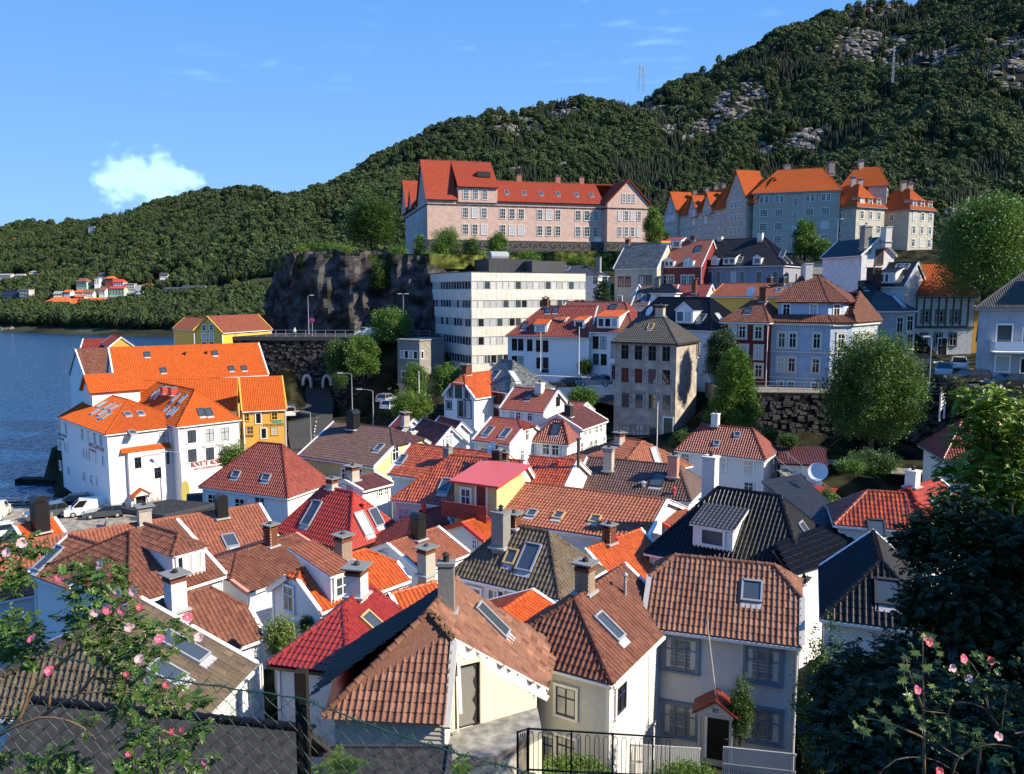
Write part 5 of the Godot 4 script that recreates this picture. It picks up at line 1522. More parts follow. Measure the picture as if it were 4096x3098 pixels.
	H["grey_side"]=house("villa","white house with dark blue-grey roof right behind the office block","house","",[15.51,-172.48,-0.45,4.46,4.28,32.5,2.18,0,4.58],"gh","anthracite","plaster_white",25.6,[["w","S",[3.62,31.48,5.68,31.47],1,1.5,"w"],["w","S",[3.65,29.4],1,1.3,"w"],["c",2.87,-0.19,1,1,36.3,"grey"],["s","S",-3.79,-1.23,1.2,1.2,"z"]],{"render": true})
	H["black_back"]=house("town_house","white town house with glossy black tile roof left of the big tree","house","",[56.35,-118.27,-0.75,2.05,5.37,29.87,3.45,0,0],"gg","black","plaster_white",22.96,[["D","S",-0.53,-4.81,2.2,1.6,"shed","black",3,"1","white"],["s","S",-0.13,-0.93,1,1,"z"],["s","S",0.59,-0.95,1,1,"z"],["s","S",0.79,-3.89,0.9,1.2,"z"]],{"render": true})
	H["white_upper"]=house("town_house","white rendered gabled house with tall white chimneys below the apartments","house","",[53.01,-126.15,1.8,5.01,3.04,34.48,2.59,0,0],"gg","anthracite","plaster_white",27.58,[["w","W",[-0.22,34.24],1.1,2,"r"],["c",-5.31,-0.79,1.3,1,38.51,"white"],["c",-4.26,1.83,0.7,0.8,38.83,"white"],["c",-4.26,1.83,1.2,1.2,38.59,"grey"]],{"render": true})
	H["ware_brown"]=house("warehouse","white gabled sea warehouse with dull brown tile roof at the water","warehouse","",[-75.25,-152.17,0.72,6.01,6.35,13.53,5.2,0,0],"gg","brown","white",6.63,[],{"board": 0.25})
	H["ware_red"]=house("warehouse","sea warehouse with low red roof behind the huge orange roof","warehouse","",[-88.5,-173.62,0.29,2.82,3.15,17.46,1.77,0,0],"gg","dullred","ochre",10.56,[],{"board": 0.3})
	H["ware_red_x"]=house("warehouse","gabled red-roofed warehouse turned towards the road behind the huge orange roof","warehouse","",[-81.95,-168.6,2.15,5.89,2.32,18.28,1.88,0,0],"gg","dullred","ochre",11.38,[],{"board": 0.3})
	H["yellow_side"]=house("warehouse","darker yellow gabled building joined to the bright yellow one","warehouse","",[-67.44,-173.58,2.41,4.6,2.97,21.38,2.42,0,0],"gg","redbrown","yellow",14.48,[],{"board": 0.3,"barge": "yellow"})
	H["red_far"]=house("warehouse","bright red gabled waterfront house behind the yellow one","warehouse","",[-60.38,-197.18,1.18,7.87,3.22,20.85,2.63,0,0],"gg","redbrown","red_paint",13.95,[["w","W",[1.11,21.22,-1.01,21.25],1.1,1.2,"y"]],{"board": 0.3,"barge": "red_paint"})
	H["brown_far"]=house("warehouse","long brown roof with roof window between the yellow and red gables","warehouse","",[-71.8,-201.26,0.19,2.74,4.57,19.69,3.58,0,0],"gg","redbrown","red_paint",12.79,[["s","S",0.35,-3.01,2,1.4,"d"]],{"board": 0.3})
	H["white_far_a"]=house("warehouse","white gable with brown roof on the far quay, nearer the red gable","warehouse","",[-65.56,-226.72,1.26,5.93,2.79,20.39,2.14,0,0],"gg","redbrown","white",13.49,[["w","W",[0.22,20.76],1,1.2,"y"]],{"board": 0.3})
	H["white_far_b"]=house("warehouse","white gable with brown roof on the far quay, nearer the cliff","warehouse","",[-64.77,-233.55,1.32,5.93,2.86,19.77,2.26,0,0],"gg","redbrown","white",12.87,[["w","W",[0.33,20.3],1,1.2,"y"]],{"board": 0.3})
	H["brown_far_b"]=house("warehouse","long brown-roofed quay building behind the two white gables","warehouse","",[-73.65,-241.29,0.25,6.28,4.16,19.23,3.02,0,0],"gg","redbrown","white",12.33,[["s","S",-4.15,-1.17,2,1.2,"d"]],{"board": 0.3})
	pass
# ------------------------------------------------------------------ larger buildings
func tree_at(x: float,z: float,y:=-99.0) -> Vector3:
	return Vector3(x,ground(x,z) if y < -90.0 else y,z)
# a building on an outline of [x,f] points (counter-clockwise seen from above is not needed); windows: [face,along,y,w,h,kind(,glass)]
func block(called: String,label: String,cat: String,pts: Array,base: float,top: float,wall: String,wins: Array,opt:={}) -> Node3D:
	var o:=thing(called,label,cat,Vector3(pts[0][0],base,-pts[0][1]),0.0,opt.get("group",""))
	var p:=[]
	var mid:=Vector3.ZERO
	for q in pts:
		p.append(Vector3(q[0] - pts[0][0],0,-(q[1] - pts[0][1])))
		mid += p[-1]/pts.size()
	var ht:=top - base
	var b:=MB.new()
	var fr:=[]
	for i in p.size():
		var a: Vector3=p[i]
		var c: Vector3=p[(i+1) % p.size()]
		var r:=(c - a).normalized()
		var n:=Vector3.UP.cross(r)*-1.0
		n=r.cross(Vector3.UP)
		if n.dot(a - mid) < 0: n=-n
		var left:=a
		if r.cross(Vector3.UP).dot(n) < 0:
			left=c; r=-r
		fr.append([left,r,n,a.distance_to(c)])
		var poly:=PackedVector2Array([Vector2(0,0),Vector2(a.distance_to(c),0),Vector2(a.distance_to(c),ht),Vector2(0,ht)])
		if opt.get("boards",false): boards(b,left,r,n,poly,0.17)
		else: b.q(left,left+r*poly[1].x,left+r*poly[1].x+Vector3.UP*ht,left+Vector3.UP*ht)
	for i in range(1,p.size() - 1): b.t(p[0]+Vector3.UP*ht,p[i]+Vector3.UP*ht,p[i+1]+Vector3.UP*ht)
	var wo:=part(o,"wall",b,M[wall])
	# cornices,belt courses and plinths: [height above sea,thickness,projection,material]
	for c in opt.get("bands",[]):
		var m:=MB.new()
		for f in fr:
			m.bar(f[0] - f[1]*c[2]+Vector3.UP*(c[0] - base)+f[2]*0.0,f[0]+f[1]*(f[3]+c[2])+Vector3.UP*(c[0] - base),c[2]*2.0,c[1])
		part(o,"cornice",m,M[c[3]])
	for w in wins:
		var f: Array=fr[w[0]]
		var x:=Transform3D(Basis(f[1],Vector3.UP,f[2]),f[0]+f[1]*w[1]+Vector3.UP*(w[2] - base)+f[2]*0.012)
		if w[5] == "door": door(o,x,w[3],w[4],w[6])
		else: window(o,x,w[3],w[4],w[5],w[6] if w.size() > 6 else "")
	o.set_meta("frames",1)
	o.remove_meta("frames")
	fr_last=fr
	return o
var fr_last:=[]
# roof faces given in world points,under a building's node
func roof_faces(o: Node3D,faces: Array,style: String,caps: Array,near:=false,called:="roof") -> MeshInstance3D:
	var deck:=MB.new()
	var loc:=[]
	for f in faces:
		var g:=[]
		for p in f: g.append(Vector3(p[0],p[1],-p[2]) - o.position)
		loc.append(g)
		slab_face(deck,g)
	var rf:=part(o,called,deck,tone_mat(style,1))
	var lc:=[]
	for c in caps: lc.append([Vector3(c[0][0],c[0][1],-c[0][2]) - o.position,Vector3(c[1][0],c[1][1],-c[1][2]) - o.position])
	lay_tiles(rf,loc,style,lc,near)
	return rf
# hip roof over four eave corners [x,f] (first edge along the ridge),insets at both ends; a gable has inset 0
func hip_over(o: Node3D,p: Array,eave: float,rise: float,i0: float,i1: float,style: String,out:=0.4) -> void:
	var c:=[]
	var m:=Vector2.ZERO
	for q in p: m += Vector2(q[0],q[1])/4.0
	for q in p:
		var v:=Vector2(q[0],q[1])
		c.append(v+(v - m).normalized()*out*1.3)
	var l: float=c[0].distance_to(c[1])
	var a: Vector2=(c[0]+c[3])/2.0
	var b: Vector2=(c[1]+c[2])/2.0
	var ra:=a.lerp(b,i0/l)
	var rb:=b.lerp(a,i1/l)
	var E:=[]
	for v in c: E.append([v.x,eave,v.y])
	var A:=[ra.x,eave+rise,ra.y]
	var B:=[rb.x,eave+rise,rb.y]
	var faces:=[[E[0],E[1],B,A],[E[2],E[3],A,B]]
	var caps:=[[A,B]]
	if i0 > 0.05:
		faces.append([E[3],E[0],A]); caps.append_array([[E[0],A],[E[3],A]])
	if i1 > 0.05:
		faces.append([E[1],E[2],B]); caps.append_array([[E[1],B],[E[2],B]])
	roof_faces(o,faces,style,caps)
	var gut:=MB.new()
	for k in 4: gut.bar(Vector3(E[k][0],eave - 0.1,-E[k][2]) - o.position,Vector3(E[(k+1) % 4][0],eave - 0.1,-E[(k+1) % 4][2]) - o.position,0.12,0.14)
	part(o,"gutter",gut,M["zinc"])
func gable_wall(o: Node3D,a: Array,b: Array,eave: float,rise: float,mt: String) -> void:
	var w:=MB.new()
	var A:=Vector3(a[0],eave,-a[1]) - o.position
	var B:=Vector3(b[0],eave,-b[1]) - o.position
	w.t(A,B,(A+B)/2+Vector3.UP*rise)
	part(o,"gable",w,M[mt])
func along(a: Array,b: Array,t: float) -> Array:
	var d:=Vector2(b[0] - a[0],b[1] - a[1]).normalized()
	return [a[0]+d.x*t,a[1]+d.y*t]
func pipe_chimney(o: Node3D,x: float,y: float,f: float,w: float,h: float,kind: String) -> void:
	chimney(o,Vector3(x,y,-f) - o.position,w,w,h,kind)
func office() -> void:
	var C:=[-7.5,150.0]
	var Rr:=[14.4,161.0]
	var L:=[-20.85,175.6]
	var Bk:=[1.05,186.6]
	var o:=block("office_building","white six-storey office block with ribbon windows and a dark rooftop plant room","office block",[L,C,Rr,Bk],11.0,32.6,"zinc",[])
	var fr:=fr_last
	var bands:=[[31.17,32.8],[27.67,29.63],[24.27,26.17],[20.9,22.73],[17.45,19.3],[12.0,15.85]]
	var glaz:=[[29.63,31.17],[26.17,27.67],[22.73,24.27],[19.3,20.9],[15.85,17.45]]
	for fi in 2:
		var f: Array=fr[fi]
		var n:=28 if fi == 0 else 24
		var step: float=f[3]/n
		var pm:={}
		for bd in bands:
			for i in n:
				var m:=MB.new()
				m.at(Vector3(step/2,0,0.07),Vector3(step - 0.025,bd[1] - bd[0],0.14))
				put(o,"panel",m.mesh(),M["panel"],Transform3D(Basis(f[1],Vector3.UP,f[2]),f[0]+f[1]*step*i+Vector3.UP*((bd[0]+bd[1])/2 - 11.0)))
		for gz in glaz:
			var nw:=22 if fi == 0 else 19
			var ws: float=f[3]/nw
			for i in nw:
				var x:=Transform3D(Basis(f[1],Vector3.UP,f[2]),f[0]+f[1]*ws*(i+0.5)+Vector3.UP*((gz[0]+gz[1])/2 - 11.0))
				window(o,x,ws - 0.14,gz[1] - gz[0] - 0.1,"O",(["glass_mid","glass_pale","glass_mid","glass_dark"] if fi == 0 else ["glass_pale","blind","glass_pale","glass_mid","glass_dark"])[R.randi() % (4 if fi == 0 else 5)])
	var ph:=MB.new()
	for q in [[Vector3(-1.5,34.2,-173),Vector3(11.0,3.4,7.0),0.48],[Vector3(6.5,34.0,-172),Vector3(8.0,3.0,5.0),0.48]]:
		ph.box(Transform3D(Basis(Vector3.UP,q[2]),q[0] - o.position),q[1])
	for i in 40: ph.box(Transform3D(Basis(Vector3.UP,0.48),Vector3(-1.5,34.2,-173) - o.position)*Transform3D(Basis(),Vector3(-5.4+i*0.276,0,3.52)),Vector3(0.1,3.4,0.06))
	part(o,"plant_room",ph,M["metal_dark"])
	var du:=MB.new()
	du.tube([Vector3(-4.6,36.6,-171) - o.position,Vector3(-1.0,36.6,-172.5) - o.position],1.0,1.0,14)
	part(o,"duct",du,M["metal_light"],false)
	var cp:=MB.new()
	for f in fr: cp.bar(f[0]+Vector3.UP*21.85,f[0]+f[1]*f[3]+Vector3.UP*21.85,0.5,0.1)
	part(o,"roof_edge",cp,M["metal_dark"])
	var an:=block("annex","low grey concrete annex with a strip of windows left of the white office block","building",[[-21.5,152.0],[-17.0,149.0],[-13.0,156.0],[-17.5,159.0]],12.0,20.4,"concrete",[[0,1.2,17.6,0.9,1.4,"1"],[0,2.3,17.6,0.9,1.4,"1"],[0,3.4,17.6,0.9,1.4,"1"],[0,4.5,17.6,0.9,1.4,"1"],[1,0.8,17.6,0.8,1.4,"1"],[0,1.5,13.9,0.9,1.2,"1"],[0,3.2,13.9,0.9,1.2,"1"]],{"bands": [[20.3,0.25,0.2,"concrete"],[16.2,0.15,0.05,"concrete"]]})
func school() -> void:
	var O:=Vector2(-20.5,200.0)
	var d:=Vector2(0.966,0.259)
	var n:=Vector2(-0.259,0.966)
	var P:=func(t: float,s: float) -> Array: return [O.x+d.x*t+n.x*s,O.y+d.y*t+n.y*s]
	var wins:=[]
	# left block with its bay,then the long front,then the gabled wing
	for y in [48.5,44.5,52.7]:
		for k in 3: wins.append([0,9.4+k*2.35,y,1.35,2.4,"S"])
	for y in [48.5,44.5,40.4]:
		for g in [18.8,28.4,38.6]:
			for k in 3: wins.append([0,g+k*2.4,y,1.4,2.4 if y > 41.0 else 2.2,"S"])
	for k in 3: wins.append([0,9.4+k*2.35,40.4,1.4,2.2,"S"])
	wins.append([0,44.0,40.0,1.5,3.0,"door","trim"])
	for y in [48.5,44.5]:
		for k in 11: wins.append([3,3.0+k*2.6+(k/3)*1.2,y,1.3,2.4,"S"])
	var o:=block("school_building","big pink school with red tile roofs on top of the rock","school",[P.call(0,0),P.call(45.6,0),P.call(45.6,13.5),P.call(0,40)],37.0,51.4,"pink_render",wins,{"bands": [[50.3,0.3,0.1,"stone"],[42.0,0.25,0.12,"pink_render"]]})
	var pl:=MB.new()
	var q0: Array=P.call(-0.1,-0.12)
	var q1: Array=P.call(45.6,-0.12)
	pl.bar(Vector3(q0[0],39.6,-q0[1]) - o.position,Vector3(q1[0],39.6,-q1[1]) - o.position,0.3,4.6)
	part(o,"plinth",pl,M["stone"])
	# left block: steep gable roof,lower strip in front of the blank wall,bay raised one storey
	var e:=51.4
	var pts:=func(t: float,s: float,y: float) -> Array:
		var v: Array=P.call(t,s)
		return [v[0],y,v[1]]
	roof_faces(o,[[pts.call(-0.4,-0.5,e),pts.call(7.4,-0.5,e),pts.call(7.4,8,61.9),pts.call(-0.4,8,61.9)],[pts.call(7.4,-0.9,54.6),pts.call(17.7,-0.9,54.6),pts.call(17.7,8,61.9),pts.call(7.4,8,61.9)],[pts.call(17.7,16.5,e),pts.call(-0.4,16.5,e),pts.call(-0.4,8,61.9),pts.call(17.7,8,61.9)]],"school",[[pts.call(-0.4,8,61.95),pts.call(17.7,8,61.95)]])
	var bay:=MB.new()
	var v0: Array=pts.call(7.6,-0.35,e)
	var v1: Array=pts.call(17.4,-0.35,e)
	var a:=Vector3(v0[0],e - 0.4,-v0[2]) - o.position
	var b:=Vector3(v1[0],e - 0.4,-v1[2]) - o.position
	bay.q(a,b,b+Vector3.UP*3.7,a+Vector3.UP*3.7)
	var dn:=Vector3(n.x,0,-n.y)*3.0
	bay.q(a+dn,a,a+Vector3.UP*3.7,a+dn+Vector3.UP*3.7)
	bay.q(b,b+dn,b+dn+Vector3.UP*3.7,b+Vector3.UP*3.7)
	part(o,"bay",bay,M["pink_render"])
	for k in 3: window(o,Transform3D(Basis((b - a).normalized(),Vector3.UP,-dn.normalized()),a+(b - a).normalized()*(1.9+k*2.35)+Vector3.UP*1.9),1.35,2.3,"S","glass_mid")
	gable_wall(o,P.call(0,0),P.call(0,16),e,10.3,"pink_render")
	gable_wall(o,P.call(17.4,0),P.call(17.4,16),e,10.3,"pink_render")
	# long front
	roof_faces(o,[[pts.call(17.4,-0.5,e),pts.call(45.6,-0.5,e),pts.call(45.6,6.5,57.2),pts.call(17.4,6.5,57.2)],[pts.call(50,13.5,e),pts.call(17.4,13.5,e),pts.call(17.4,6.5,57.2),pts.call(50,6.5,57.2)]],"school",[[pts.call(17.4,6.5,57.25),pts.call(51,6.5,57.25)]])
	# rear wing on the left with two gables
	roof_faces(o,[[pts.call(-0.6,16,e),pts.call(-0.6,41,e),pts.call(6,41,58),pts.call(6,16,58)],[pts.call(12,41,e),pts.call(12,16,e),pts.call(6,16,58),pts.call(6,41,58)]],"school",[])
	for s in [[19.0,26.0,56.5],[30.0,42.0,60.5]]:
		var m: float=(s[0]+s[1])/2
		roof_faces(o,[[pts.call(-1.2,s[0] - 0.3,e),pts.call(-1.2,m,s[2]),pts.call(7,m,s[2]),pts.call(7,s[0] - 0.3,e)],[pts.call(-1.2,m,s[2]),pts.call(-1.2,s[1]+0.3,e),pts.call(7,s[1]+0.3,e),pts.call(7,m,s[2])]],"school",[[pts.call(-1.2,m,s[2]),pts.call(6,m,s[2])]])
		gable_wall(o,P.call(-0.9,s[0]),P.call(-0.9,s[1]),e,s[2] - e - 0.1,"pink_render")
	# skylights,chimneys
	for t in [20.5,25.0,29.5,34.0,39.0,43.0]:
		var c: Array=pts.call(t,2.6,e+2.55)
		var up:=Vector3(-n.x*5.8/7.0,1.0,n.y*5.8/7.0).normalized()
		var xx:=Vector3(d.x,0,-d.y)
		skylight(o,Transform3D(Basis(xx,up,xx.cross(up)),Vector3(c[0],c[1],-c[2]) - o.position),0.95,1.6,"z")
	for t in [25.0,35.5,42.0]:
		var c: Array=pts.call(t,7.0,57.0)
		pipe_chimney(o,c[0],c[1] - 0.6,c[2],1.2,2.6,"pink")
	var te:=MB.new()
	var tc: Array=pts.call(14.6,3.0,58.2)
	te.box(Transform3D(Basis(Vector3(d.x,0,-d.y),Vector3.UP,Vector3(-n.x,0,n.y)),Vector3(tc[0],tc[1],-tc[2]) - o.position),Vector3(3.4,1.3,1.6))
	part(o,"roof_terrace",te,M["black_soot"])
	# the gabled wing to the right
	var ww:=[]
	for y in [48.5,44.5]:
		for k in 4: ww.append([0,3.4+k*1.75,y,1.0,2.4,"S"])
	for k in 3: ww.append([0,4.4+k*1.3,52.9,0.8,2.2,"S"])
	ww.append([0,3.4,40.4,0.8,1.0,"y"]); ww.append([0,5.6,40.4,0.8,1.0,"y"])
	var w:=block("school_wing","gabled pink end wing of the school beside the birch tree","school wing",[P.call(45.6,-2.4),P.call(57,-2.4),P.call(57,14),P.call(45.6,14)],36.5,51.4,"pink_render",ww.filter(func(z): return z[2] < 51.0),{"bands": [[50.3,0.3,0.1,"stone"]]})
	var f: Array=fr_last[0]
	for z in ww:
		if z[2] > 51.0: window(w,Transform3D(Basis(f[1],Vector3.UP,f[2]),f[0]+f[1]*z[1]+Vector3.UP*(z[2] - 36.5)+f[2]*0.02),z[3],z[4],"S","glass_mid")
	var pw:=MB.new()
	var a0: Array=P.call(45.5,-2.5)
	var a1: Array=P.call(57.1,-2.5)
	pw.bar(Vector3(a0[0],39.2,-a0[1]) - w.position,Vector3(a1[0],39.2,-a1[1]) - w.position,0.3,5.4)
	part(w,"plinth",pw,M["stone"])
	roof_faces(w,[[pts.call(45.1,-2.9,e),pts.call(51.3,-2.9,57.6),pts.call(51.3,14,57.6),pts.call(45.1,14,e)],[pts.call(51.3,-2.9,57.6),pts.call(57.6,-2.9,e),pts.call(57.6,14,e),pts.call(51.3,14,57.6)]],"school",[[pts.call(51.3,-2.9,57.65),pts.call(51.3,14,57.65)]])
	gable_wall(w,P.call(45.6,-2.4),P.call(57,-2.4),e,6.0,"pink_render")
func apartments() -> void:
	# central block
	var Q:=[81.2,205.0]
	var Pc:=[61.9,212.2]
	var back:=Vector2(0.35,0.94)
	var wins:=[]
	for y in [52.6,49.2,45.8,42.5]:
		for t in [2.6,6.3,10.2,13.6,17.3]:
			if t == 10.2: wins.append([0,t,y - 0.9,1.1,1.8,"S"])
			elif y > 52.0:
				wins.append([0,t - 0.6,y,0.9,1.7,"w"]); wins.append([0,t+0.6,y,0.9,1.7,"w"])
			else: wins.append([0,t,y,1.8,1.7,"S"])
	var o:=block("apartment_house","central block of the long grey apartment row with orange hipped roof","apartment house",[Pc,Q,[Q[0]+4.2,Q[1]+11.3],[Pc[0]+4.2,Pc[1]+11.3]],39.0,54.2,"grey_render",wins,{"bands": [[54.0,0.35,0.25,"grey_render"],[50.9,0.15,0.08,"grey_render"]]})
	hip_over(o,[Pc,Q,[Q[0]+4.2,Q[1]+11.3],[Pc[0]+4.2,Pc[1]+11.3]],54.2,6.4,6.0,5.0,"ware",0.5)
	for c in [[71.5,216.5],[81.5,212.5]]: pipe_chimney(o,c[0],59.4,c[1],1.5,2.6,"grey")
	# long wing running away to the left,with three gables towards the town
	var A:=Pc
	var Bq:=[48.1,255.9]
	var u:=Vector2(Bq[0] - A[0],Bq[1] - A[1]).normalized()
	var s:=Vector2(0.95,0.30)
	var W:=func(t: float,k: float) -> Array: return [A[0]+u.x*t+s.x*k,A[1]+u.y*t+s.y*k]
	var lw:=[]
	for y in [49.5,46.0,42.7]:
		for k in 13: lw.append([3,3.0+k*3.35,y,1.1,1.9,"w"])
	var o2:=block("apartment_wing","long grey apartment wing with dark orange roof and small street gables","apartment house",[W.call(2,0),W.call(2,11),W.call(46,11),W.call(46,0)],39.0,52.0,"grey_render",lw,{"bands": [[51.8,0.3,0.2,"grey_render"]]})
	var pt:=func(t: float,k: float,y: float) -> Array:
		var v: Array=W.call(t,k)
		return [v[0],y,v[1]]
	roof_faces(o2,[[pt.call(-1,-0.5,51.9),pt.call(46.5,-0.5,51.9),pt.call(46.5,5.5,58.4),pt.call(-1,5.5,58.4)],[pt.call(46.5,11.5,51.9),pt.call(-1,11.5,51.9),pt.call(-1,5.5,58.4),pt.call(46.5,5.5,58.4)]],"ware",[[pt.call(-1,5.5,58.45),pt.call(46.5,5.5,58.45)]])
	gable_wall(o2,W.call(46,0),W.call(46,11),52.0,6.3,"grey_render")
	for g in [[2.0,11.5,61.0,53.5],[19.0,23.5,57.0,53.0],[27.0,31.5,57.0,53.0],[38.0,46.5,59.5,53.0]]:
		var m: float=(g[0]+g[1])/2
		var fw:=MB.new()
		var a0: Array=pt.call(g[0],-0.8,0)
		var a1: Array=pt.call(g[1],-0.8,0)
		var VA:=Vector3(a0[0],0,-a0[2]) - o2.position*Vector3(1,0,1)
		var VB:=Vector3(a1[0],0,-a1[2]) - o2.position*Vector3(1,0,1)
		var lo: float=0.0 if g[1] - g[0] > 6.0 else 12.0
		fw.q(VB+Vector3.UP*lo,VA+Vector3.UP*lo,VA+Vector3.UP*(g[3] - 39.0),VB+Vector3.UP*(g[3] - 39.0))
		fw.t(VB+Vector3.UP*(g[3] - 39.0),VA+Vector3.UP*(g[3] - 39.0),(VA+VB)/2+Vector3.UP*(g[2] - 39.2))
		var sd:=Vector3(s.x,0,-s.y)*6.0
		for V in [VA,VB]: fw.q(V+Vector3.UP*lo,V+sd+Vector3.UP*lo,V+sd+Vector3.UP*(g[3] - 39.0),V+Vector3.UP*(g[3] - 39.0))
		part(o2,"street_gable",fw,M["grey_render"])
		roof_faces(o2,[[pt.call(g[0] - 0.3,-1.2,g[3] - 0.2),pt.call(m,-1.2,g[2]),pt.call(m,6,g[2]),pt.call(g[0] - 0.3,6,g[3] - 0.2)],[pt.call(m,-1.2,g[2]),pt.call(g[1]+0.3,-1.2,g[3] - 0.2),pt.call(g[1]+0.3,6,g[3] - 0.2),pt.call(m,6,g[2])]],"ware",[[pt.call(m,-1.2,g[2]),pt.call(m,6,g[2])]])
		var xr:=(VA - VB).normalized()
		var nn:=-Vector3(s.x,0,-s.y)
		var ny:=[g[3] - 39.0 - 1.2,g[3] - 39.0+1.6] if g[1] - g[0] < 6.0 else [g[3] - 40.4,g[3] - 43.8,g[3] - 47.2,g[3] - 39.0+1.5]
		for y in ny:
			var cnt:=2 if y < g[3] - 39.0 else 1
			if g[1] - g[0] > 6.0 and cnt == 2: cnt=3
			for k in cnt: window(o2,Transform3D(Basis(xr,Vector3.UP,nn),(VA+VB)/2+xr*(k - (cnt - 1)/2.0)*1.9+Vector3.UP*y+nn*0.02),1.0,1.7,"w")
	for t in [13.0,18.0,24.0,28.0,33.0,40.0]:
		var c: Array=pt.call(t,6.0,58.0)
		pipe_chimney(o2,c[0],57.6,c[2],1.1,2.2,"grey")
	# sunlit block to the right with three dormers
	for z in [[[83.7,201.0],[92.6,205.5],49.8,6.0,"apartment block with orange mansard roof and sunlit cream end, right of the central block",6.5],[[98.5,205.0],[106.8,209.2],49.6,5.6,"farthest apartment block with sunlit end and three dormers, half behind the big tree",5.5]]:
		var K: Array=z[0]
		var E: Array=z[1]
		var bw:=[]
		for y in [47.9,44.6,41.4]:
			for t in [2.0,5.0,8.0]: bw.append([1,t,y,1.1,1.8,"w"])
			bw.append([0,6.5,y,1.1,1.5,"w"])
		var L:=[K[0] - 5.2,K[1]+10.2]
		var D2:=[E[0] - 5.2,E[1]+10.2]
		var bo:=block("apartment_house",z[4],"apartment house",[L,K,E,D2],38.5,z[2],"grey_render",bw,{"bands": [[z[2] - 0.15,0.3,0.2,"grey_render"]]})
		hip_over(bo,[L,K,E,D2],z[2],z[3],4.0,4.2,"ware",0.5)
		for k in 3:
			var c:=along(K,E,2.0+k*2.9)
			var dm:=Node3D.new()
			dm.name="dormer"
			var nx:=Vector3(E[0] - K[0],0,-(E[1] - K[1])).normalized()
			var nz:=nx.cross(Vector3.UP)
			dm.transform=Transform3D(Basis(nx,Vector3.UP,nz),Vector3(c[0],z[2]+0.3,-c[1]) - bo.position - nz*0.2)
			bo.add_child(dm,true)
			var db:=MB.new()
			db.at(Vector3(0,1.0,-1.1),Vector3(1.7,2.2,2.4))
			part(dm,"dormer_wall",db,M["grey_render"])
			var dr:=MB.new()
			dr.box(Transform3D(Basis(Vector3.RIGHT,0.18),Vector3(0,2.2,-1.0)),Vector3(2.1,0.14,2.9))
			part(dm,"dormer_roof",dr,tone_mat("ware",2))
			window_flat(dm,Transform3D(Basis(),Vector3(0,1.05,0.11)),1.2,1.5,"w")
		pipe_chimney(bo,(K[0]+D2[0])/2,z[2]+z[3] - 1.0,(K[1]+D2[1])/2,1.1,3.2,"stucco")
		pipe_chimney(bo,(K[0]+D2[0])/2+2.2,z[2]+z[3] - 1.2,(K[1]+D2[1])/2+1.0,1.1,3.0,"stucco")
	var tw:=block("apartment_tower","slim grey stair tower with orange hipped roof between the two sunlit apartment blocks","tower",[[91.5,213.0],[95.6,211.5],[98.0,216.0],[94.0,217.5]],39.0,56.2,"grey_render",[[1,2.4,54.2,0.8,1.2,"w"],[1,2.4,50.8,0.8,1.4,"w"],[1,2.4,47.4,0.8,1.4,"w"],[1,2.4,44.0,0.8,1.4,"w"]])
	hip_over(tw,[[85.5,214.5],[95.6,211.5],[98.0,216.0],[88.0,219.5]],56.2,5.0,3.0,2.6,"ware",0.4)
	pipe_chimney(tw,90.5,60.0,216.0,1.1,3.2,"stucco")
func blue_house() -> void:
	var A:=[31.9,101.0]
	var B:=[38.2,97.5]
	var C:=[41.1,98.4]
	var D:=[47.5,105.5]
	var E:=[37.0,112.0]
	var w:=[]
	for t in [1.6,2.9,5.7]:
		w.append([0,t,23.2,0.8,1.75,"v"]); w.append([0,t,20.2,0.8,1.7,"v"]); w.append([0,t,17.4,0.75,1.4,"y"])
	w.append([1,1.5,23.2,0.9,1.75,"v"]); w.append([1,1.5,20.2,0.9,1.7,"v"])
	for t in [1.4,3.2,5.2,6.6]:
		w.append([2,t,23.2,0.8,1.75,"v"]); w.append([2,t,20.2,0.8,1.7,"v"])
	var o:=block("town_house","large pale blue corner town house with cream window surrounds and brown roof","house",[A,B,C,D,E],15.5,25.3,"pale_blue_render",w,{"bands": [[25.2,0.35,0.3,"trim_stone"],[21.8,0.18,0.1,"trim_stone"],[18.6,0.16,0.1,"trim_stone"]]})
	# skirt of tiles round the set-back top storey
	var f:=[[31.5,25.45,100.7],[38.2,25.45,97.0],[41.4,25.45,97.9],[48.1,25.45,105.4],[37.0,25.45,112.6]]
	var g:=[[33.0,26.3,101.6],[38.3,26.3,98.6],[40.6,26.3,99.4],[44.2,29.2,104.0],[37.0,28.8,108.0]]
	roof_faces(o,[[f[0],f[1],g[1],g[0]],[f[1],f[2],g[2],g[1]],[f[2],f[3],g[3],g[2]],[f[3],f[4],g[4],g[3]],[f[4],f[0],g[0],g[4]]],"brown",[[f[1],g[1]],[f[2],g[2]]])
	var top:=MB.new()
	var up:=block("roof_storey","pale blue set-back attic storey on top of the corner town house","attic",[[33.2,101.7],[38.3,98.8],[40.5,99.5],[43.6,103.8],[37.0,108.0]],25.6,27.9,"pale_blue",[[0,1.0,26.95,0.85,1.3,"w"],[0,4.2,26.95,0.85,1.3,"w"],[1,1.2,26.95,0.85,1.3,"w"]],{"boards": true})
	var e:=[[32.7,27.85,101.6],[38.2,27.85,98.2],[40.9,27.85,99.0],[44.6,27.85,104.2],[37.0,27.85,108.8]]
	var ap:=[38.6,31.1,103.2]
	var ap2:=[37.0,31.1,104.6]
	roof_faces(up,[[e[0],e[1],ap,ap2],[e[1],e[2],ap],[e[2],e[3],ap],[e[3],e[4],ap2,ap],[e[4],e[0],ap2]],"brown",[[e[1],ap],[e[2],ap],[ap,ap2],[e[0],ap2],[e[3],ap]])
	pipe_chimney(up,37.4,30.0,103.6,0.9,2.6,"white")
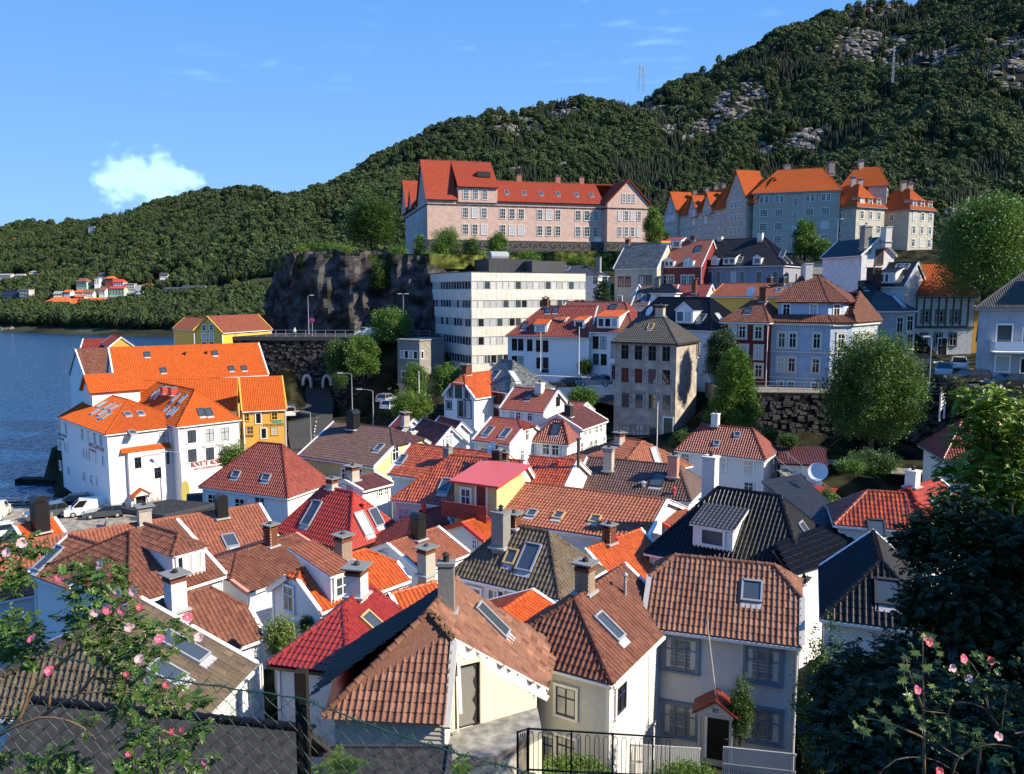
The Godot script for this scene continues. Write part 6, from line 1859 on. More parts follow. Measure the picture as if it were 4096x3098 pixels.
func right_side() -> void:
	# grey house at the right edge with balcony
	var o:=block("town_house","grey-blue rendered house at the right edge with white balcony and glazed attic","house",[[50.4,88.0],[63.0,85.0],[68.5,97.0],[57.5,100.0]],17.5,27.4,"blue_render",[[0,2.6,24.6,1.5,2.0,"1"],[0,5.0,24.3,1.2,1.9,"1","glass_dark"],[0,7.6,24.6,1.0,1.9,"1"],[0,2.6,21.4,1.4,1.7,"1","glass_pale"],[0,5.0,21.2,1.3,1.6,"1"],[0,7.8,21.4,1.2,1.7,"1"],[0,2.8,18.6,1.3,0.8,"1"]],{"bands": [[27.3,0.4,0.3,"trim_stone"]]})
	hip_over(o,[[50.4,88.0],[63.0,85.0],[68.5,97.0],[57.5,100.0]],27.4,5.2,6.5,6.0,"grey",0.5)
	var f: Array=fr_last[0]
	var x:=Transform3D(Basis(f[1],Vector3.UP,f[2]),f[0])
	var bl:=MB.new()
	bl.box(x*Transform3D(Basis(),Vector3(4.0,5.2,0.8)),Vector3(5.4,0.15,1.6))
	bl.box(x*Transform3D(Basis(),Vector3(4.0,5.85,1.56)),Vector3(5.4,1.0,0.06))
	for s in [1.33,6.67]: bl.box(x*Transform3D(Basis(),Vector3(s,5.85,0.8)),Vector3(0.06,0.99,1.55))
	part(o,"balcony",bl,M["trim"])
	var rl:=MB.new()
	rl.box(x*Transform3D(Basis(),Vector3(4.0,6.5,1.56)),Vector3(5.5,0.05,0.05))
	part(o,"balcony_rail",rl,M["metal_light"])
	var at:=MB.new()
	at.box(x*Transform3D(Basis(),Vector3(8.6,11.6,-1.6)),Vector3(5.0,3.4,3.0))
	part(o,"attic_box",at,M["plaster_white"])
	for k in 3:
		window(o,x*Transform3D(Basis(),Vector3(7.2+k*1.5,12.0,-0.09)),1.2,1.5,"1","glass_mid")
	var ar:=MB.new()
	ar.box(x*Transform3D(Basis(Vector3.RIGHT,0.12),Vector3(8.6,13.45,-1.5)),Vector3(5.5,0.16,3.6))
	part(o,"attic_roof",ar,tone_mat("ware",3))
	# green and white timber-framed house behind the big tree
	var gw:=[]
	for t in [1.4,3.4,5.4,7.4]:
		gw.append([0,t,25.6,0.95,1.7,"G"]); gw.append([0,t,22.3,0.9,1.7,"G"])
	gw.append([0,6.0,20.2,1.2,2.3,"door","door_black"])
	var g:=block("timber_house","cream house with dark green timber framing behind the big tree","house",[[56.0,117.5],[66.0,116.5],[67.0,126.0],[57.0,127.0]],19.0,28.6,"plaster_white",gw,{"bands": [[28.5,0.4,0.25,"trim_green"],[24.1,0.35,0.1,"trim_green"]]})
	hip_over(g,[[56.0,117.5],[66.0,116.5],[67.0,126.0],[57.0,127.0]],28.6,4.5,0.0,3.0,"ware",0.4)
	var fg: Array=fr_last[0]
	for k in 10:
		var st:=MB.new()
		st.box(Transform3D(Basis(fg[1],Vector3.UP,fg[2]),fg[0]+fg[1]*(0.15+k*1.01)+Vector3.UP*7.3+fg[2]*0.03),Vector3(0.22,4.2,0.1))
		part(g,"timber_post",st,M["trim_green"])
	block("town_house","narrow ochre yellow house right of the green timber-framed one","house",[[66.4,117.0],[71.5,116.5],[72.5,125.0],[67.5,125.5]],19.0,27.0,"ochre",[[0,2.9,24.0,0.9,1.6,"w"],[0,2.9,21.2,0.9,1.6,"w"]],{"bands": [[26.9,0.3,0.2,"trim_stone"]]})
	# low beige wall building below the apartments
	var lo:=block("garage_building","long low beige building with flat roof under the apartments","building",[[55.0,150.5],[64.6,150.0],[66.0,160.0],[56.5,160.5]],28.0,34.6,"beige_render",[[0,1.6,31.8,2.2,1.0,"d"],[0,5.2,33.6,1.4,0.7,"d"]],{"bands": [[34.6,0.25,0.25,"metal_dark"]]})
	var can:=MB.new()
	for k in 7:
		can.bar(Vector3(58.6+k*0.9,32.4,-149.6) - lo.position,Vector3(59.6+k*0.9,30.4,-147.4) - lo.position,0.08,0.08)
	can.bar(Vector3(58.6,32.4,-149.6) - lo.position,Vector3(64.0,32.4,-149.6) - lo.position,0.1,0.1)
	can.bar(Vector3(59.6,30.4,-147.4) - lo.position,Vector3(65.0,30.4,-147.4) - lo.position,0.1,0.1)
	part(lo,"canopy_frame",can,M["teal"])
	# white shed with dark roof,red flat roof,grey metal roof
	var sh:=block("shed","white shed with two small windows and a dark door under a flat dark roof","shed",[[25.6,76.0],[29.2,75.0],[31.0,80.0],[27.4,81.0]],7.5,13.0,"white",[[0,0.75,11.3,0.5,0.8,"s"],[0,3.0,11.3,0.5,0.8,"s"],[0,1.9,9.2,0.85,2.5,"door","door_black"]],{"boards": true})
	roof_faces(sh,[[[25.2,12.95,75.5],[29.5,12.95,74.4],[31.5,13.5,80.6],[27.1,13.5,81.6]]],"violet",[])
	var rs:=block("shed","low white shed with flat bright red roof below the steps","shed",[[21.6,63.5],[24.2,62.0],[26.8,66.5],[24.2,68.0]],7.0,12.2,"white",[],{"boards": true})
	roof_faces(rs,[[[21.2,12.4,63.4],[24.3,12.2,61.5],[27.2,12.7,66.6],[24.1,12.9,68.5]]],"flat_red",[])
	var gm:=block("shed","narrow house with grey metal roof and white roof window by the satellite dish","house",[[16.2,47.5],[19.6,45.2],[22.0,49.0],[18.6,51.2]],8.0,14.6,"white",[],{"boards": true})
	roof_faces(gm,[[[16.0,17.0,51.0],[19.2,17.0,53.0],[21.0,14.4,46.5],[18.4,14.4,44.6]]],"anthracite",[])
	dish(gm,Vector3(19.6,17.6,-51.0) - gm.position,0.62,-0.5)
	# long slate-roofed wall between house 37 and the cottage with the black roof
	var lw:=block("gabled_house","pale boarded house with dark roof squeezed between the brown and the pointed black roof","house",[[14.3,40.3],[19.6,44.4],[18.4,46.6],[13.4,42.5]],8.0,14.5,"white",[],{"boards": true})
	roof_faces(lw,[[[14.2,14.75,39.9],[19.8,14.55,44.1],[19.3,15.7,46.6],[13.9,15.4,42.0]]],"black",[])
	# small cottage with red hip at the far right,under the retaining wall
	var rc:=block("cottage","white cottage with dark red hipped roof under the retaining wall, half behind yellow-green leaves","house",[[39.2,72.0],[45.0,71.0],[46.0,77.0],[40.2,78.0]],9.0,14.2,"white",[[0,1.4,12.8,0.7,1.3,"w"],[0,3.8,12.8,0.7,1.3,"w"]],{"boards": true})
	hip_over(rc,[[39.2,72.0],[45.0,71.0],[46.0,77.0],[40.2,78.0]],14.2,3.0,2.6,2.6,"dullred",0.5)
# the house with the broken doorway right below the viewpoint
func centre_house() -> void:
	var o:=thing("gabled_house","weathered brown-tiled house with tall grey chimney, cream end wall and an open doorway","house",Vector3(-2.0,8.0,-27.5))
	var A:=[-6.0,15.67,24.4]
	var B:=[-2.1,15.6,24.0]
	var ap:=[-2.84,18.3,26.3]
	var rf:=[-2.08,18.3,29.6]
	var nP:=[-1.98,17.5,25.9]
	var ne:=[1.25,14.9,27.5]
	var fe:=[1.5,14.9,31.2]
	var lf:=[-6.6,15.2,30.2]
	roof_faces(o,[[A,B,nP,ap],[ap,nP,ne,fe,rf]],"brown_weathered",[[A,ap],[ap,rf],[nP,ap]],true)
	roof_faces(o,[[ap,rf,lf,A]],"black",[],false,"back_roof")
	var V:=func(p: Array,dy:=0.0) -> Vector3: return Vector3(p[0],p[1]+dy,-p[2]) - o.position
	# end wall in planks,with the doorway; runs from under the board to the right
	var c0:=Vector3(-2.05,0,-25.75) - o.position*Vector3(1,0,1)
	var c1:=Vector3(0.75,0,-27.2) - o.position*Vector3(1,0,1)
	var r:=(c1 - c0).normalized()
	var n:=Vector3.UP.cross(r)*-1.0
	if n.z < 0: n=-n
	var len:=c0.distance_to(c1)
	var wl:=MB.new()
	var back:=PackedVector2Array([Vector2(0,0),Vector2(len,0),Vector2(len,7.05),Vector2(0,9.2)])
	boards(wl,c0 - n*0.08,r,n,back,0.2)
	boards(wl,Vector3(0.75,0,-27.2) - o.position*Vector3(1,0,1),Vector3(0.07,0,-1).normalized(),Vector3.RIGHT,PackedVector2Array([Vector2(0,0),Vector2(3.7,0),Vector2(3.7,6.8),Vector2(0,6.8)]))
	boards(wl,Vector3(-5.7,0,-24.7) - o.position*Vector3(1,0,1),Vector3(1,0,0.1).normalized(),Vector3.BACK,PackedVector2Array([Vector2(0,0),Vector2(3.6,0),Vector2(3.6,7.5),Vector2(0,7.5)]))
	boards(wl,Vector3(-2.15,0,-24.3) - o.position*Vector3(1,0,1),Vector3(0.07,0,-1).normalized(),Vector3.RIGHT,PackedVector2Array([Vector2(0,0),Vector2(1.5,0),Vector2(1.5,9.0),Vector2(0,7.4)]))
	var wo:=part(o,"wall",wl,M["cream"])
	for j in 22:
		var y:=6.35+j*0.145
		var x0:=1.15
		if y > 8.75: x0=0.12
		var x1:=minf(len,(9.2 - y)/(2.15/len) - 0.1)
		if x1 - x0 < 0.1: continue
		var pb:=MB.new()
		pb.q(c0+r*x0+Vector3.UP*y+n*0.035,c0+r*x1+Vector3.UP*y+n*0.035,c0+r*x1+Vector3.UP*(y+0.145)+n*0.012,c0+r*x0+Vector3.UP*(y+0.145)+n*0.012)
		pb.q(c0+r*x0+Vector3.UP*y,c0+r*x1+Vector3.UP*y,c0+r*x1+Vector3.UP*y+n*0.035,c0+r*x0+Vector3.UP*y+n*0.035)
		part(wo,"plank",pb,M["cream"])
	# doorway: near-black panel painted as the unlit inside,torn boarding,frame
	var X:=Transform3D(Basis(r,Vector3.UP,n),c0)
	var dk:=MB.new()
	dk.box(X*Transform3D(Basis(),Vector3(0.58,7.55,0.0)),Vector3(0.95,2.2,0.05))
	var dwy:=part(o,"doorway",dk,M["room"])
	var tb:=MB.new()
	var poly:=PackedVector2Array()
	for k in 13: poly.append(Vector2(-0.22 - 0.16*absf(sin(k*1.9)),k*0.17))
	for k in range(12,-1,-1): poly.append(Vector2(0.2+0.14*absf(sin(k*2.3+1.0)),k*0.17))
	tb.prism(poly,X*Transform3D(Basis(),Vector3(0.55,6.48,0.04)),0.0,0.012)
	part(dwy,"torn_boarding",tb,M["wood_grey"])
	var df:=MB.new()
	for q in [[0.04,7.6,0.12,2.4],[1.1,7.6,0.12,2.4]]: df.box(X*Transform3D(Basis(),Vector3(q[0],q[1],0.05)),Vector3(q[2],q[3],0.14))
	df.box(X*Transform3D(Basis(),Vector3(0.57,8.72,0.052)),Vector3(0.95,0.12,0.143))
	part(dwy,"door_frame",df,M["cream"])
	# barge boards: white along the end wall,bare grey on the steep side
	var b1:=MB.new()
	b1.bar(V.call(nP,-0.03),V.call(ne,-0.03),0.06,0.24)
	b1.bar(V.call(nP,-0.28)+n*0.06,V.call(ne,-0.25)+n*0.06,0.05,0.2)
	part(o,"barge_board",b1,M["trim"])
	var b2:=MB.new()
	b2.bar(V.call(nP,-0.05)+Vector3(0.06,0,0.05),V.call(B,-0.1)+Vector3(0.06,0,0.05),0.22,0.2)
	part(o,"barge_board",b2,M["trim_worn"])
	var br:=MB.new()
	br.bar(V.call(nP,-0.6)+n*0.25+r*0.1,c0+r*0.15+Vector3.UP*7.2+n*0.5,0.1,0.05)
	br.bar(c0+r*0.05+Vector3.UP*6.6+n*0.5,c0+r*0.1+Vector3.UP*8.4+n*0.3,0.05,0.1)
	part(o,"loose_window_frame",br,M["trim"])
	chimney(o,V.call([-2.32,17.75,27.7]),0.56,0.5,1.75,"grey")
	var nn: Vector3=(V.call(ne) - V.call(ap)).cross(V.call(rf) - V.call(ap)).normalized()
	if nn.y < 0: nn=-nn
	var dd:=(Vector3.DOWN - nn*Vector3.DOWN.dot(nn)).normalized()
	skylight(o,Transform3D(Basis(nn.cross(dd),nn,dd),(V.call(rf) as Vector3).lerp(V.call(fe),0.42).lerp((V.call(ap) as Vector3).lerp(V.call(ne),0.42),0.38)),0.6,1.45,"z")
	# moss on ridge and eave
	var ms:=[]
	var mc:=[]
	for i in 90:
		var t:=R.randf()
		var p: Vector3=(V.call(ap,0.1) as Vector3).lerp(V.call(nP,0.1),t) if i < 45 else (V.call(fe,0.06) as Vector3).lerp(V.call(ne,0.06),t)
		ms.append(Transform3D(Basis.from_euler(Vector3(R.randf(),R.randf()*6.0,R.randf())).scaled(Vector3.ONE*R.randf_range(0.04,0.1)),p+Vector3(R.randf_range(-0.1,0.1),R.randf_range(-0.04,0.06),R.randf_range(-0.1,0.1))))
		mc.append(Color(0.13,0.09,0.03)*R.randf_range(0.5,1.2))
	many(o,"moss",boulder_mesh(),M["leaf_tree"],ms,mc)
	# concrete ledge before the door
	var lg:=MB.new()
	var lp:=PackedVector2Array([Vector2(-2.0,-25.6),Vector2(0.9,-27.2),Vector2(1.0,-25.7),Vector2(-0.5,-24.2),Vector2(-2.2,-23.8)])
	lg.prism(lp,Transform3D(Basis(Vector3.RIGHT,Vector3(0,0,1),Vector3(0,-1,0)),Vector3(0,14.45,0)),0.0,0.3)
	struct("ledge",lg,M["concrete"])
	var ret:=MB.new()
	ret.prism(lp,Transform3D(Basis(Vector3.RIGHT,Vector3(0,0,1),Vector3(0,-1,0)),Vector3(0.0,14.14,0.0)),0.0,6.0)
	var rt:=part(self,"retaining_wall",ret,M["cream"])
	rt.name=numbered("retaining_wall")
	tag(rt,"cream boarded base wall below the concrete ledge","wall")
func front_roofs() -> void:
	var o:=thing("felt_roof_building","low building with dark grey felt roof and glazed black ridge behind the fence","building",Vector3(-8.0,10.0,-21.0))
	var b:=MB.new()
	for q in [[-13.5,17.35,22.4],[-5.6,16.95,21.6]]: pass
	var P:=func(x: float,y: float,f: float) -> Vector3: return Vector3(x,y,-f) - o.position
	slab_face(b,[P.call(-14,14.6,17.5),P.call(-5.6,14.4,17.5),P.call(-5.6,16.85,21.5),P.call(-14,17.3,22.3)],0.2)
	part(o,"felt_roof",b,M["felt"])
	var b2:=MB.new()
	slab_face(b2,[P.call(-14,17.3,22.3),P.call(-5.6,16.85,21.5),P.call(-5.6,14.4,24.5),P.call(-14,14.6,25.2)],0.2)
	part(o,"felt_roof",b2,M["felt"])
	for k in 25:
		var t:=k/25.0
		var x:=Transform3D()
		var z: Vector3=(P.call(-14,17.32,22.3) - P.call(-5.6,16.87,21.5)).normalized()
		var xx:=Vector3.UP.cross(z).normalized()
		put(o,"ridge_tile",cap_mesh(),tone_mat("black",2),Transform3D(Basis(xx,z.cross(xx),z) .scaled(Vector3.ONE*1.05),(P.call(-14,17.32,22.3) as Vector3).lerp(P.call(-5.6,16.87,21.5),t)))
	var w:=MB.new()
	w.at(P.call(-9.8,12.0,20.5),Vector3(8.0,5.0,4.0))
	part(o,"wall",w,M["white"])
	var fl:=thing("flat_roof","flat dark grey roof strip in front of the central brown roof","roof terrace",Vector3(-3.9,12.0,-22.4))
	var f:=MB.new()
	f.at(Vector3(0.1,2.9,0),Vector3(3.9,0.25,2.6))
	part(fl,"roof_slab",f,M["felt"])
	var e:=MB.new()
	e.at(Vector3(0.1,3.06,-1.27),Vector3(3.9,0.08,0.12))
	e.at(Vector3(2.0,3.06,0.05),Vector3(0.12,0.08,2.5))
	part(fl,"edge_trim",e,M["metal_dark"])
	var u:=MB.new()
	u.at(Vector3(0,0.3,0),Vector3(3.6,5.0,2.3))
	part(fl,"wall",u,M["white"])
	var g2:=MB.new()
	g2.at(Vector3(1.0,2.2,2.0),Vector3(2.4,0.2,1.6))
	part(fl,"lower_roof",g2,M["felt"])
# ------------------------------------------------------------------ rock,walls and roads
func rough_sheet(path: Array,y0: Array,y1: Array,cols: int,rows: int,amp: float,seed_: int) -> MB:
	var b:=MB.new()
	var n:=FastNoiseLite.new()
	n.seed=seed_; n.frequency=0.09; n.fractal_octaves=5
	var cur:=Curve3D.new()
	for p in path: cur.add_point(Vector3(p[0],0,-p[1]))
	var L:=cur.get_baked_length()
	var g:=[]
	for i in cols+1:
		var t:=float(i)/cols
		var c:=cur.sample_baked(L*t)
		var d:=(cur.sample_baked(minf(L,L*t+0.5)) - cur.sample_baked(maxf(0,L*t - 0.5))).normalized()
		var out:=Vector3.UP.cross(d)*-1.0
		var col:=[]
		var k:=t*(y0.size() - 1)
		var lo: float=lerpf(y0[int(k)],y0[mini(int(k)+1,y0.size() - 1)],k - int(k))
		var hi: float=lerpf(y1[int(k)],y1[mini(int(k)+1,y1.size() - 1)],k - int(k))
		for j in rows+1:
			var s:=float(j)/rows
			var p:=c+Vector3.UP*lerpf(lo,hi,s)
			var nz:=n.get_noise_3d(p.x*1.4,p.y*0.55,p.z*1.4)+0.5*absf(n.get_noise_3d(p.x*3.5,p.y*1.6,p.z*3.5))
			p += out*(nz*amp - s*amp*0.45)
			p.y += n.get_noise_3d(p.x*5.0,9.0,p.z)*amp*0.25*s
			col.append(p)
		g.append(col)
	for i in cols:
		for j in rows: b.q(g[i][j],g[i+1][j],g[i+1][j+1],g[i][j+1])
	return b
func wall_thing(called: String,label: String,a: Array,c: Array,y0: float,y1: float,th: float,mt: String) -> MeshInstance3D:
	var b:=MB.new()
	b.bar(Vector3(a[0],(y0+y1)/2,-a[1]),Vector3(c[0],(y0+y1)/2,-c[1]),th,y1 - y0)
	var o:=part(self,numbered(called),b,M[mt])
	tag(o,label,"wall")
	return o
# a railing: posts and rails as parts
func railing(label: String,pts: Array,ht: float,step: float,mt: String,rails:=2,called:="railing",cat:="railing") -> Node3D:
	var o:=thing(called,label,cat,Vector3(pts[0][0],pts[0][2],-pts[0][1]))
	for i in pts.size() - 1:
		var a:=Vector3(pts[i][0],pts[i][2],-pts[i][1]) - o.position
		var c:=Vector3(pts[i+1][0],pts[i+1][2],-pts[i+1][1]) - o.position
		var n:=maxi(1,int(a.distance_to(c)/step))
		for k in n+(1 if i == pts.size() - 2 else 0):
			var b:=MB.new()
			var p:=a.lerp(c,float(k)/n)
			b.tube([p,p+Vector3.UP*ht],0.035,0.035,5)
			part(o,"post",b,M[mt])
		for r in rails:
			var b:=MB.new()
			var y:=ht*(r+1.0)/rails - 0.02
			b.bar(a+Vector3.UP*y,c+Vector3.UP*y,0.04,0.05)
			part(o,"rail",b,M[mt])
	return o
func rock_and_roads() -> void:
	var cliff:=rough_sheet([[-60,200],[-51,184],[-48,175],[-40,172],[-28,171.5],[-17,166],[-9,172],[2,184]],[0,8,19,19,19,17,17,24],[30,36,37.6,37.8,37.4,36.4,34,36],90,30,4.2,31)
	struct("cliff",cliff,M["rock"])
	var top:=MB.new()
	var rim:=[[-60,200],[-50,186],[-47,177],[-39.5,174],[-28,173.5],[-17,168.5],[-9,174],[2,186],[4,196]]
	for i in rim.size() - 1:
		var a:=Vector3(rim[i][0],37.0,-rim[i][1])
		var c:=Vector3(rim[i+1][0],37.0,-rim[i+1][1])
		var m:=Vector3(-22,38.2,-197)
		top.t(a,c,m)
		top.q(a - Vector3.UP*3.0,c - Vector3.UP*3.0,c,a)
	struct("cliff_top",top,M["lawn"])
	# high masonry wall with the tunnel mouth,carrying the upper road
	var w:=MB.new()
	var f:=func(x: float) -> float: return 162.0 - (x+57.0)*0.06
	var seg:=func(x0: float,x1: float,y0: float,y1: float) -> void:
		w.bar(Vector3(x0,(y0+y1)/2,-f.call(x0) - 0.6),Vector3(x1,(y0+y1)/2,-f.call(x1) - 0.6),1.2,y1 - y0)
	seg.call(-62.0,-41.2,-1.0,20.3)
	seg.call(-36.2,-26.0,-1.0,20.3)
	seg.call(-41.2,-36.2,10.6,20.3)
	var wo:=part(self,numbered("tunnel_wall"),w,M["retaining"])
	tag(wo,"tall dark masonry wall with a road tunnel mouth under the cliff","wall")
	var st:=[]
	var sc:=[]
	for i in 900:
		var x:=R.randf_range(-61.5,-26.5)
		var y:=R.randf_range(1.0,19.8)
		if x > -42 and x < -35.5 and y < 11.4: continue
		st.append(Transform3D(Basis(Vector3.UP,0.06).scaled(Vector3(R.randf_range(0.5,0.9),R.randf_range(0.3,0.5),0.12)),Vector3(x,y,-f.call(x)+0.04)))
		var q:=R.randf_range(0.5,1.4)
		sc.append(Color(0.06*q,0.055*q,0.05*q))
	var bx:=MB.new()
	bx.at(Vector3.ZERO,Vector3.ONE)
	var rm:=mat("masonry",Color(1,1,1),0.95)
	rm.vertex_color_use_as_albedo=true
	many(wo,"stones",bx.mesh(),rm,st,sc)
	var tn:=MB.new()
	for s in [-1,1]: tn.bar(Vector3(-38.7+s*2.6,8.0,-161.2),Vector3(-38.7+s*2.6,8.0,-190.0),0.3,6.0)
	tn.bar(Vector3(-38.7,10.8,-161.2),Vector3(-38.7,10.8,-190.0),5.6,0.3)
	tn.at(Vector3(-38.7,8.0,-190.0),Vector3(5.6,6,0.3))
	struct("tunnel",tn,M["retaining"])
	for s in [-1,1]:
		var pb:=MB.new()
		var pts:=[]
		for k in 9: pts.append(Vector3(-38.7+s*(1.2+0.8 - 0.8*cos(PI*k/8)),11.2+1.5*sin(PI*k/8) - (0.0 if k < 6 else (k - 6)*0.25),-f.call(-38.7)+0.7))
		pb.tube([pts[0] - Vector3.UP*0.9]+pts,0.32,0.32,10)
		var o:=part(self,numbered("tunnel_duct"),pb,M["metal_light"],true)
		tag(o,"curved grey duct over the tunnel mouth, %s" % ("nearer the yellow warehouse" if s < 0 else "nearer the lamp-lit lane"),"duct","pair of curved ducts over the tunnel mouth")
	# upper road deck
	var up:=MB.new()
	up.prism(PackedVector2Array([Vector2(-62,162),Vector2(-26,159.8),Vector2(-14,158),Vector2(-14,167),Vector2(-28,172),Vector2(-48,175),Vector2(-62,178)]),Transform3D(Basis(Vector3.RIGHT,Vector3(0,0,-1),Vector3.UP),Vector3(0,19.6,0)),0.0,0.75)
	struct("upper_road",up,M["asphalt"])
	railing("steel railing along the upper road above the tunnel wall",[[-61,162.6,20.35],[-27,160.6,20.35],[-16,158.6,20.35]],1.3,1.9,"metal_light")
	# roads,quay,lane,street and path
	strip("road",[[-24,96,7],[-27,110,7.5],[-30,124,8],[-34.5,138,8],[-37.6,150,8],[-38.6,163,5]],"asphalt",0.06)
	for i in 15:
		var t:=i/15.0
		var p:=Vector2(lerpf(-28.5,-38.2,t) - 0.9*sin(t*PI),lerpf(118,160,t))
		var mk:=MB.new()
		mk.box(Transform3D(Basis(Vector3.UP,0.2),Vector3(p.x,ground(p.x,-p.y)+0.34,-p.y)),Vector3(0.16,0.02,1.5))
		struct("road_marking",mk,M["line_white"])
	sheet("quay",[[-95,70],[-95,99],[-57,99],[-50,97],[-41,99.5],[-30,108],[-24,108],[-24,96],[-34,86],[-46,70]],2.62,"quay")
	var qe:=MB.new()
	qe.bar(Vector3(-95,1.3,-99.1),Vector3(-57,1.3,-99.1),0.6,2.9)
	qe.bar(Vector3(-57,1.3,-99.1),Vector3(-53.5,1.3,-98.2),0.6,2.9)
	struct("quay_edge",qe,M["stone"])
	strip("lane",[[-13.5,106,4.5],[-15,116,4.5],[-15.5,126,4.5],[-17,138,4.5],[-21,150,4.5]],"asphalt",0.08)
	strip("street",[[0,106,4.5],[8,107,5],[16,108,5],[24,106,4]],"asphalt",0.1)
	var sq:=MB.new()
	sq.prism(PackedVector2Array([Vector2(47,82),Vector2(62,79),Vector2(74,116),Vector2(55,117)]),Transform3D(Basis(Vector3.RIGHT,Vector3(0,0,-1),Vector3.UP),Vector3(0,18.2,0)),0.0,1.3)
	struct("square",sq,M["asphalt"])
	strip("path",[[27,88,2.4],[33,84.5,2.4],[38,80.5,2.6],[45,77,2.6],[52,73,2.4]],"path",0.1)
	# terraces and walls
	var tr:=MB.new()
	tr.prism(PackedVector2Array([Vector2(25,93.2),Vector2(50.2,91),Vector2(51,118),Vector2(25,118)]),Transform3D(Basis(Vector3.RIGHT,Vector3(0,0,-1),Vector3.UP),Vector3(0,15.0,0)),0.0,2.5)
	struct("terrace",tr,M["path"])
	var rw:=wall_thing("retaining_wall","long dark stone retaining wall under the pale blue corner house",[24.6,93.0],[50.4,90.8],7.0,17.6,0.9,"retaining")
	var cs:=[]
	var cc:=[]
	for i in 700:
		var t:=R.randf()
		cs.append(Transform3D(Basis(Vector3.UP,0.085).scaled(Vector3(R.randf_range(0.4,0.9),R.randf_range(0.25,0.45),0.14)),Vector3(lerpf(24.8,50.2,t),R.randf_range(8,17.3),-lerpf(92.53,90.33,t))))
		var q:=R.randf_range(0.5,1.5)
		cc.append(Color(0.055*q,0.05*q,0.045*q))
	many(rw,"stones",bx.mesh(),rm,cs,cc)
	railing("thin wire fence on top of the long dark retaining wall",[[25,92.9,17.6],[50,90.7,17.6]],1.3,2.6,"metal_light",3,"wire_fence","fence")
	wall_thing("garden_wall","white garden wall along the street below the red-roofed terrace",[3.2,111.5],[14.6,107.5],14.0,17.7,0.4,"plaster_white")
	wall_thing("garden_wall","lower white garden wall beside the front steps of the terrace",[14.6,107.5],[19.5,106.0],14.0,17.0,0.4,"plaster_white")
	wall_thing("quay_wall","dark stone base of the white warehouse standing in the sea",[-62.6,112.6],[-48.4,98.6],-4.0,2.5,0.8,"retaining")
	# steps at the right
	var sp:=thing("steps","concrete steps climbing between the white sheds and the dark shrubs","steps",Vector3(29.5,8.6,-66.0),0.35)
	for k in 22:
		var s:=MB.new()
		s.at(Vector3(0,0.08+k*0.17,-k*0.42 - (1.6 if k > 11 else 0.0)),Vector3(1.5,0.17,0.44))
		part(sp,"step",s,M["concrete"])
	for x in [-0.85,0.85]:
		var hr:=MB.new()
		hr.tube([Vector3(x,1.0,0),Vector3(x,5.2,-11.5)],0.03,0.03,6)
		for k in 6: hr.tube([Vector3(x,k*0.82,-k*2.2),Vector3(x,1.0+k*0.82,-k*2.2)],0.025,0.025,5)
		part(sp,"handrail",hr,M["metal_light"])
	# grassy slope before the school,and the light rock outcrop by the slate house
	var gr:=rough_sheet([[-2,196],[10,192],[24,194],[38,200],[46,208]],[31,31,31,32,33],[38.6,38.6,38.8,39,40],40,8,1.4,8)
	struct("school_lawn",gr,M["lawn"],true)
	var sg:=MB.new()
	sg.q(Vector3(-4,38.2,-196),Vector3(46,38.6,-207),Vector3(44,38.9,-216),Vector3(-20,38.4,-199))
	struct("school_lawn",sg,M["lawn"])
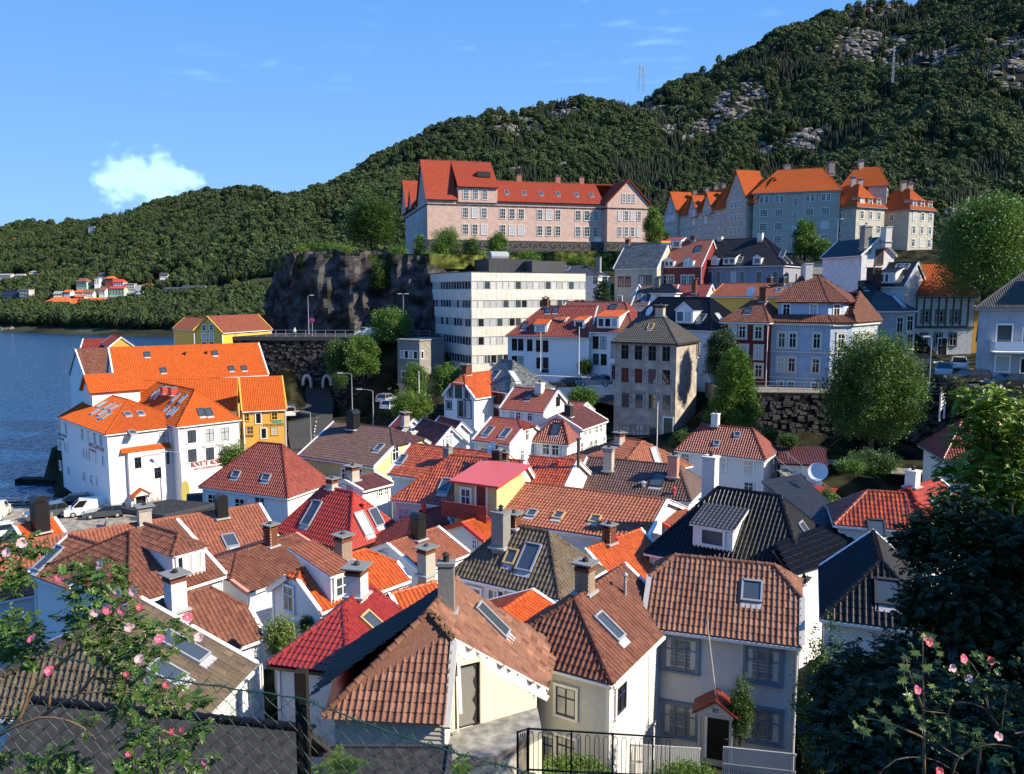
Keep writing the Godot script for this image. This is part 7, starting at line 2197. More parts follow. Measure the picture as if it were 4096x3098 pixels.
func more_warehouse() -> void:
	# front bay of the left harbour warehouse with its low eave,porch and signs
	var u:=Vector2(-0.697,0.717)
	var o:=block("warehouse_bay","white front bay of the harbour warehouse with low orange eave and small entrance porch","warehouse bay",[[-45.8,95.3],[-42.6,98.4],[-44.6,100.4],[-47.8,97.3]],1.8,10.0,"white",[[0,1.05,8.7,0.8,1.35,"n"],[0,3.3,7.1,0.8,1.35,"n"]],{"boards": true})
	roof_faces(o,[[[-46.3,10.0,94.8],[-42.1,10.0,98.8],[-43.9,12.75,100.6],[-48.0,12.75,96.6]]],"ware",[])
	var f: Array=fr_last[0]
	var x:=Transform3D(Basis(f[1],Vector3.UP,f[2]),f[0])
	var po:=MB.new()
	for s in [-1,1]: po.box(x*Transform3D(Basis(),Vector3(1.1+s*0.8,1.8,0.6)),Vector3(0.16,2.2,0.16))
	po.box(x*Transform3D(Basis(),Vector3(1.1,2.95,0.6)),Vector3(1.9,0.14,0.2))
	part(o,"porch",po,M["trim"])
	for s in [-1,1]:
		var pr:=MB.new()
		pr.box(x*Transform3D(Basis(Vector3.BACK,-s*0.62),Vector3(1.1+s*0.6,3.38,0.4)),Vector3(1.5,0.12,1.5))
		part(o,"porch_roof",pr,tone_mat("ware",1))
	var pg:=MB.new()
	pg.prism(PackedVector2Array([Vector2(-0.95,0),Vector2(0.95,0),Vector2(0,0.68)]),x*Transform3D(Basis(),Vector3(1.1,3.02,0.9)),0.0,0.08)
	part(o,"porch_gable",pg,M["white"])
	door(o,x*Transform3D(Basis(),Vector3(1.1,0.8,0.02)),1.2,2.0,"door_black")
	lettering(o,"MATHALLEN ER STENGT",x*Transform3D(Basis(),Vector3(2.6,7.6,0.05)),0.2,"stucco_pink")
	# hoist gable at the back of the left warehouse
	var h:=thing("hoist_gable","projecting white hoist gable with orange roof on the left warehouse","gable",Vector3(-55.5,9.0,-108.5),2.3)
	var hb:=MB.new()
	hb.at(Vector3(0,5.0,1.5),Vector3(4.2,4.2,6.0))
	for s in [-1,1]: hb.t(Vector3(-2.1,7.1,1.5+s*3.0),Vector3(2.1,7.1,1.5+s*3.0),Vector3(0,9.0,1.5+s*3.0))
	part(h,"gable_wall",hb,M["white"])
	var dk:=MB.new()
	var fa:=[[Vector3(-2.5,6.9,-1.9),Vector3(0,9.1,-1.9),Vector3(0,9.1,5.2),Vector3(-2.5,6.9,5.2)],[Vector3(2.5,6.9,-1.9),Vector3(0,9.1,-1.9),Vector3(0,9.1,5.2),Vector3(2.5,6.9,5.2)]]
	for q in fa: slab_face(dk,q)
	var rf:=part(h,"roof",dk,tone_mat("ware",2))
	lay_tiles(rf,fa,"ware",[[fa[0][1],fa[0][2]]],false)
func sign_on(o: Node3D,q: Array,side: String,t: float,y: float,text: String,size: float,mt: String,serif:=false) -> void:
	var bs:=side_frame(side)
	var p:=Vector3.ZERO
	var wb: float=q[4] - 0.3
	match side:
		"S": p=Vector3(t,0,wb)
		"N": p=Vector3(t,0,-wb)
		"W": p=Vector3(-q[3]+0.3,0,-t)
	p.y=y - o.position.y
	lettering(o,text,Transform3D(bs,p+bs.z*0.03),size,mt,serif)
# ------------------------------------------------------------------ near the camera
func chain_fence() -> void:
	var A:=Vector3(-3.6,26.62,-5.35)
	var Pm:=Vector3(-1.375,26.39,-5.0)
	var B:=Vector3(0.15,26.02,-4.75)
	var o:=thing("chain_link_fence","green wire netting fence with one dark wooden post in the foreground","fence",Vector3(-1.375,25.0,-5.0))
	var post:=MB.new()
	post.at(Vector3(0,0.55,-0.05),Vector3(0.075,2.0,0.075))
	part(o,"post",post,M["wood_dark"])
	var net:=MB.new()
	for seg in [[A,Pm],[Pm,B]]:
		var a: Vector3=seg[0] - o.position
		var b: Vector3=seg[1] - o.position
		var d:=Vector3(b.x - a.x,0,b.z - a.z)
		var n:=int(d.length()/0.062)
		var slope:=(b.y - a.y)/d.length()
		for i in n:
			var pts:=[]
			for k in 17:
				var s:=(i+(0.5 if k % 2 else 0.0)*(1.0 if i % 1 == 0 else -1.0))*0.062+0.004*sin(i*3.7+k)
				s=(i+(1.0 if (k+i) % 2 else 0.0))*0.062
				pts.append(a+d.normalized()*s+Vector3.UP*(slope*s - k*0.058+0.01*sin(i*1.3+k*0.6))+Vector3(0,0,0.005 if k % 2 else -0.005))
			net.tube(pts,0.003,0.003,4,false)
		var top:=MB.new()
		var tp:=[]
		for k in 21: tp.append(a.lerp(b,k/20.0)+Vector3.UP*(-0.035*sin(PI*k/20.0)+0.006*sin(k*2.2)))
		top.tube(tp,0.0055,0.0055,5)
		for k in 9:
			var c: Vector3=tp[k*2+1]
			for j in 3: top.tube([c+Vector3(-0.03+j*0.02,-0.012,0.008),c+Vector3(-0.02+j*0.02,0.016,-0.004),c+Vector3(0.0+j*0.02,-0.01,-0.01)],0.0028,0.0028,4,false)
		part(o,"top_wire",top,M["wire"])
	tag(part(o,"wire_netting",net,M["wire"]),"","","","stuff")
func leaflet_mesh(v: int) -> ArrayMesh:
	var key:="leaflet%d" % v
	if cache.has(key): return cache[key]
	var b:=MB.new()
	var n:=6
	var prev:=[]
	for i in n+1:
		var t:=float(i)/n
		var w:=sin(PI*pow(t,0.8))*0.31+0.005
		var droop:=-0.14*t*t*(1.0+0.4*v)
		var c:=Vector3(0,droop,t)
		var jag:=0.02*(1 if i % 2 else -1)
		var row:=[c+Vector3(-w - jag,0.10+0.03*v,0),c,c+Vector3(w+jag,0.10+0.03*v,0)]
		if i: 
			b.q(prev[0],prev[1],row[1],row[0]); b.q(prev[1],prev[2],row[2],row[1])
		prev=row
	cache[key]=b.mesh(true)
	return cache[key]
# a compound leaf: five to seven leaflets on a stalk (unit length leaflets)
func spray_mesh(v: int) -> ArrayMesh:
	var key:="spray%d" % v
	if cache.has(key): return cache[key]
	var b:=MB.new()
	var lf: ArrayMesh=leaflet_mesh(v % 2)
	var src: PackedVector3Array=lf.surface_get_arrays(0)[Mesh.ARRAY_VERTEX]
	for i in 3:
		for s in [-1,1]:
			var x:=Transform3D(Basis(Vector3.UP,s*(1.0 - 0.15*i))*Basis(Vector3.BACK,s*0.25),Vector3(0,0,0.5+i*0.6))
			for p in src: b.v.append(x*(p*(0.75+0.12*i)))
	for p in src: b.v.append(Transform3D(Basis(),Vector3(0,-0.05,1.95))*p)
	b.bar(Vector3(0,0,0),Vector3(0,-0.03,2.0),0.03,0.03)
	cache[key]=b.mesh()
	return cache[key]
func flower_mesh() -> Array:
	if cache.has("petal"): return cache["petal"]
	var b:=MB.new()
	var prev:=[]
	for i in 5:
		var t:=i/4.0
		var w: float=[0.08,0.3,0.46,0.44,0.2][i]
		var y: float=[0.0,0.06,0.16,0.2,0.15][i]
		var row:=[Vector3(-w,y+0.08,t),Vector3(0,y,t*(0.92 if i == 4 else 1.0)),Vector3(w,y+0.08,t)]
		if i:
			b.q(prev[0],prev[1],row[1],row[0]); b.q(prev[1],prev[2],row[2],row[1])
		prev=row
	var c:=MB.new()
	c.lathe(Vector3(0,0.02,0),[Vector2(0.22,0),Vector2(0.2,0.12),Vector2(0.0,0.16)],9)
	cache["petal"]=[b.mesh(true),c.mesh()]
	return cache["petal"]
func flower(o: Node3D,p: Vector3,size: float,col: String,face: Vector3) -> void:
	var m:=flower_mesh()
	var z:=face.normalized()
	var x:=z.cross(Vector3(0.1,0.9,0.2)).normalized()
	var bs:=Basis(x,z,x.cross(z))*Basis(Vector3.UP,R.randf()*TAU)
	var h:=put(o,"flower",m[1],M["banner"],Transform3D(bs.scaled(Vector3.ONE*size),p))
	for k in 5: put(h,"petal",m[0],M[col],Transform3D(Basis(Vector3.UP,TAU*k/5+R.randf_range(-0.12,0.12))*Basis(Vector3.RIGHT,R.randf_range(-0.5,0.05)),Vector3.ZERO))
# sprays of leaves in clusters [x,y,f,radius]; the 300 nearest single leaves become parts
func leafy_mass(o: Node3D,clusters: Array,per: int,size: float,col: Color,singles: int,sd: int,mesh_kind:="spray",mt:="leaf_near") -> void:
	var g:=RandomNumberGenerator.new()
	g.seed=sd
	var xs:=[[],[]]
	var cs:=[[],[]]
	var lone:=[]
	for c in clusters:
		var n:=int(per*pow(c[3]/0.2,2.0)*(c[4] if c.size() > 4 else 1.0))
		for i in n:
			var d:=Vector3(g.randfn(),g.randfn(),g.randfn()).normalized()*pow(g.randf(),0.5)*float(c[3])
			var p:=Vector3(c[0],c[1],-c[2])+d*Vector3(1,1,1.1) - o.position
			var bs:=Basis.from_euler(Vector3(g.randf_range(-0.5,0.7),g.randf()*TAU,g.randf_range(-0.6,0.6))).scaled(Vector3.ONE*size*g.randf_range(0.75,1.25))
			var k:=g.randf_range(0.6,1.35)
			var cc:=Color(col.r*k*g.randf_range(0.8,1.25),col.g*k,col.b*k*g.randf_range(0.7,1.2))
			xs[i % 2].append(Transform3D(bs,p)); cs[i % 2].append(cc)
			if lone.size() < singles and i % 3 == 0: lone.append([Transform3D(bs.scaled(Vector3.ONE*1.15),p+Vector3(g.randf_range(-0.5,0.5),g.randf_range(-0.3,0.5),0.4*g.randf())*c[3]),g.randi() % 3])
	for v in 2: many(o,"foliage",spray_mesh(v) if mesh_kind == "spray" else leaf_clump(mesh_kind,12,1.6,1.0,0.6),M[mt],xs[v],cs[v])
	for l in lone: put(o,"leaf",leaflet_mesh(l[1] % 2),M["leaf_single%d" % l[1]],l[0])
func maple_mesh() -> ArrayMesh:
	if cache.has("maple"): return cache["maple"]
	var pts:=PackedVector2Array()
	var r:=[0.25,0.45,0.34,0.75,0.5,0.6,0.36,0.9,0.62,0.72,0.4,1.05,0.4,0.72,0.62,0.9,0.36,0.6,0.5,0.75,0.34,0.45,0.25]
	for i in r.size():
		var a: float=lerpf(-2.6,2.6,i/float(r.size() - 1))
		pts.append(Vector2(sin(a),cos(a))*r[i])
	pts.append(Vector2(0,-0.12))
	var idx:=Geometry2D.triangulate_polygon(pts)
	var b:=MB.new()
	for i in range(0,idx.size(),3):
		var v:=[]
		for k in 3:
			var p:=pts[idx[i+k]]
			v.append(Vector3(p.x,-0.22*p.length_squared()+0.12*absf(p.x),p.y))
		b.t(v[0],v[1],v[2])
	b.bar(Vector3(0,0,-0.1),Vector3(0,-0.1,-0.9),0.03,0.03)
	cache["maple"]=b.mesh()
	return cache["maple"]
func branch(o: Node3D,pts: Array,r0: float,r1: float,mt: String) -> void:
	var b:=MB.new()
	var c:=Curve3D.new()
	for i in pts.size():
		var p:=Vector3(pts[i][0],pts[i][1],-pts[i][2]) - o.position
		var t:=Vector3.ZERO
		if i > 0 and i < pts.size() - 1:
			t=(Vector3(pts[i+1][0],pts[i+1][1],-pts[i+1][2]) - Vector3(pts[i - 1][0],pts[i - 1][1],-pts[i - 1][2]))/6.0
		c.add_point(p,-t,t)
	var q:=[]
	for k in 13: q.append(c.sample_baked(c.get_baked_length()*k/12.0))
	b.tube(q,r0,r1,6)
	part(o,"branch",b,M[mt],true)
# ------------------------------------------------------------------ far town
func far_house(called: String,label: String,cat: String,x: float,f: float,y: float,yaw: float,l: float,w: float,h: float,rise: float,roof: Color,wall: Color,cols: int,rows: int,hip:=0.0) -> void:
	var o:=thing(called,label,cat,Vector3(x,y,-f),yaw)
	var kw:="fw%.2f%.2f%.2f" % [wall.r,wall.g,wall.b]
	var kr:="fr%.2f%.2f%.2f" % [roof.r,roof.g,roof.b]
	if not M.has(kw): mat(kw,wall,0.8)
	if not M.has(kr): mat(kr,roof,0.8)
	var b:=MB.new()
	b.at(Vector3(0,(h - 14.0)/2,0),Vector3(l,h+14.0,w))
	if hip <= 0.0 and rise > 0.2:
		for s in [-1,1]: b.t(Vector3(s*l/2,h,w/2),Vector3(s*l/2,h,-w/2),Vector3(s*l/2,h+rise,0))
	part(o,"wall",b,M[kw])
	var r:=MB.new()
	if rise > 0.2:
		var a:=l/2+0.6
		var c:=w/2+0.6
		var e:=h - rise*0.6/(w/2)
		var i:=hip
		for s in [-1.0,1.0]: slab_face(r,[Vector3(-a,e,s*c),Vector3(a,e,s*c),Vector3(a - i,h+rise,0),Vector3(-a+i,h+rise,0)],0.4)
		if i > 0.1:
			for s in [-1.0,1.0]: slab_face(r,[Vector3(s*a,e,c),Vector3(s*a,e,-c),Vector3(s*(a - i),h+rise,0)],0.4)
	else:
		r.at(Vector3(0,h+0.3,0),Vector3(l+0.6,0.7,w+0.6))
	part(o,"roof",r,M[kr])
	var win:=MB.new()
	var ww:=minf(1.6,l/maxf(cols,1)*0.55)
	win.at(Vector3.ZERO,Vector3(ww,minf(1.7,h/maxf(rows,1)*0.5),0.25))
	var wm:=win.mesh()
	for j in rows:
		for i in cols:
			put(o,"window",wm,M["glass_mid"],Transform3D(Basis(),Vector3((i+0.5 - cols/2.0)*l/cols,h*(j+0.55)/rows,w/2+0.05)))
func places() -> void:
	rock_and_roads()
	office()
	school()
	apartments()
	blue_house()
	right_side()
	centre_house()
	front_roofs()
	more_warehouse()
	chain_fence()
	tree("tree","big round dark tree on top of the cliff beside the school",Vector3(-33.02,38.7,-193),12.33,6.63,Color(0.050,0.105,0.018),{"n": 2600,"leaf": 0.35,"lobes": 20})
	tree("tree","leafy tree in front of the blank school wall",Vector3(-14.93,33.25,-186),10.33,4.2,Color(0.085,0.170,0.022),{"n": 1500,"leaf": 0.3,"bare": 0.1})
	tree("tree","slim young tree at the left corner of the school",Vector3(-21.02,34.76,-187),7.52,1.52,Color(0.085,0.170,0.022),{"n": 500,"leaf": 0.3,"bare": 0.1})
	tree("tree","rounded tree below the school windows, left of the flowering shrub",Vector3(-8.99,35.97,-184),5.03,2.33,Color(0.050,0.105,0.018),{"n": 700,"leaf": 0.3,"bare": 0.05})
	tree("tree","pointed light green tree below the long school front",Vector3(-3.23,34.99,-184),7.46,3.33,Color(0.085,0.170,0.022),{"n": 1100,"leaf": 0.3,"bare": 0.05,"cone": 0.5})
	tree("tree","broad low tree behind the plant room of the office block",Vector3(3.81,32.99,-182),5.15,3.13,Color(0.085,0.170,0.022),{"n": 800,"leaf": 0.3,"bare": 0.02})
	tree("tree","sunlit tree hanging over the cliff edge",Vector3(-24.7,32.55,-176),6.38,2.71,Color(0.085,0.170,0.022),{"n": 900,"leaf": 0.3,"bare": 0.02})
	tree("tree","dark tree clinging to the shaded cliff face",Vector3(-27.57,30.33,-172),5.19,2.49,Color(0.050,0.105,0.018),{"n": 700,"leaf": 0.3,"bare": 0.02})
	tree("tree","tree in the gap between the cliff and the office block",Vector3(-17.85,31.99,-180),5.74,3.09,Color(0.085,0.170,0.022),{"n": 900,"leaf": 0.3,"bare": 0.02})
	bush("bush","grass-topped bush at the outer edge of the cliff top",Vector3(-46.21,36.5,-181),Vector3(3.27,2.71,2.62),Color(0.130,0.210,0.028),300,0.3,"")
	bush("bush","dark rounded bush on the cliff top",Vector3(-43.93,36.74,-183),Vector3(4.3,3.39,3.44),Color(0.050,0.105,0.018),450,0.3,"")
	bush("bush","pale bush on the cliff top next to the dark round one",Vector3(-39.68,36.74,-183),Vector3(4.96,3.07,3.97),Color(0.085,0.170,0.022),450,0.3,"")
	bush("bush","olive bush on the cliff top below the big round tree",Vector3(-37.1,36.95,-184),Vector3(2.66,2.6,2.13),Color(0.130,0.210,0.028),250,0.3,"")
	bush("bush","cream flowering shrub below the school",Vector3(-6.12,35.57,-182),Vector3(2.96,2.89,2.37),Color(0.300,0.320,0.140),250,0.25,"")
	bush("bush","shrub on the lawn at the right end of the school front",Vector3(15.2,34.85,-190),Vector3(5.5,2.35,4.4),Color(0.085,0.170,0.022),300,0.25,"")
	tree("tree","birch between the school wing and the apartments",Vector3(32.85,40,-192),8.68,2.36,Color(0.130,0.210,0.028),{"n": 1100,"leaf": 0.28,"bark": "bark_pale","bare": 0.1})
	tree("tree","dark low tree at the foot of the apartment wing",Vector3(37.64,40.39,-205),3.6,2.04,Color(0.050,0.105,0.018),{"n": 500,"leaf": 0.3,"bare": 0.02})
	tree("tree","round tree in front of the central apartment block",Vector3(61.22,35.97,-172),8.01,2.64,Color(0.085,0.170,0.022),{"n": 1300,"leaf": 0.28,"bare": 0.15})
	tree("tree","lower tree right of the round tree below the apartments",Vector3(64.12,35.29,-170),4.35,2.46,Color(0.085,0.170,0.022),{"n": 1000,"leaf": 0.28,"bare": 0.02})
	bush("bush","pale shrub above the beige garage building",Vector3(66.52,35.22,-168),Vector3(2.73,1.78,2.19),Color(0.160,0.190,0.070),250,0.22,"")
	tree("tree","bright round tree left of the office block",Vector3(-23.52,19.73,-158),5.83,4.29,Color(0.085,0.170,0.022),{"n": 1800,"leaf": 0.26,"bare": 0.05})
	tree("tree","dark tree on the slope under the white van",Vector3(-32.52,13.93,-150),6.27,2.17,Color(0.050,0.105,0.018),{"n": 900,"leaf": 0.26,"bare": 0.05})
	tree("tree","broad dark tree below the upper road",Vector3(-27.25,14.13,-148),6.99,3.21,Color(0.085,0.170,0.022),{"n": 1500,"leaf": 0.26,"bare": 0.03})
	tree("tree","small dark conifer between the upper houses",Vector3(15.13,27.62,-136),3.27,1.35,Color(0.045,0.085,0.040),{"n": 600,"leaf": 0.24,"bare": 0.02,"cone": 1.0})
	tree("tree","upright tree left of the orange-roofed white house",Vector3(-14.39,13.84,-120),4.61,2.06,Color(0.085,0.170,0.022),{"n": 1200,"leaf": 0.22,"bare": 0.05})
	tree("tree","rounded tree in front of the office base",Vector3(-9.85,13.59,-122),4.57,2.43,Color(0.085,0.170,0.022),{"n": 1400,"leaf": 0.22,"bare": 0.05})
	bush("bush","bright willow-like bush above the street lane",Vector3(-13.59,12.17,-108),Vector3(5.47,3.42,4.37),Color(0.130,0.210,0.028),1500,0.2,"")
	bush("bush","bush hanging over the lane wall beside the tunnel",Vector3(-29.9,12.6,-140),Vector3(2.53,2.56,2.03),Color(0.050,0.105,0.018),300,0.22,"")
	bush("bush","bright bush on the rock outcrop beside the grey block",Vector3(8.53,15.59,-97),Vector3(3.33,1.87,2.67),Color(0.085,0.170,0.022),700,0.2,"")
	bush("bush","small bush at the terrace steps with red door",Vector3(10.18,17.91,-112),Vector3(1.72,1.83,1.38),Color(0.050,0.105,0.018),300,0.2,"")
	tree("tree","tall sunlit conical tree beside the tall grey block",Vector3(25.18,13.73,-91),9.23,3.15,Color(0.085,0.170,0.022),{"n": 4200,"leaf": 0.2,"bare": 0.02,"cone": 0.75,"lobes": 30})
	tree("tree","blue-green pine behind the conical tree",Vector3(25.14,19.04,-97),5.37,2.14,Color(0.045,0.085,0.040),{"n": 1700,"leaf": 0.2,"bare": 0.1,"lobes": 18})
	tree("tree","big round maple in front of the pale blue corner house",Vector3(37.67,11.43,-84),13.15,5.21,Color(0.080,0.150,0.028),{"n": 6500,"leaf": 0.2,"bare": 0.25,"lobes": 34,"trunk": 0.38,"bark": "bark_pale"})
	tree("tree","huge tree with hanging branches at the upper right",Vector3(61.61,22.95,-107),18.56,6.24,Color(0.085,0.165,0.024),{"n": 5200,"leaf": 0.24,"bare": 0.38,"lobes": 30,"trunk": 0.45})
	tree("tree","second crown of tall foliage at the right edge",Vector3(70.15,22.67,-112),18.59,5.66,Color(0.085,0.165,0.024),{"n": 3600,"leaf": 0.24,"bare": 0.35,"lobes": 24,"trunk": 0.45})
	bush("bush","grey-green bush beside the slatted wooden screen",Vector3(42.93,17.93,-78),Vector3(2.32,2.88,1.86),Color(0.070,0.085,0.035),900,0.16,"")
	bush("bush","hedge bush at the foot of the tall grey block",Vector3(18.57,11.9,-88),Vector3(2.2,1.93,1.76),Color(0.050,0.105,0.018),600,0.18,"")
	bush("bush","clipped hedge beside the path under the retaining wall",Vector3(26.93,13.44,-84),Vector3(1.61,1.46,1.29),Color(0.050,0.105,0.018),500,0.16,"")
	bush("bush","row of thin cypress shoots along the garden path",Vector3(27.69,13.7,-80),Vector3(1.88,1.27,1.51),Color(0.050,0.105,0.018),500,0.14,"")
	bush("bush","white flowering shrub beside the corner house with the red hip",Vector3(8.17,12.89,-78),Vector3(2,1.17,1.6),Color(0.280,0.320,0.200),700,0.14,"")
	bush("bush","large dark shrub below the maple trunk",Vector3(33.32,12.21,-74),Vector3(4.65,2.19,3.72),Color(0.050,0.105,0.018),1600,0.16,"")
	bush("bush","lower shrub at the head of the concrete steps",Vector3(27.13,14.68,-64),Vector3(2.14,0.92,1.71),Color(0.085,0.170,0.022),700,0.14,"")
	bush("bush","bush between the steps and the white shed",Vector3(23.87,12.43,-60),Vector3(1.5,1.66,1.2),Color(0.085,0.170,0.022),700,0.13,"")
	bush("bush","bright green bush at the corner of the harbour warehouse",Vector3(-31.42,8.94,-90),Vector3(3.25,3.11,2.6),Color(0.130,0.210,0.028),900,0.18,"")
	bush("bush","airy green sapling beside the bay-window cottage",Vector3(-11.33,11.32,-38),Vector3(1.59,1.93,1.27),Color(0.160,0.220,0.050),700,0.1,"")
	bush("bush","small vine at the white wall above the bay-window cottage",Vector3(-10.3,11.86,-39),Vector3(0.65,1.06,0.52),Color(0.050,0.105,0.018),200,0.1,"")
	bush("bush","climbing rose with red blooms over the porch of the weathered white house",Vector3(9.31,10.8,-31.3),Vector3(0.91,2.46,0.73),Color(0.050,0.105,0.018),900,0.08,"")
	bush("bush","grass and white flowers behind the iron railing",Vector3(2.26,11.48,-27.5),Vector3(2.52,0.55,2.02),Color(0.120,0.200,0.040),1200,0.1,"")
	bush("bush","low green plants at the foot of the picket fence",Vector3(6.78,10.15,-29.6),Vector3(2.26,0.46,1.81),Color(0.085,0.170,0.022),700,0.08,"")
	bush("bush","ivy growing up beside the weathered white house",Vector3(11,11.86,-27),Vector3(1.83,5.18,1.46),Color(0.050,0.105,0.018),1600,0.1,"")
	car("white delivery van parked on the quay",Vector3(-50.83,2.64,-94.91),3.62,"van","car_white")
	car("dark grey estate car in front of the white van",Vector3(-48.19,2.64,-93.82),3.45,"wagon","car_grey")
	car("black off-road car behind the white van",Vector3(-54.55,2.64,-97.9),3.5,"suv","car_black")
	car("grey people carrier half hidden by the big black chimney",Vector3(-54.93,2.64,-93.43),3.9,"suv","car_grey")
	car("muddy brown car parked by the warehouse porch",Vector3(-45.17,2.64,-102.74),0.25,"suv","car_brown")
	car("white van cut off by the left edge of the quay",Vector3(-60.65,2.64,-93.19),1.9,"van","car_white")
	car("white car at the left edge beside the orange roof",Vector3(-55.93,2.64,-86.88),2.2,"hatch","car_white")
	car("silver car parked in the shaded lane",Vector3(-19.72,11.83,-127),1.2,"hatch","car_silver")
	car("white car nosing out behind the silver one in the lane",Vector3(-17.67,11.89,-119),1.1,"hatch","car_white")
	car("white van on the upper road below the cliff",Vector3(-29.16,20.4,-162.5),3.1,"small_van","car_white")
	car("black car parked below the white terrace steps",Vector3(6.9,16.87,-103),3.1,"wagon","car_black")
	car("blue car parked below the white terrace, nearer the grey block",Vector3(10.26,17.27,-102),3.2,"wagon","car_blue")
	car("silver estate car at the timber-framed house",Vector3(64.22,19.52,-126.4),3.1,"wagon","car_silver")
	car("black car behind the street lamp on the square",Vector3(52.87,19.52,-104.39),-1.1,"suv","car_black")
	car("white electric-looking hatchback on the sunlit square",Vector3(56.11,19.52,-101.59),-2,"hatch","car_white")
	car("pale blue hatchback in the shade of the square",Vector3(49.84,19.52,-93.25),-2.1,"hatch","car_silver")
	car("black saloon beside the grey-green bush",Vector3(48.24,19.52,-85.5),-2.9,"wagon","car_black")
	car("black car at the right edge below the balcony house",Vector3(49.29,19.52,-80.63),-2.9,"wagon","car_black")
	car("white bus leaving the tunnel behind the yellow warehouse",Vector3(-41.21,6.24,-150),1.75,"van","car_white")
	lamp_post("street lamp on the upper road in front of the cliff",Vector3(-40.98,20.71,-164),7.66,0.5,0,false)
	lamp_post("double street lamp on the upper road beside the office block",Vector3(-21.31,20.77,-160),7.9,0.4,0,true)
	lamp_post("street lamp over the lane nearest the tunnel wall",Vector3(-26.21,8.92,-132),6.91,1.6,3.14,false)
	lamp_post("street lamp over the lane above the brown roof",Vector3(-18.65,11.17,-108),4.82,1.6,3.0,false)
	lamp_post("street lamp at the bend of the main road",Vector3(-30.63,6.37,-122),4.64,1.8,3.14,false)
	lamp_post("curved lamp post in front of the harbour warehouse",Vector3(-40.3,5.56,-97),4.19,1.6,3.3,false)
	lamp_post("lamp post on the square in front of the timber-framed house",Vector3(44.43,18.53,-86),5.73,0.3,3.14,false)
	lamp_post("tall lamp post in front of the apartments",Vector3(67.87,37.04,-172),7.1,0.6,0,false)
	pole("flagpole","white flagpole in front of the tall grey block","flagpole",Vector3(16.31,11.79,-90),4.95,0.05,"trim",Vector3.ZERO)
	pole("flagpole","flagpole in front of the left red-roofed terraced house","flagpole",Vector3(3.97,18.24,-112),5.27,0.05,"trim",Vector3.ZERO)
	pole("flagpole","flagpole in front of the terraced house with red windows","flagpole",Vector3(9.1,17.96,-110),6.35,0.06,"trim",Vector3.ZERO)
	pole("flagpole","thin white pole before the office base","flagpole",Vector3(-4.33,15.95,-140),5.99,0.05,"trim",Vector3.ZERO)
	pole("flagpole","leaning wooden flagpole above the porch of the weathered white house","flagpole",Vector3(8.39,12.49,-31.7),3.19,0.03,"trim_worn",Vector3(-0.45,0,0))
	pole("post","wooden post among the trees left of the orange-roofed white house","post",Vector3(-13.38,14.56,-116),3.08,0.1,"trim_worn",Vector3.ZERO)
	pole("post","slanting white post on the quay edge","post",Vector3(-61.75,2.33,-100),1.59,0.07,"trim",Vector3(0.9,0,0))
	for k in [[0,0.05,0.10,0.018],[1,0.085,0.16,0.028],[2,0.14,0.2,0.035]]: leafy("leaf_single%d" % k[0],Color(k[1],k[2],k[3]),0.6,0.4)
	for k in [0,1,2]: M["leaf_single%d" % k].vertex_color_use_as_albedo=false
	for k in [["petal_pink",0.72,0.11,0.26],["petal_pale",0.75,0.42,0.5],["petal_deep",0.66,0.05,0.14]]: leafy(k[0],Color(k[1],k[2],k[3]),0.5,0.6); M[k[0]].vertex_color_use_as_albedo=false
	var rose:=thing("rose_bush","wild rose bush with pink blooms at the lower left","rose bush",Vector3(-2.6,25.2,-4.3))
	leafy_mass(rose,[[-2.78,27.63,4.35,0.07],[-2.78,27.56,4.49,0.07],[-2.48,27.68,4.11,0.04],[-2.72,27.45,4.31,0.09],[-3,27.26,4.65,0.08],[-2.99,27.05,4.66,0.1],[-2.24,27.62,3.96,0.06],[-2.17,27.58,4.04,0.07],[-1.98,27.61,3.9,0.07],[-2.11,27.52,4.25,0.05],[-2.14,27.55,3.88,0.07],[-2.23,27.38,4.26,0.08],[-2.19,27.31,4.43,0.06],[-2.3,27.31,4.1,0.08],[-2.38,27.17,4.46,0.09],[-2.21,27.18,4.38,0.09],[-1.87,27.38,3.87,0.05],[-2.01,27.14,4.35,0.05],[-1.79,27.27,4.08,0.03],[-1.79,27.23,4.22,0.03],[-1.69,27.24,4.11,0.03],[-2.88,27,4.47,0.09],[-2.61,27.09,4.25,0.07],[-2.22,27.26,3.99,0.07],[-2.29,27.06,4.34,0.08],[-2.27,26.96,4.55,0.08],[-2.67,27.61,4.13,0.05],[-2.49,27.75,4.05,0.03],[-2.41,26.85,4.67,0.1],[-2.07,27.03,4.29,0.09],[-2.11,26.85,4.68,0.07],[-1.89,27.08,4.44,0.05],[-2.25,26.86,4.43,0.07],[-1.9,27.07,3.99,0.07],[-2.35,26.63,4.68,0.09],[-1.79,27.06,3.81,0.08],[-1.76,26.92,4.03,0.07],[-1.74,26.81,4.19,0.06],[-1.8,26.66,4.5,0.04],[-1.97,26.85,3.98,0.08],[-2.12,26.53,4.58,0.08],[-2.29,26.32,4.69,0.08],[-1.87,26.7,3.95,0.07],[-1.91,26.48,4.34,0.07],[-1.58,26.84,3.81,0.05],[-1.66,26.67,4.15,0.04],[-1.92,26.66,3.84,0.07],[-2.18,26.16,4.66,0.09],[-1.82,26.46,4.19,0.07],[-1.91,26.14,4.65,0.06],[-1.76,26.28,4.51,0.04],[-2.98,26.89,4.58,0.08],[-2.48,27.14,3.96,0.07],[-2.48,27.33,3.87,0.08],[-2.68,27.14,4.34,0.07],[-2.32,26.63,3.95,0.07],[-2.74,26.27,4.46,0.08],[-2.42,26.42,4.17,0.08],[-2.8,26.4,4.28,0.06],[-3.03,26.49,4.64,0.04],[-2.36,26.62,4.27,0.05]],215,0.026,Color(0.06,0.125,0.022),300,11)
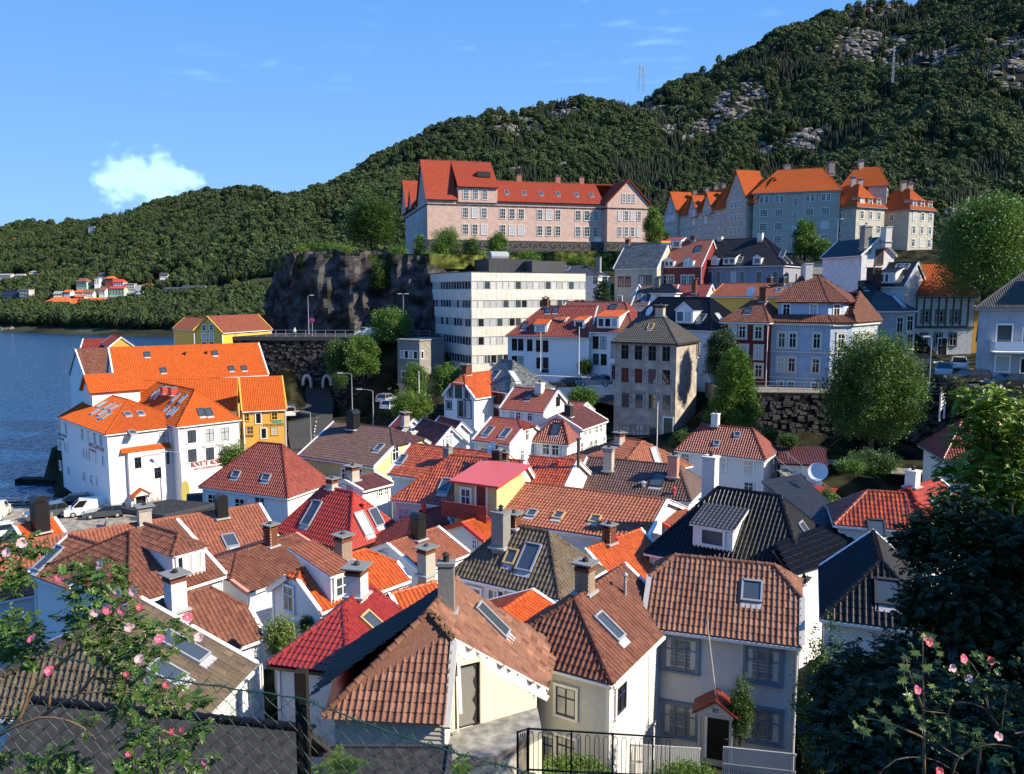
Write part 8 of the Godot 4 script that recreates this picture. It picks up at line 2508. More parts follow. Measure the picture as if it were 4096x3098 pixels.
	branch(rose,[[-2.99,26.45,4.35],[-2.87,26.54,4.3],[-2.6,26.67,4.25],[-2.36,26.65,4.2],[-2.17,26.49,4.15],[-2.1,26.4,4.1]],0.01,0,"twig")
	branch(rose,[[-2.66,26.62,4.35],[-2.52,26.72,4.3],[-2.38,26.81,4.25],[-2.16,26.84,4.2],[-2.02,26.86,4.15]],0.01,0,"twig")
	branch(rose,[[-2.79,26.6,4.35],[-2.68,26.78,4.3],[-2.52,26.95,4.25],[-2.34,27.11,4.2],[-2.26,27.22,4.15]],0.01,0,"twig")
	branch(rose,[[-2.62,26.66,4.35],[-2.57,26.82,4.3],[-2.52,26.95,4.25],[-2.47,27.06,4.2]],0.01,0,"twig")
	branch(rose,[[-2.03,26.24,4.35],[-1.98,26.47,4.3],[-1.96,26.66,4.25],[-1.98,26.78,4.2],[-2.05,26.9,4.15]],0.01,0,"twig")
	branch(rose,[[-2.9,26.51,4.35],[-2.76,26.63,4.3],[-2.64,26.89,4.25],[-2.56,27.2,4.2],[-2.55,27.38,4.15]],0.01,0,"twig")
	branch(rose,[[-2.58,26.9,4.35],[-2.42,27.02,4.3],[-2.21,27.19,4.25],[-2.08,27.32,4.2]],0.01,0,"twig")
	branch(rose,[[-2.44,26.76,4.35],[-2.3,26.92,4.3],[-2.18,27.13,4.25]],0.01,0,"twig")
	branch(rose,[[-2,26.54,4.35],[-1.86,26.52,4.3],[-1.7,26.5,4.25]],0.01,0,"twig")
	for p in [[-2.16,27.65,-3.75,"pink"],[-1.88,27.58,-3.75,"pale"],[-1.94,27.49,-3.75,"pink"],[-1.87,27.49,-3.75,"pink"],[-1.84,27.4,-3.75,"pale"],[-1.56,27.45,-3.75,"pink"],[-1.51,27.35,-3.75,"pale"],[-1.7,27.34,-3.75,"pink"],[-2.31,27.34,-3.75,"pink"],[-1.92,27.67,-3.75,"deep"],[-1.96,27.71,-3.75,"pale"],[-2.33,27.82,-3.75,"pale"],[-1.79,27.5,-3.75,"deep"],[-1.81,27.58,-3.75,"pale"],[-2.4,27.77,-3.75,"pale"],[-2,27.48,-3.75,"pale"],[-2.48,27.14,-3.75,"deep"],[-1.87,27.17,-3.75,"deep"],[-1.5,26.72,-3.75,"pink"],[-1.68,27.11,-3.75,"deep"],[-1.61,26.88,-3.75,"deep"],[-1.88,26.75,-3.75,"deep"],[-1.76,27.14,-3.75,"pale"],[-2.24,27.18,-3.75,"pink"],[-1.8,27.24,-3.75,"pale"],[-1.66,26.87,-3.75,"deep"]]: flower(rose,Vector3(p[0],p[1],p[2]) - rose.position,0.017 if p[3] == "deep" else 0.026,"petal_"+p[3],Vector3(R.randf_range(-0.6,0.6),R.randf_range(-0.2,0.9),1.0))
	var shrubs:=thing("shrub_thicket","dense shrub thicket, leaves coloured dark as in shade, filling the lower right corner","shrubs",Vector3(7,18,-13))
	leafy_mass(shrubs,[[7.98,24.79,14,0.73],[8.39,24.19,13.5,0.83],[7.59,24.35,14.5,0.49],[7.31,24.54,14.5,0.27],[7.48,23.93,13,0.8],[8.04,23.5,12.5,0.85],[7.09,23.6,13.5,0.46],[7.38,23.08,12.5,0.85],[6.25,23.13,12.5,0.42],[5.62,22.96,12.5,0.42],[5.19,22.66,12.5,0.31],[5.01,22.3,12,0.37],[5.42,22.77,11.5,0.53],[5.9,23.04,11,0.61],[6.81,22.86,11,0.68],[4.86,22.4,11,0.41],[5.33,22.59,10.5,0.48],[5.9,22.86,10,0.52],[6.59,22.86,10,0.46],[8.34,24.79,13,0.6]],80,0.075,Color(0.02,0.042,0.009),300,12)  # leaf colour darkened to put the thicket's shade into it
	branch(shrubs,[[6.33,21.9,11],[6.87,23.12,12],[7.71,24.63,13.5]],0.09,0.03,"bark")
	branch(shrubs,[[6.87,21.9,11],[7.85,23.29,12.5],[8.82,25.37,14]],0.09,0.03,"bark")
	branch(shrubs,[[5.43,21.9,11],[5.49,22.61,11.8],[5.53,23.08,12.5]],0.09,0.03,"bark")
	var lime:=thing("lime_tree","yellow-green sunlit young tree at the right edge","tree",Vector3(9.5,19,-15.5))
	leafy_mass(lime,[[8.91,26.83,15,0.51],[9.41,26.46,15,0.69],[9.06,26.17,15.5,0.52],[9.46,25.69,15,0.69],[8.71,25.6,15,0.51],[8.27,25.12,15,0.32],[9.04,25.02,15,0.6],[9.62,24.83,15,0.51],[8.42,25.58,15.5,0.21],[8.76,27.05,15.5,0.24],[7.82,24.74,14.8,0.27]],34,0.085,Color(0.15,0.23,0.022),200,14)
	branch(lime,[[9.46,23.35,14.5],[9.33,24.87,15],[8.93,26.55,15]],0.08,0.02,"bark")
	var maple:=thing("maple_sapling","maple sapling with large lobed leaves among the dark shrubs","sapling",Vector3(5.2,22,-9.5))
	for p in [[4.82,25.01,-9.12],[5,24.88,-9.18],[4.64,24.75,-9.12],[4.63,24.9,-8.92],[3.97,24.21,-8.74],[4.17,24.25,-8.61],[4.44,24.25,-8.86],[4.07,24,-8.84],[4.7,24.14,-8.91],[4.47,23.84,-8.89],[5.42,23.95,-8.93],[5.63,23.59,-8.93],[5.46,23.7,-9.06],[4.86,25.05,-9.03],[4.6,24.98,-8.97],[4.89,24.92,-8.86],[4.44,24.8,-8.77],[4.28,24.06,-9.18],[4.34,24.04,-8.8],[4.49,24.47,-8.73],[4.63,24.86,-8.64],[4.82,24.48,-9.19],[4.39,24.7,-8.68],[3.92,24.11,-8.79],[4.69,24.64,-8.64],[4.8,24.88,-8.73],[4.2,24.36,-8.84],[4.75,24.1,-9.14],[4.71,24.05,-8.81],[5.23,23.74,-9.19],[5.04,23.91,-8.62],[5.42,24.1,-8.81]]: put(maple,"leaf",maple_mesh(),M["leaf_single%d" % (R.randi() % 3)],Transform3D(Basis.from_euler(Vector3(R.randf_range(0.2,1.1),R.randf_range(-1,1),R.randf_range(-0.6,0.6))).scaled(Vector3.ONE*R.randf_range(0.07,0.115)),Vector3(p[0],p[1],p[2]) - maple.position))
	branch(maple,[[4.87,23.35,9],[4.79,24.47,9],[4.75,25.06,9]],0.018,0.005,"twig")
	branch(maple,[[4.83,23.81,9],[4.36,24.01,9],[4.09,24.05,9]],0.018,0.005,"twig")
	branch(maple,[[4.81,24.15,9],[4.61,24.64,9],[4.57,24.8,9]],0.018,0.005,"twig")
	branch(maple,[[5.5,23.35,9],[5.51,23.73,9],[5.46,23.93,9]],0.018,0.005,"twig")
	var briar:=thing("rose_bush","straggling wild rose with bare pale twigs and few pink blooms at the lower right","rose bush",Vector3(5.5,21,-8.5))
	branch(briar,[[4.79,23.81,8.3],[4.83,23.97,8.3],[4.98,24.08,8.3],[5.2,24.14,8.3],[5.42,24.11,8.3]],0.02,0.004,"bark_pale")
	branch(briar,[[4.76,24.14,8.3],[4.7,24.58,8.3],[4.79,24.62,8.3],[5.05,24.57,8.3],[5.29,24.32,8.3]],0.01,0.004,"bark_pale")
	branch(briar,[[5.05,24.57,8.3],[5.14,24.52,8.3],[5.09,24.83,8.3],[5.17,25.13,8.3]],0.01,0.004,"bark_pale")
	branch(briar,[[4.42,24.52,8.3],[4.7,24.49,8.3]],0.01,0.004,"bark_pale")
	branch(briar,[[5.29,24.32,8.3],[5.3,24.49,8.3],[5.32,24.78,8.3]],0.01,0.004,"bark_pale")
	branch(briar,[[3.99,23.79,8.3],[4.19,23.97,8.3],[4.55,23.97,8.3],[4.87,23.79,8.3]],0.01,0.004,"bark_pale")
	branch(briar,[[5.44,24.26,8.3],[5.54,24.28,8.3]],0.01,0.004,"bark_pale")
	branch(briar,[[5.14,24.52,8.3],[4.98,24.98,8.3],[4.84,25.13,8.3]],0.01,0.004,"bark_pale")
	branch(briar,[[4.9,23.97,8.3],[4.61,24.15,8.3],[4.32,24.52,8.3]],0.01,0.004,"bark_pale")
	leafy_mass(briar,[[4.78,24.94,8.44,0.08],[4.76,25.08,8.1,0.08],[5.07,25.1,8.39,0.1],[4.9,25.2,7.93,0.08],[4.8,25.02,7.96,0.11],[4.78,24.91,8.26,0.08],[4.33,24.78,8.22,0.08],[4.41,24.77,8.15,0.08],[4.5,24.75,8.1,0.07],[5.18,24.83,8.27,0.07],[4.65,24.78,8.16,0.08],[4.97,24.68,8.34,0.08],[5.23,24.54,8.21,0.07],[5.35,24.37,8.25,0.07],[4.59,24.41,8.29,0.11],[4.93,24.21,8.49,0.13],[4.59,24.16,8.39,0.11],[4.96,24.27,8.15,0.09],[5.44,23.89,8.43,0.1],[5.48,25.05,8.39,0.06],[5.21,25.44,7.93,0.05]],75,0.03,Color(0.055,0.11,0.022),120,15)
	flower(briar,Vector3(4.65,25.25,-8) - briar.position,0.05,"petal_pink",Vector3(0.2,0.5,1.0))
	flower(briar,Vector3(4.93,25.23,-8) - briar.position,0.05,"petal_deep",Vector3(0.2,0.5,1.0))
	flower(briar,Vector3(4.54,25.15,-8) - briar.position,0.05,"petal_pale",Vector3(0.2,0.5,1.0))
	flower(briar,Vector3(4.72,25.03,-8) - briar.position,0.05,"petal_pale",Vector3(0.2,0.5,1.0))
	flower(briar,Vector3(4.19,24.91,-8) - briar.position,0.05,"petal_pink",Vector3(0.2,0.5,1.0))
	flower(briar,Vector3(5.07,24.4,-8) - briar.position,0.05,"petal_pale",Vector3(0.2,0.5,1.0))
	flower(briar,Vector3(4.48,24.01,-8) - briar.position,0.05,"petal_deep",Vector3(0.2,0.5,1.0))
	flower(briar,Vector3(4.28,25.43,-8) - briar.position,0.05,"petal_deep",Vector3(0.2,0.5,1.0))
	var fern:=thing("young_shoots","fresh light green feathery shoots behind the wire fence","plant",Vector3(-0.9,25.6,-5.4))
	frond(fern,Vector3(-1.26,25.44,-5.6),Vector3(-1.24,25.78,-5.5))
	frond(fern,Vector3(-1.24,25.47,-5.6),Vector3(-1.32,25.67,-5.5))
	frond(fern,Vector3(-1.24,25.46,-5.6),Vector3(-1.1,25.66,-5.5))
	frond(fern,Vector3(-1.25,25.44,-5.6),Vector3(-1.37,25.63,-5.5))
	frond(fern,Vector3(-1.24,25.44,-5.6),Vector3(-1.04,25.64,-5.5))
	frond(fern,Vector3(-1.34,25.44,-5.6),Vector3(-1.46,25.59,-5.5))
	frond(fern,Vector3(-1.18,25.44,-5.6),Vector3(-1.18,25.69,-5.5))
	frond(fern,Vector3(-1.29,25.44,-5.6),Vector3(-1.28,25.72,-5.5))
	frond(fern,Vector3(-0.41,25.44,-5.6),Vector3(-0.34,25.7,-5.5))
	frond(fern,Vector3(-0.38,25.44,-5.6),Vector3(-0.42,25.61,-5.5))
	frond(fern,Vector3(-0.39,25.44,-5.6),Vector3(-0.29,25.6,-5.5))
	tree("tree","tall broadleaf tree just beyond the right edge that shades the thicket",Vector3(15.5,20,-9),14,4.5,Color(0.045,0.09,0.018),{"n": 3500,"leaf": 0.2,"bare": 0.1,"lobes": 22})
	tree("tree","second broadleaf tree beyond the right edge beside the hillside path",Vector3(19,17,-16),13,4.5,Color(0.045,0.09,0.018),{"n": 3500,"leaf": 0.2,"bare": 0.1,"lobes": 22})
	iron_railing("black wrought iron railing with rounded tops at the bottom edge",[[0.11,15.2,19.37],[0.35,16.2,18.88],[3.65,17.2,18.1]])
	picket_fence("white picket fence left of the porch",Vector3(3.96,11.26,-30.8),Vector3(7.57,11.15,-30.6))
	picket_fence("white picket fence right of the porch",Vector3(8.35,11.45,-30.2),Vector3(10.89,11.73,-29.2))
	porch(H["house37"],Vector3(8.33,11.94,-31.5))
	ochre_house()
	sign_on(H["fishguard"],[0,0,0,3.05,5.31],"S",1.2,10,"FISHGUARD",0.52,"lettering_dark")
	sign_on(H["fishguard"],[0,0,0,3.05,5.31],"S",-2.54,8.52,"FONTENE",0.4,"lettering_dark")
	leaf_emblem(H["fishguard"],5.01,1.75,10.49)
	sign_on(H["knut_right"],[0,0,0,9.92,4.13],"W",-0.6,7.87,"KNUT KNUTSEN",0.78,"lettering_red",true)
	sign_on(H["knut_right"],[0,0,0,9.92,4.13],"W",0.01,7.29,"alt i elektrisk arbeid",0.42,"lettering_red",true)
	sign_on(H["knut_right"],[0,0,0,9.92,4.13],"W",-0.27,9.91,"PEDAGOGIKK",0.4,"zinc")
	sign_on(H["knut_left"],[0,0,0,9.56,5.41],"N",-4.88,10.34,"KNUT KNUTSEN",0.7,"lettering_red",true)
	sign_on(H["knut_left"],[0,0,0,9.56,5.41],"N",-3.41,9.73,"alt i elektrisk",0.4,"lettering_red",true)
	sign_on(H["knut_left"],[0,0,0,9.56,5.41],"N",8.75,10.08,"NORGES FISKERI",0.45,"lettering",false)
	sign_on(H["knut_left"],[0,0,0,9.56,5.41],"N",9.19,9.51,"MUSEUM",0.45,"lettering",false)
	quay_things()
	far_house("far_house","white waterfront warehouse with broad orange hipped roof across the fjord","house",-383,694,16.7,0.00,20.4,11.2,5.2,3.8,PR.o,PW.w,8,3,5.7)
	far_house("far_house","white gabled waterfront building with orange roof, right of the broad hipped one","house",-366,694,16.7,0.00,14.2,8.0,3.8,3.8,PR.o,PW.w,6,3,0.0)
	far_house("far_house","pale waterfront building with orange roof behind the moored boats","house",-352,694,16.7,-0.05,15.7,8.6,5.7,2.7,PR.o,PW.b,6,3,0.0)
	far_house("office_building","dark blue glass office block at the left across the fjord","office block",-453,742,20.9,-0.10,15.2,8.4,10.2,0.0,PR.d,PW.d,6,4,0.0)
	far_house("office_building","grey concrete block joined to the dark glass office","office block",-438,738,20.9,-0.05,9.1,8.0,10.6,0.0,PR.g,PW.g,4,4,0.0)
	far_house("far_house","small white gabled house in front of the grey concrete block","house",-430,730,20.8,0.05,9.0,8.0,2.5,3.5,PR.d,PW.w,3,1,0.0)
	far_house("apartment_house","pale blue waterfront apartments with peaked dark roof, leftmost of three","apartment house",-339,694,13.2,-0.05,10.4,8.0,9.0,3.3,PR.d,PW.b,5,5,0.0)
	far_house("apartment_house","pale blue waterfront apartments with peaked dark roof, middle of three","apartment house",-330,694,13.2,-0.15,7.6,8.0,9.5,3.8,PR.d,PW.b,4,5,0.0)
	far_house("apartment_house","pale blue waterfront apartments with peaked dark roof, rightmost of three","apartment house",-321,694,13.0,0.00,10.4,8.0,8.5,3.8,PR.d,PW.b,5,5,0.0)
	far_house("far_house","white three-storey house with dark gables by the big orange roof","house",-311,694,14.1,-0.10,14.7,8.1,5.3,4.2,PR.d,PW.w,5,3,0.0)
	far_house("far_house","long white house under a large orange roof with dormer gables","house",-292,694,14.1,0.10,27.3,15.0,4.7,5.3,PR.o,PW.w,7,2,0.0)
	far_house("apartment_house","tall white flat-roofed apartment block behind the large orange roof","apartment house",-284,694,14.6,0.05,9.5,8.0,14.7,0.0,PR.w,PW.w,3,6,0.0)
	far_house("apartment_house","white apartment slab behind the red-striped block","apartment house",-266,694,21.9,-0.15,22.1,12.1,7.4,0.0,PR.w,PW.w,8,3,0.0)
	far_house("apartment_house","white apartment block with orange-red stair towers and red roof edge","apartment house",-254,694,14.4,0.10,27.3,15.0,12.1,0.0,PR.R,PW.w,10,6,0.0)
	far_house("apartment_house","white apartment block right of the red-striped one","apartment house",-233,694,14.4,-0.10,12.1,8.0,12.6,0.0,PR.w,PW.w,4,6,0.0)
	far_house("apartment_house","long grey apartment row with balconies below the wooded hill","apartment house",-216,694,21.2,0.05,22.1,12.1,8.9,0.0,PR.g,PW.g,9,4,0.0)
	far_house("apartment_house","dark apartment block at the right end of the grey row","apartment house",-199,694,21.7,0.05,11.6,8.0,6.8,0.0,PR.d,PW.g,5,3,0.0)
	far_house("far_house","white quay building with grey roof left of the red-roofed one","house",-224,694,13.9,0.10,17.4,9.5,4.7,2.6,PR.g,PW.w,6,2,0.0)
	far_house("far_house","white quay building with bright red roof and two dormers","house",-204,694,13.9,-0.15,23.1,12.7,3.7,4.0,PR.r,PW.w,7,2,0.0)
	far_house("apartment_house","white terraced row with dark roof and balconies on the slope","apartment house",-284,694,26.9,0.05,18.9,10.4,5.3,1.6,PR.d,PW.w,7,3,0.0)
	far_house("apartment_house","dark-roofed terrace row higher on the slope","apartment house",-269,694,28.5,-0.10,19.5,10.7,4.7,2.1,PR.d,PW.g,7,3,0.0)
	far_house("far_house","low white flat building between orange roof and terrace row","house",-299,694,23.5,0.00,10.5,8.0,2.5,0.0,PR.w,PW.w,5,1,0.0)
	far_house("far_house","white house with grey double gable at the foot of the slope","house",-330,730,27.6,0.00,10.0,8.0,4.4,3.9,PR.g,PW.w,3,2,0.0)
	far_house("far_house","white house with orange hipped roof above the grey gables","house",-328,738,31.4,-0.10,12.3,8.0,3.4,2.5,PR.o,PW.w,4,2,3.4)
	far_house("far_house","lone white house with dark roof high in the green trees","house",-318,750,42.3,0.15,6.3,8.0,2.8,2.3,PR.d,PW.w,3,2,0.0)
	far_house("far_house","long grey-roofed building at the far left on the hillside","house",-984,1596,56.8,-0.10,27.3,15.0,6.1,3.3,PR.g,PW.c,6,2,0.0)
	far_house("far_house","short grey-roofed building next to the long one on the hillside","house",-954,1592,58.4,-0.15,19.6,10.8,3.9,3.3,PR.g,PW.c,4,1,0.0)
	far_house("far_house","beige house with flat tower on the left hillside","house",-934,1604,63.0,0.15,16.5,9.1,6.1,2.6,PR.g,PW.y,3,2,4.6)
	far_house("far_house","white villa with bright red roof left of the bare rock","house",-899,1580,56.5,0.10,23.8,13.1,4.3,4.8,PR.r,PW.w,4,1,0.0)
	far_house("far_house","tiny white barn on the light green meadow","house",-896,1624,76.5,0.15,5.8,8.0,3.6,0.0,PR.w,PW.w,1,1,0.0)
	far_house("far_house","cream gabled house below the meadow","house",-859,1592,61.4,-0.15,10.9,8.0,5.4,3.9,PR.b,PW.c,2,2,0.0)
	far_house("far_house","white flat-roofed house under the cream gable","house",-441,826,42.8,0.00,5.1,8.0,3.2,0.0,PR.w,PW.w,2,2,0.0)
	far_house("far_house","cream house with brown roof left of the pale green villa","house",-435,814,38.8,-0.15,8.9,8.0,2.2,2.5,PR.b,PW.c,3,1,0.0)
	far_house("far_house","pale green villa with red-brown hipped roof","house",-390,746,34.5,-0.10,10.2,8.0,5.1,2.6,PR.b,PW.n,4,3,2.9)
	far_house("far_house","low house with orange roof at the upper edge of the hamlet","house",-831,1600,71.5,-0.05,15.3,8.4,3.9,3.1,PR.o,PW.w,3,1,0.0)
	far_house("far_house","pale green and white double villa with orange hipped roof","house",-419,826,49.3,-0.10,11.9,8.0,4.0,2.8,PR.o,PW.n,4,2,3.3)
	far_house("far_house","cream villa with orange roof highest on the hill","house",-396,826,56.9,0.15,10.7,8.0,3.2,2.7,PR.o,PW.y,4,2,3.0)
	far_house("far_house","white gabled house with dark roof right of the double villa","house",-382,766,43.2,0.00,6.3,8.0,2.3,2.5,PR.d,PW.w,3,1,0.0)
	far_house("far_house","dark red house with orange roof on the slope","house",-367,750,39.0,-0.05,7.4,8.0,3.3,1.8,PR.o,PW.r,3,2,2.1)
	far_house("apartment_house","small pale tower block between the villas","apartment house",-377,746,37.0,0.15,4.1,8.0,5.1,0.0,PR.g,PW.w,2,4,0.0)
	far_house("far_house","white three-storey house with red hipped roof","house",-355,742,34.3,0.00,9.1,8.0,4.6,2.4,PR.r,PW.w,4,3,2.6)
	far_house("apartment_house","pale green apartment house with long red roof","apartment house",-351,730,27.3,0.00,13.0,8.0,5.8,1.8,PR.r,PW.n,5,4,0.0)
	far_house("far_house","white house with pale double gable above the waterfront trees","house",-404,730,26.0,0.10,7.0,8.0,2.2,2.4,PR.g,PW.w,3,1,0.0)
	far_house("far_house","white house with orange roof half hidden by a tree","house",-395,730,27.4,-0.10,6.0,8.0,2.5,1.8,PR.o,PW.w,3,1,0.0)
	far_house("far_house","house with orange hipped roof, upper of two in the row","house",-383,726,27.5,0.10,7.0,8.0,2.2,2.2,PR.o,PW.w,3,1,1.9)
	far_house("far_house","white house with orange roof, lower of two in the row","house",-376,714,23.5,0.05,7.8,8.0,2.2,1.8,PR.o,PW.w,3,1,0.0)
	far_house("far_house","white balconied house with red-brown roof","house",-371,718,25.4,0.15,7.9,8.0,3.9,2.4,PR.b,PW.w,4,3,0.0)
	far_house("far_house","narrow white house with red-brown gable roof","house",-362,726,27.4,-0.05,5.5,8.0,4.0,2.4,PR.b,PW.w,2,3,0.0)
	far_house("far_house","small white house with grey roof beside the bare slope","house",-449,814,35.5,0.10,6.7,8.0,2.5,1.7,PR.g,PW.w,3,1,0.0)
	far_house("apartment_house","grey flat building right of the red hipped house","apartment house",-344,738,30.7,0.15,8.6,8.0,6.1,0.0,PR.g,PW.g,4,3,0.0)
	far_house("far_house","white flat house at the right end of the hamlet","house",-329,726,26.4,0.10,6.0,8.0,4.5,0.0,PR.w,PW.w,3,2,0.0)
	far_house("far_house","grey blockhouse alone on the skyline ridge","house",-893,1756,161.3,-0.15,15.2,8.4,7.6,0.0,PR.g,PW.c,3,1,0.0)
	far_house("far_house","long white house with orange roof high on the left hill","house",-1296,2180,165.3,0.15,47.3,16.0,3.9,3.5,PR.o,PW.w,5,1,0.0)
	peninsula()
	pass
func frond(o: Node3D,a: Vector3,b: Vector3) -> void:
	var m:=MB.new()
	var st:=MB.new()
	var pts:=[]
	for k in 9:
		var t:=k/8.0
		pts.append(a.lerp(b,t)+Vector3(0,0.05*sin(PI*t),0) - o.position)
	st.tube(pts,0.004,0.0015,5,false)
	var s:=part(o,"shoot",st,M["leaf_single2"])
	var d:=(b - a).normalized()
	var x:=d.cross(Vector3.BACK).normalized()
	for k in range(2,9):
		for sd in [-1,1]:
			for j in 3:
				var p: Vector3=pts[k] - d*0.012*j
				var l:=0.062*(1.15 - k/9.0)+0.012
				var dir: Vector3=(x*sd+d*(0.55 - 0.2*j)+Vector3.BACK*R.randf_range(-0.4,0.5)).normalized()
				var w: Vector3=dir.cross(Vector3.BACK).normalized()*0.006
				m.q(p,p+dir*l*0.5+w,p+dir*l,p+dir*l*0.5 - w)
	part(s,"leaflets",m,M["leaf_single2"]).set_meta("kind","stuff")
func iron_railing(label: String,pts: Array) -> void:
	var o:=thing("iron_railing",label,"railing",Vector3(pts[0][0],pts[0][2],-pts[0][1]))
	for i in pts.size() - 1:
		var a:=Vector3(pts[i][0],pts[i][2],-pts[i][1]) - o.position
		var b:=Vector3(pts[i+1][0],pts[i+1][2],-pts[i+1][1]) - o.position
		var n:=maxi(2,int(a.distance_to(b)/0.11))
		for r in [0.98,0.06]:
			var rl:=MB.new()
			rl.bar(a+Vector3.UP*r,b+Vector3.UP*r,0.03,0.03)
			part(o,"rail",rl,M["black_metal"])
		for k in n:
			var p:=a.lerp(b,float(k)/n)
			var q:=a.lerp(b,(k+1.0)/n)
			var bb:=MB.new()
			bb.tube([p+Vector3.UP*0.0,p+Vector3.UP*0.82],0.008,0.008,5)
			if k % 2 == 0:
				var arc:=[]
				for j in 7: arc.append(p.lerp(q,0.5 - 0.5*cos(PI*j/6.0))+Vector3.UP*(0.82+0.1*sin(PI*j/6.0)))
				bb.tube(arc,0.008,0.008,5,false)
			if k % 9 == 0: bb.tube([p - Vector3.UP*1.0,p+Vector3.UP*1.0],0.022,0.022,6)
			part(o,"baluster",bb,M["black_metal"])
func picket_fence(label: String,a: Vector3,b: Vector3) -> void:
	var o:=thing("picket_fence",label,"fence",a - Vector3.UP*1.35)
	var d:=b - a
	var n:=int(Vector2(d.x,d.z).length()/0.068)
	var r:=Vector3(d.x,0,d.z).normalized()
	for y in [0.35,1.05]:
		var rb:=MB.new()
		rb.bar(Vector3(0,y,-0.04),Vector3(d.x,y+d.y,d.z)+Vector3(0,0,-0.04),0.04,0.08)
		part(o,"rail",rb,M["white_worn"])
	for i in n:
		var m:=MB.new()
		var ht:=1.33+R.randf_range(-0.012,0.012)
		var pr:=PackedVector2Array([Vector2(-0.021,0),Vector2(0.021,0),Vector2(0.021,ht - 0.03),Vector2(0,ht+0.01),Vector2(-0.021,ht - 0.03)])
		m.prism(pr,Transform3D(Basis(r,Vector3.UP,r.cross(Vector3.UP)),d*(float(i)/n)+Vector3(0,-0.2,0)),-0.012,0.012)
		part(o,"picket",m,M["white"])
func porch(o: Node3D,at: Vector3) -> void:
	var p:=o.to_local(at)
	var pr:=MB.new()
	for s in [-1,1]: pr.at(p+Vector3(s*0.62,-1.25,0.15),Vector3(0.1,2.4,0.1))
	pr.at(p+Vector3(0,-0.08,0.15),Vector3(1.45,0.14,0.12))
	var po:=part(o,"porch",pr,M["trim_worn"])
	var g:=MB.new()
	g.prism(PackedVector2Array([Vector2(-0.78,0),Vector2(0.78,0),Vector2(0,0.55)]),Transform3D(Basis(),p+Vector3(0,0,0.16)),0.0,0.05)
	part(po,"porch_gable",g,M["white_worn"])
	for s in [-1,1]:
		var r:=MB.new()
		r.box(Transform3D(Basis(Vector3.BACK,-s*0.61),p+Vector3(s*0.44,0.31,-0.25)),Vector3(1.12,0.07,1.2))
		part(po,"porch_roof",r,tone_mat("dullred",0))
	lettering(po,"37",Transform3D(Basis(),p+Vector3(0,0.17,0.22)),0.22,"lettering_dark")
	door(o,Transform3D(Basis(),Vector3(p.x+0.1,p.y - 2.45,p.z - 0.72)),0.9,2.1,"door_black")
func ochre_house() -> void:
	var o:=block("attic_house","small ochre boarded house with pink corrugated roof and dark red balcony","house",[[-4.0,55.2],[-1.05,53.6],[0.9,57.2],[-2.0,58.8]],8.0,16.05,"straw",[[0,0.95,15.05,0.75,1.1,"y","glass_mid"],[0,2.2,13.95,0.75,2.0,"door","trim_red"]],{"boards": true})
	var b:=MB.new()
	var f:=[Vector3(-4.35,16.12,-54.9) - o.position,Vector3(-0.9,16.12,-53.0) - o.position,Vector3(1.3,16.75,-57.1) - o.position,Vector3(-2.2,16.75,-59.0) - o.position]
	slab_face(b,f,0.12)
	var rf:=part(o,"roof",b,M["red_paint"])
	var rib:=MB.new()
	for i in 48:
		var t:=(i+0.5)/48.0
		rib.bar((f[0] as Vector3).lerp(f[1],t)+Vector3.UP*0.02,(f[3] as Vector3).lerp(f[2],t)+Vector3.UP*0.02,0.042,0.05)
	part(rf,"corrugations",rib,mat("pink_metal",Color(0.45,0.10,0.12),0.35))
	var bl:=MB.new()
	var fr: Array=fr_last[0]
	var x:=Transform3D(Basis(fr[1],Vector3.UP,fr[2]),fr[0]+Vector3.UP*5.85)
	bl.box(x*Transform3D(Basis(),Vector3(1.4,0,0.55)),Vector3(3.6,0.12,1.1))
	bl.box(x*Transform3D(Basis(),Vector3(1.4,0.95,1.08)),Vector3(3.6,0.08,0.1))
	var bo:=part(o,"balcony",bl,M["dark_red"])
	for i in 30:
		var m:=MB.new()
		m.box(x*Transform3D(Basis(),Vector3(-0.35+i*0.12,0.5,1.06)),Vector3(0.1,0.85,0.03))
		part(bo,"slat",m,M["dark_red"])
func leaf_emblem(o: Node3D,wb: float,t: float,y: float) -> void:
	var pr:=PackedVector2Array()
	for k in 13: pr.append(Vector2(-0.9+1.8*k/12.0,-0.22*sin(PI*k/12.0)))
	for k in range(11,0,-1): pr.append(Vector2(-0.9+1.8*k/12.0,0.26*sin(PI*k/12.0)))
	var m:=MB.new()
	m.prism(pr,Transform3D(Basis(Vector3.BACK,0.06),Vector3(t,y - o.position.y,wb+0.03)),0.0,0.03)
	part(o,"emblem",m,M["teal"])
func bin(label: String,at: Vector3,yaw: float) -> void:
	var o:=thing("waste_container",label,"waste container",at,yaw)
	var b:=MB.new()
	b.prism(PackedVector2Array([Vector2(-0.62,0.15),Vector2(0.62,0.15),Vector2(0.7,1.15),Vector2(-0.7,1.15)]),Transform3D(Basis(),Vector3.ZERO),-0.5,0.5)
	part(o,"body",b,M["plastic_grey"])
	var l:=MB.new()
	l.prism(PackedVector2Array([Vector2(-0.74,0),Vector2(0.74,0),Vector2(0.66,0.16),Vector2(0,0.24),Vector2(-0.66,0.16)]),Transform3D(Basis(),Vector3(0,1.16,0)),-0.55,0.55)
	part(o,"lid",l,M["zinc"])
	for sx in [-1,1]:
		for sz in [-1,1]:
			var w:=MB.new()
			w.tube([Vector3(sx*0.5,0.09,sz*0.4),Vector3(sx*0.5,0.09,sz*0.46)],0.09,0.09,8)
			part(o,"wheel",w,M["rubber"])
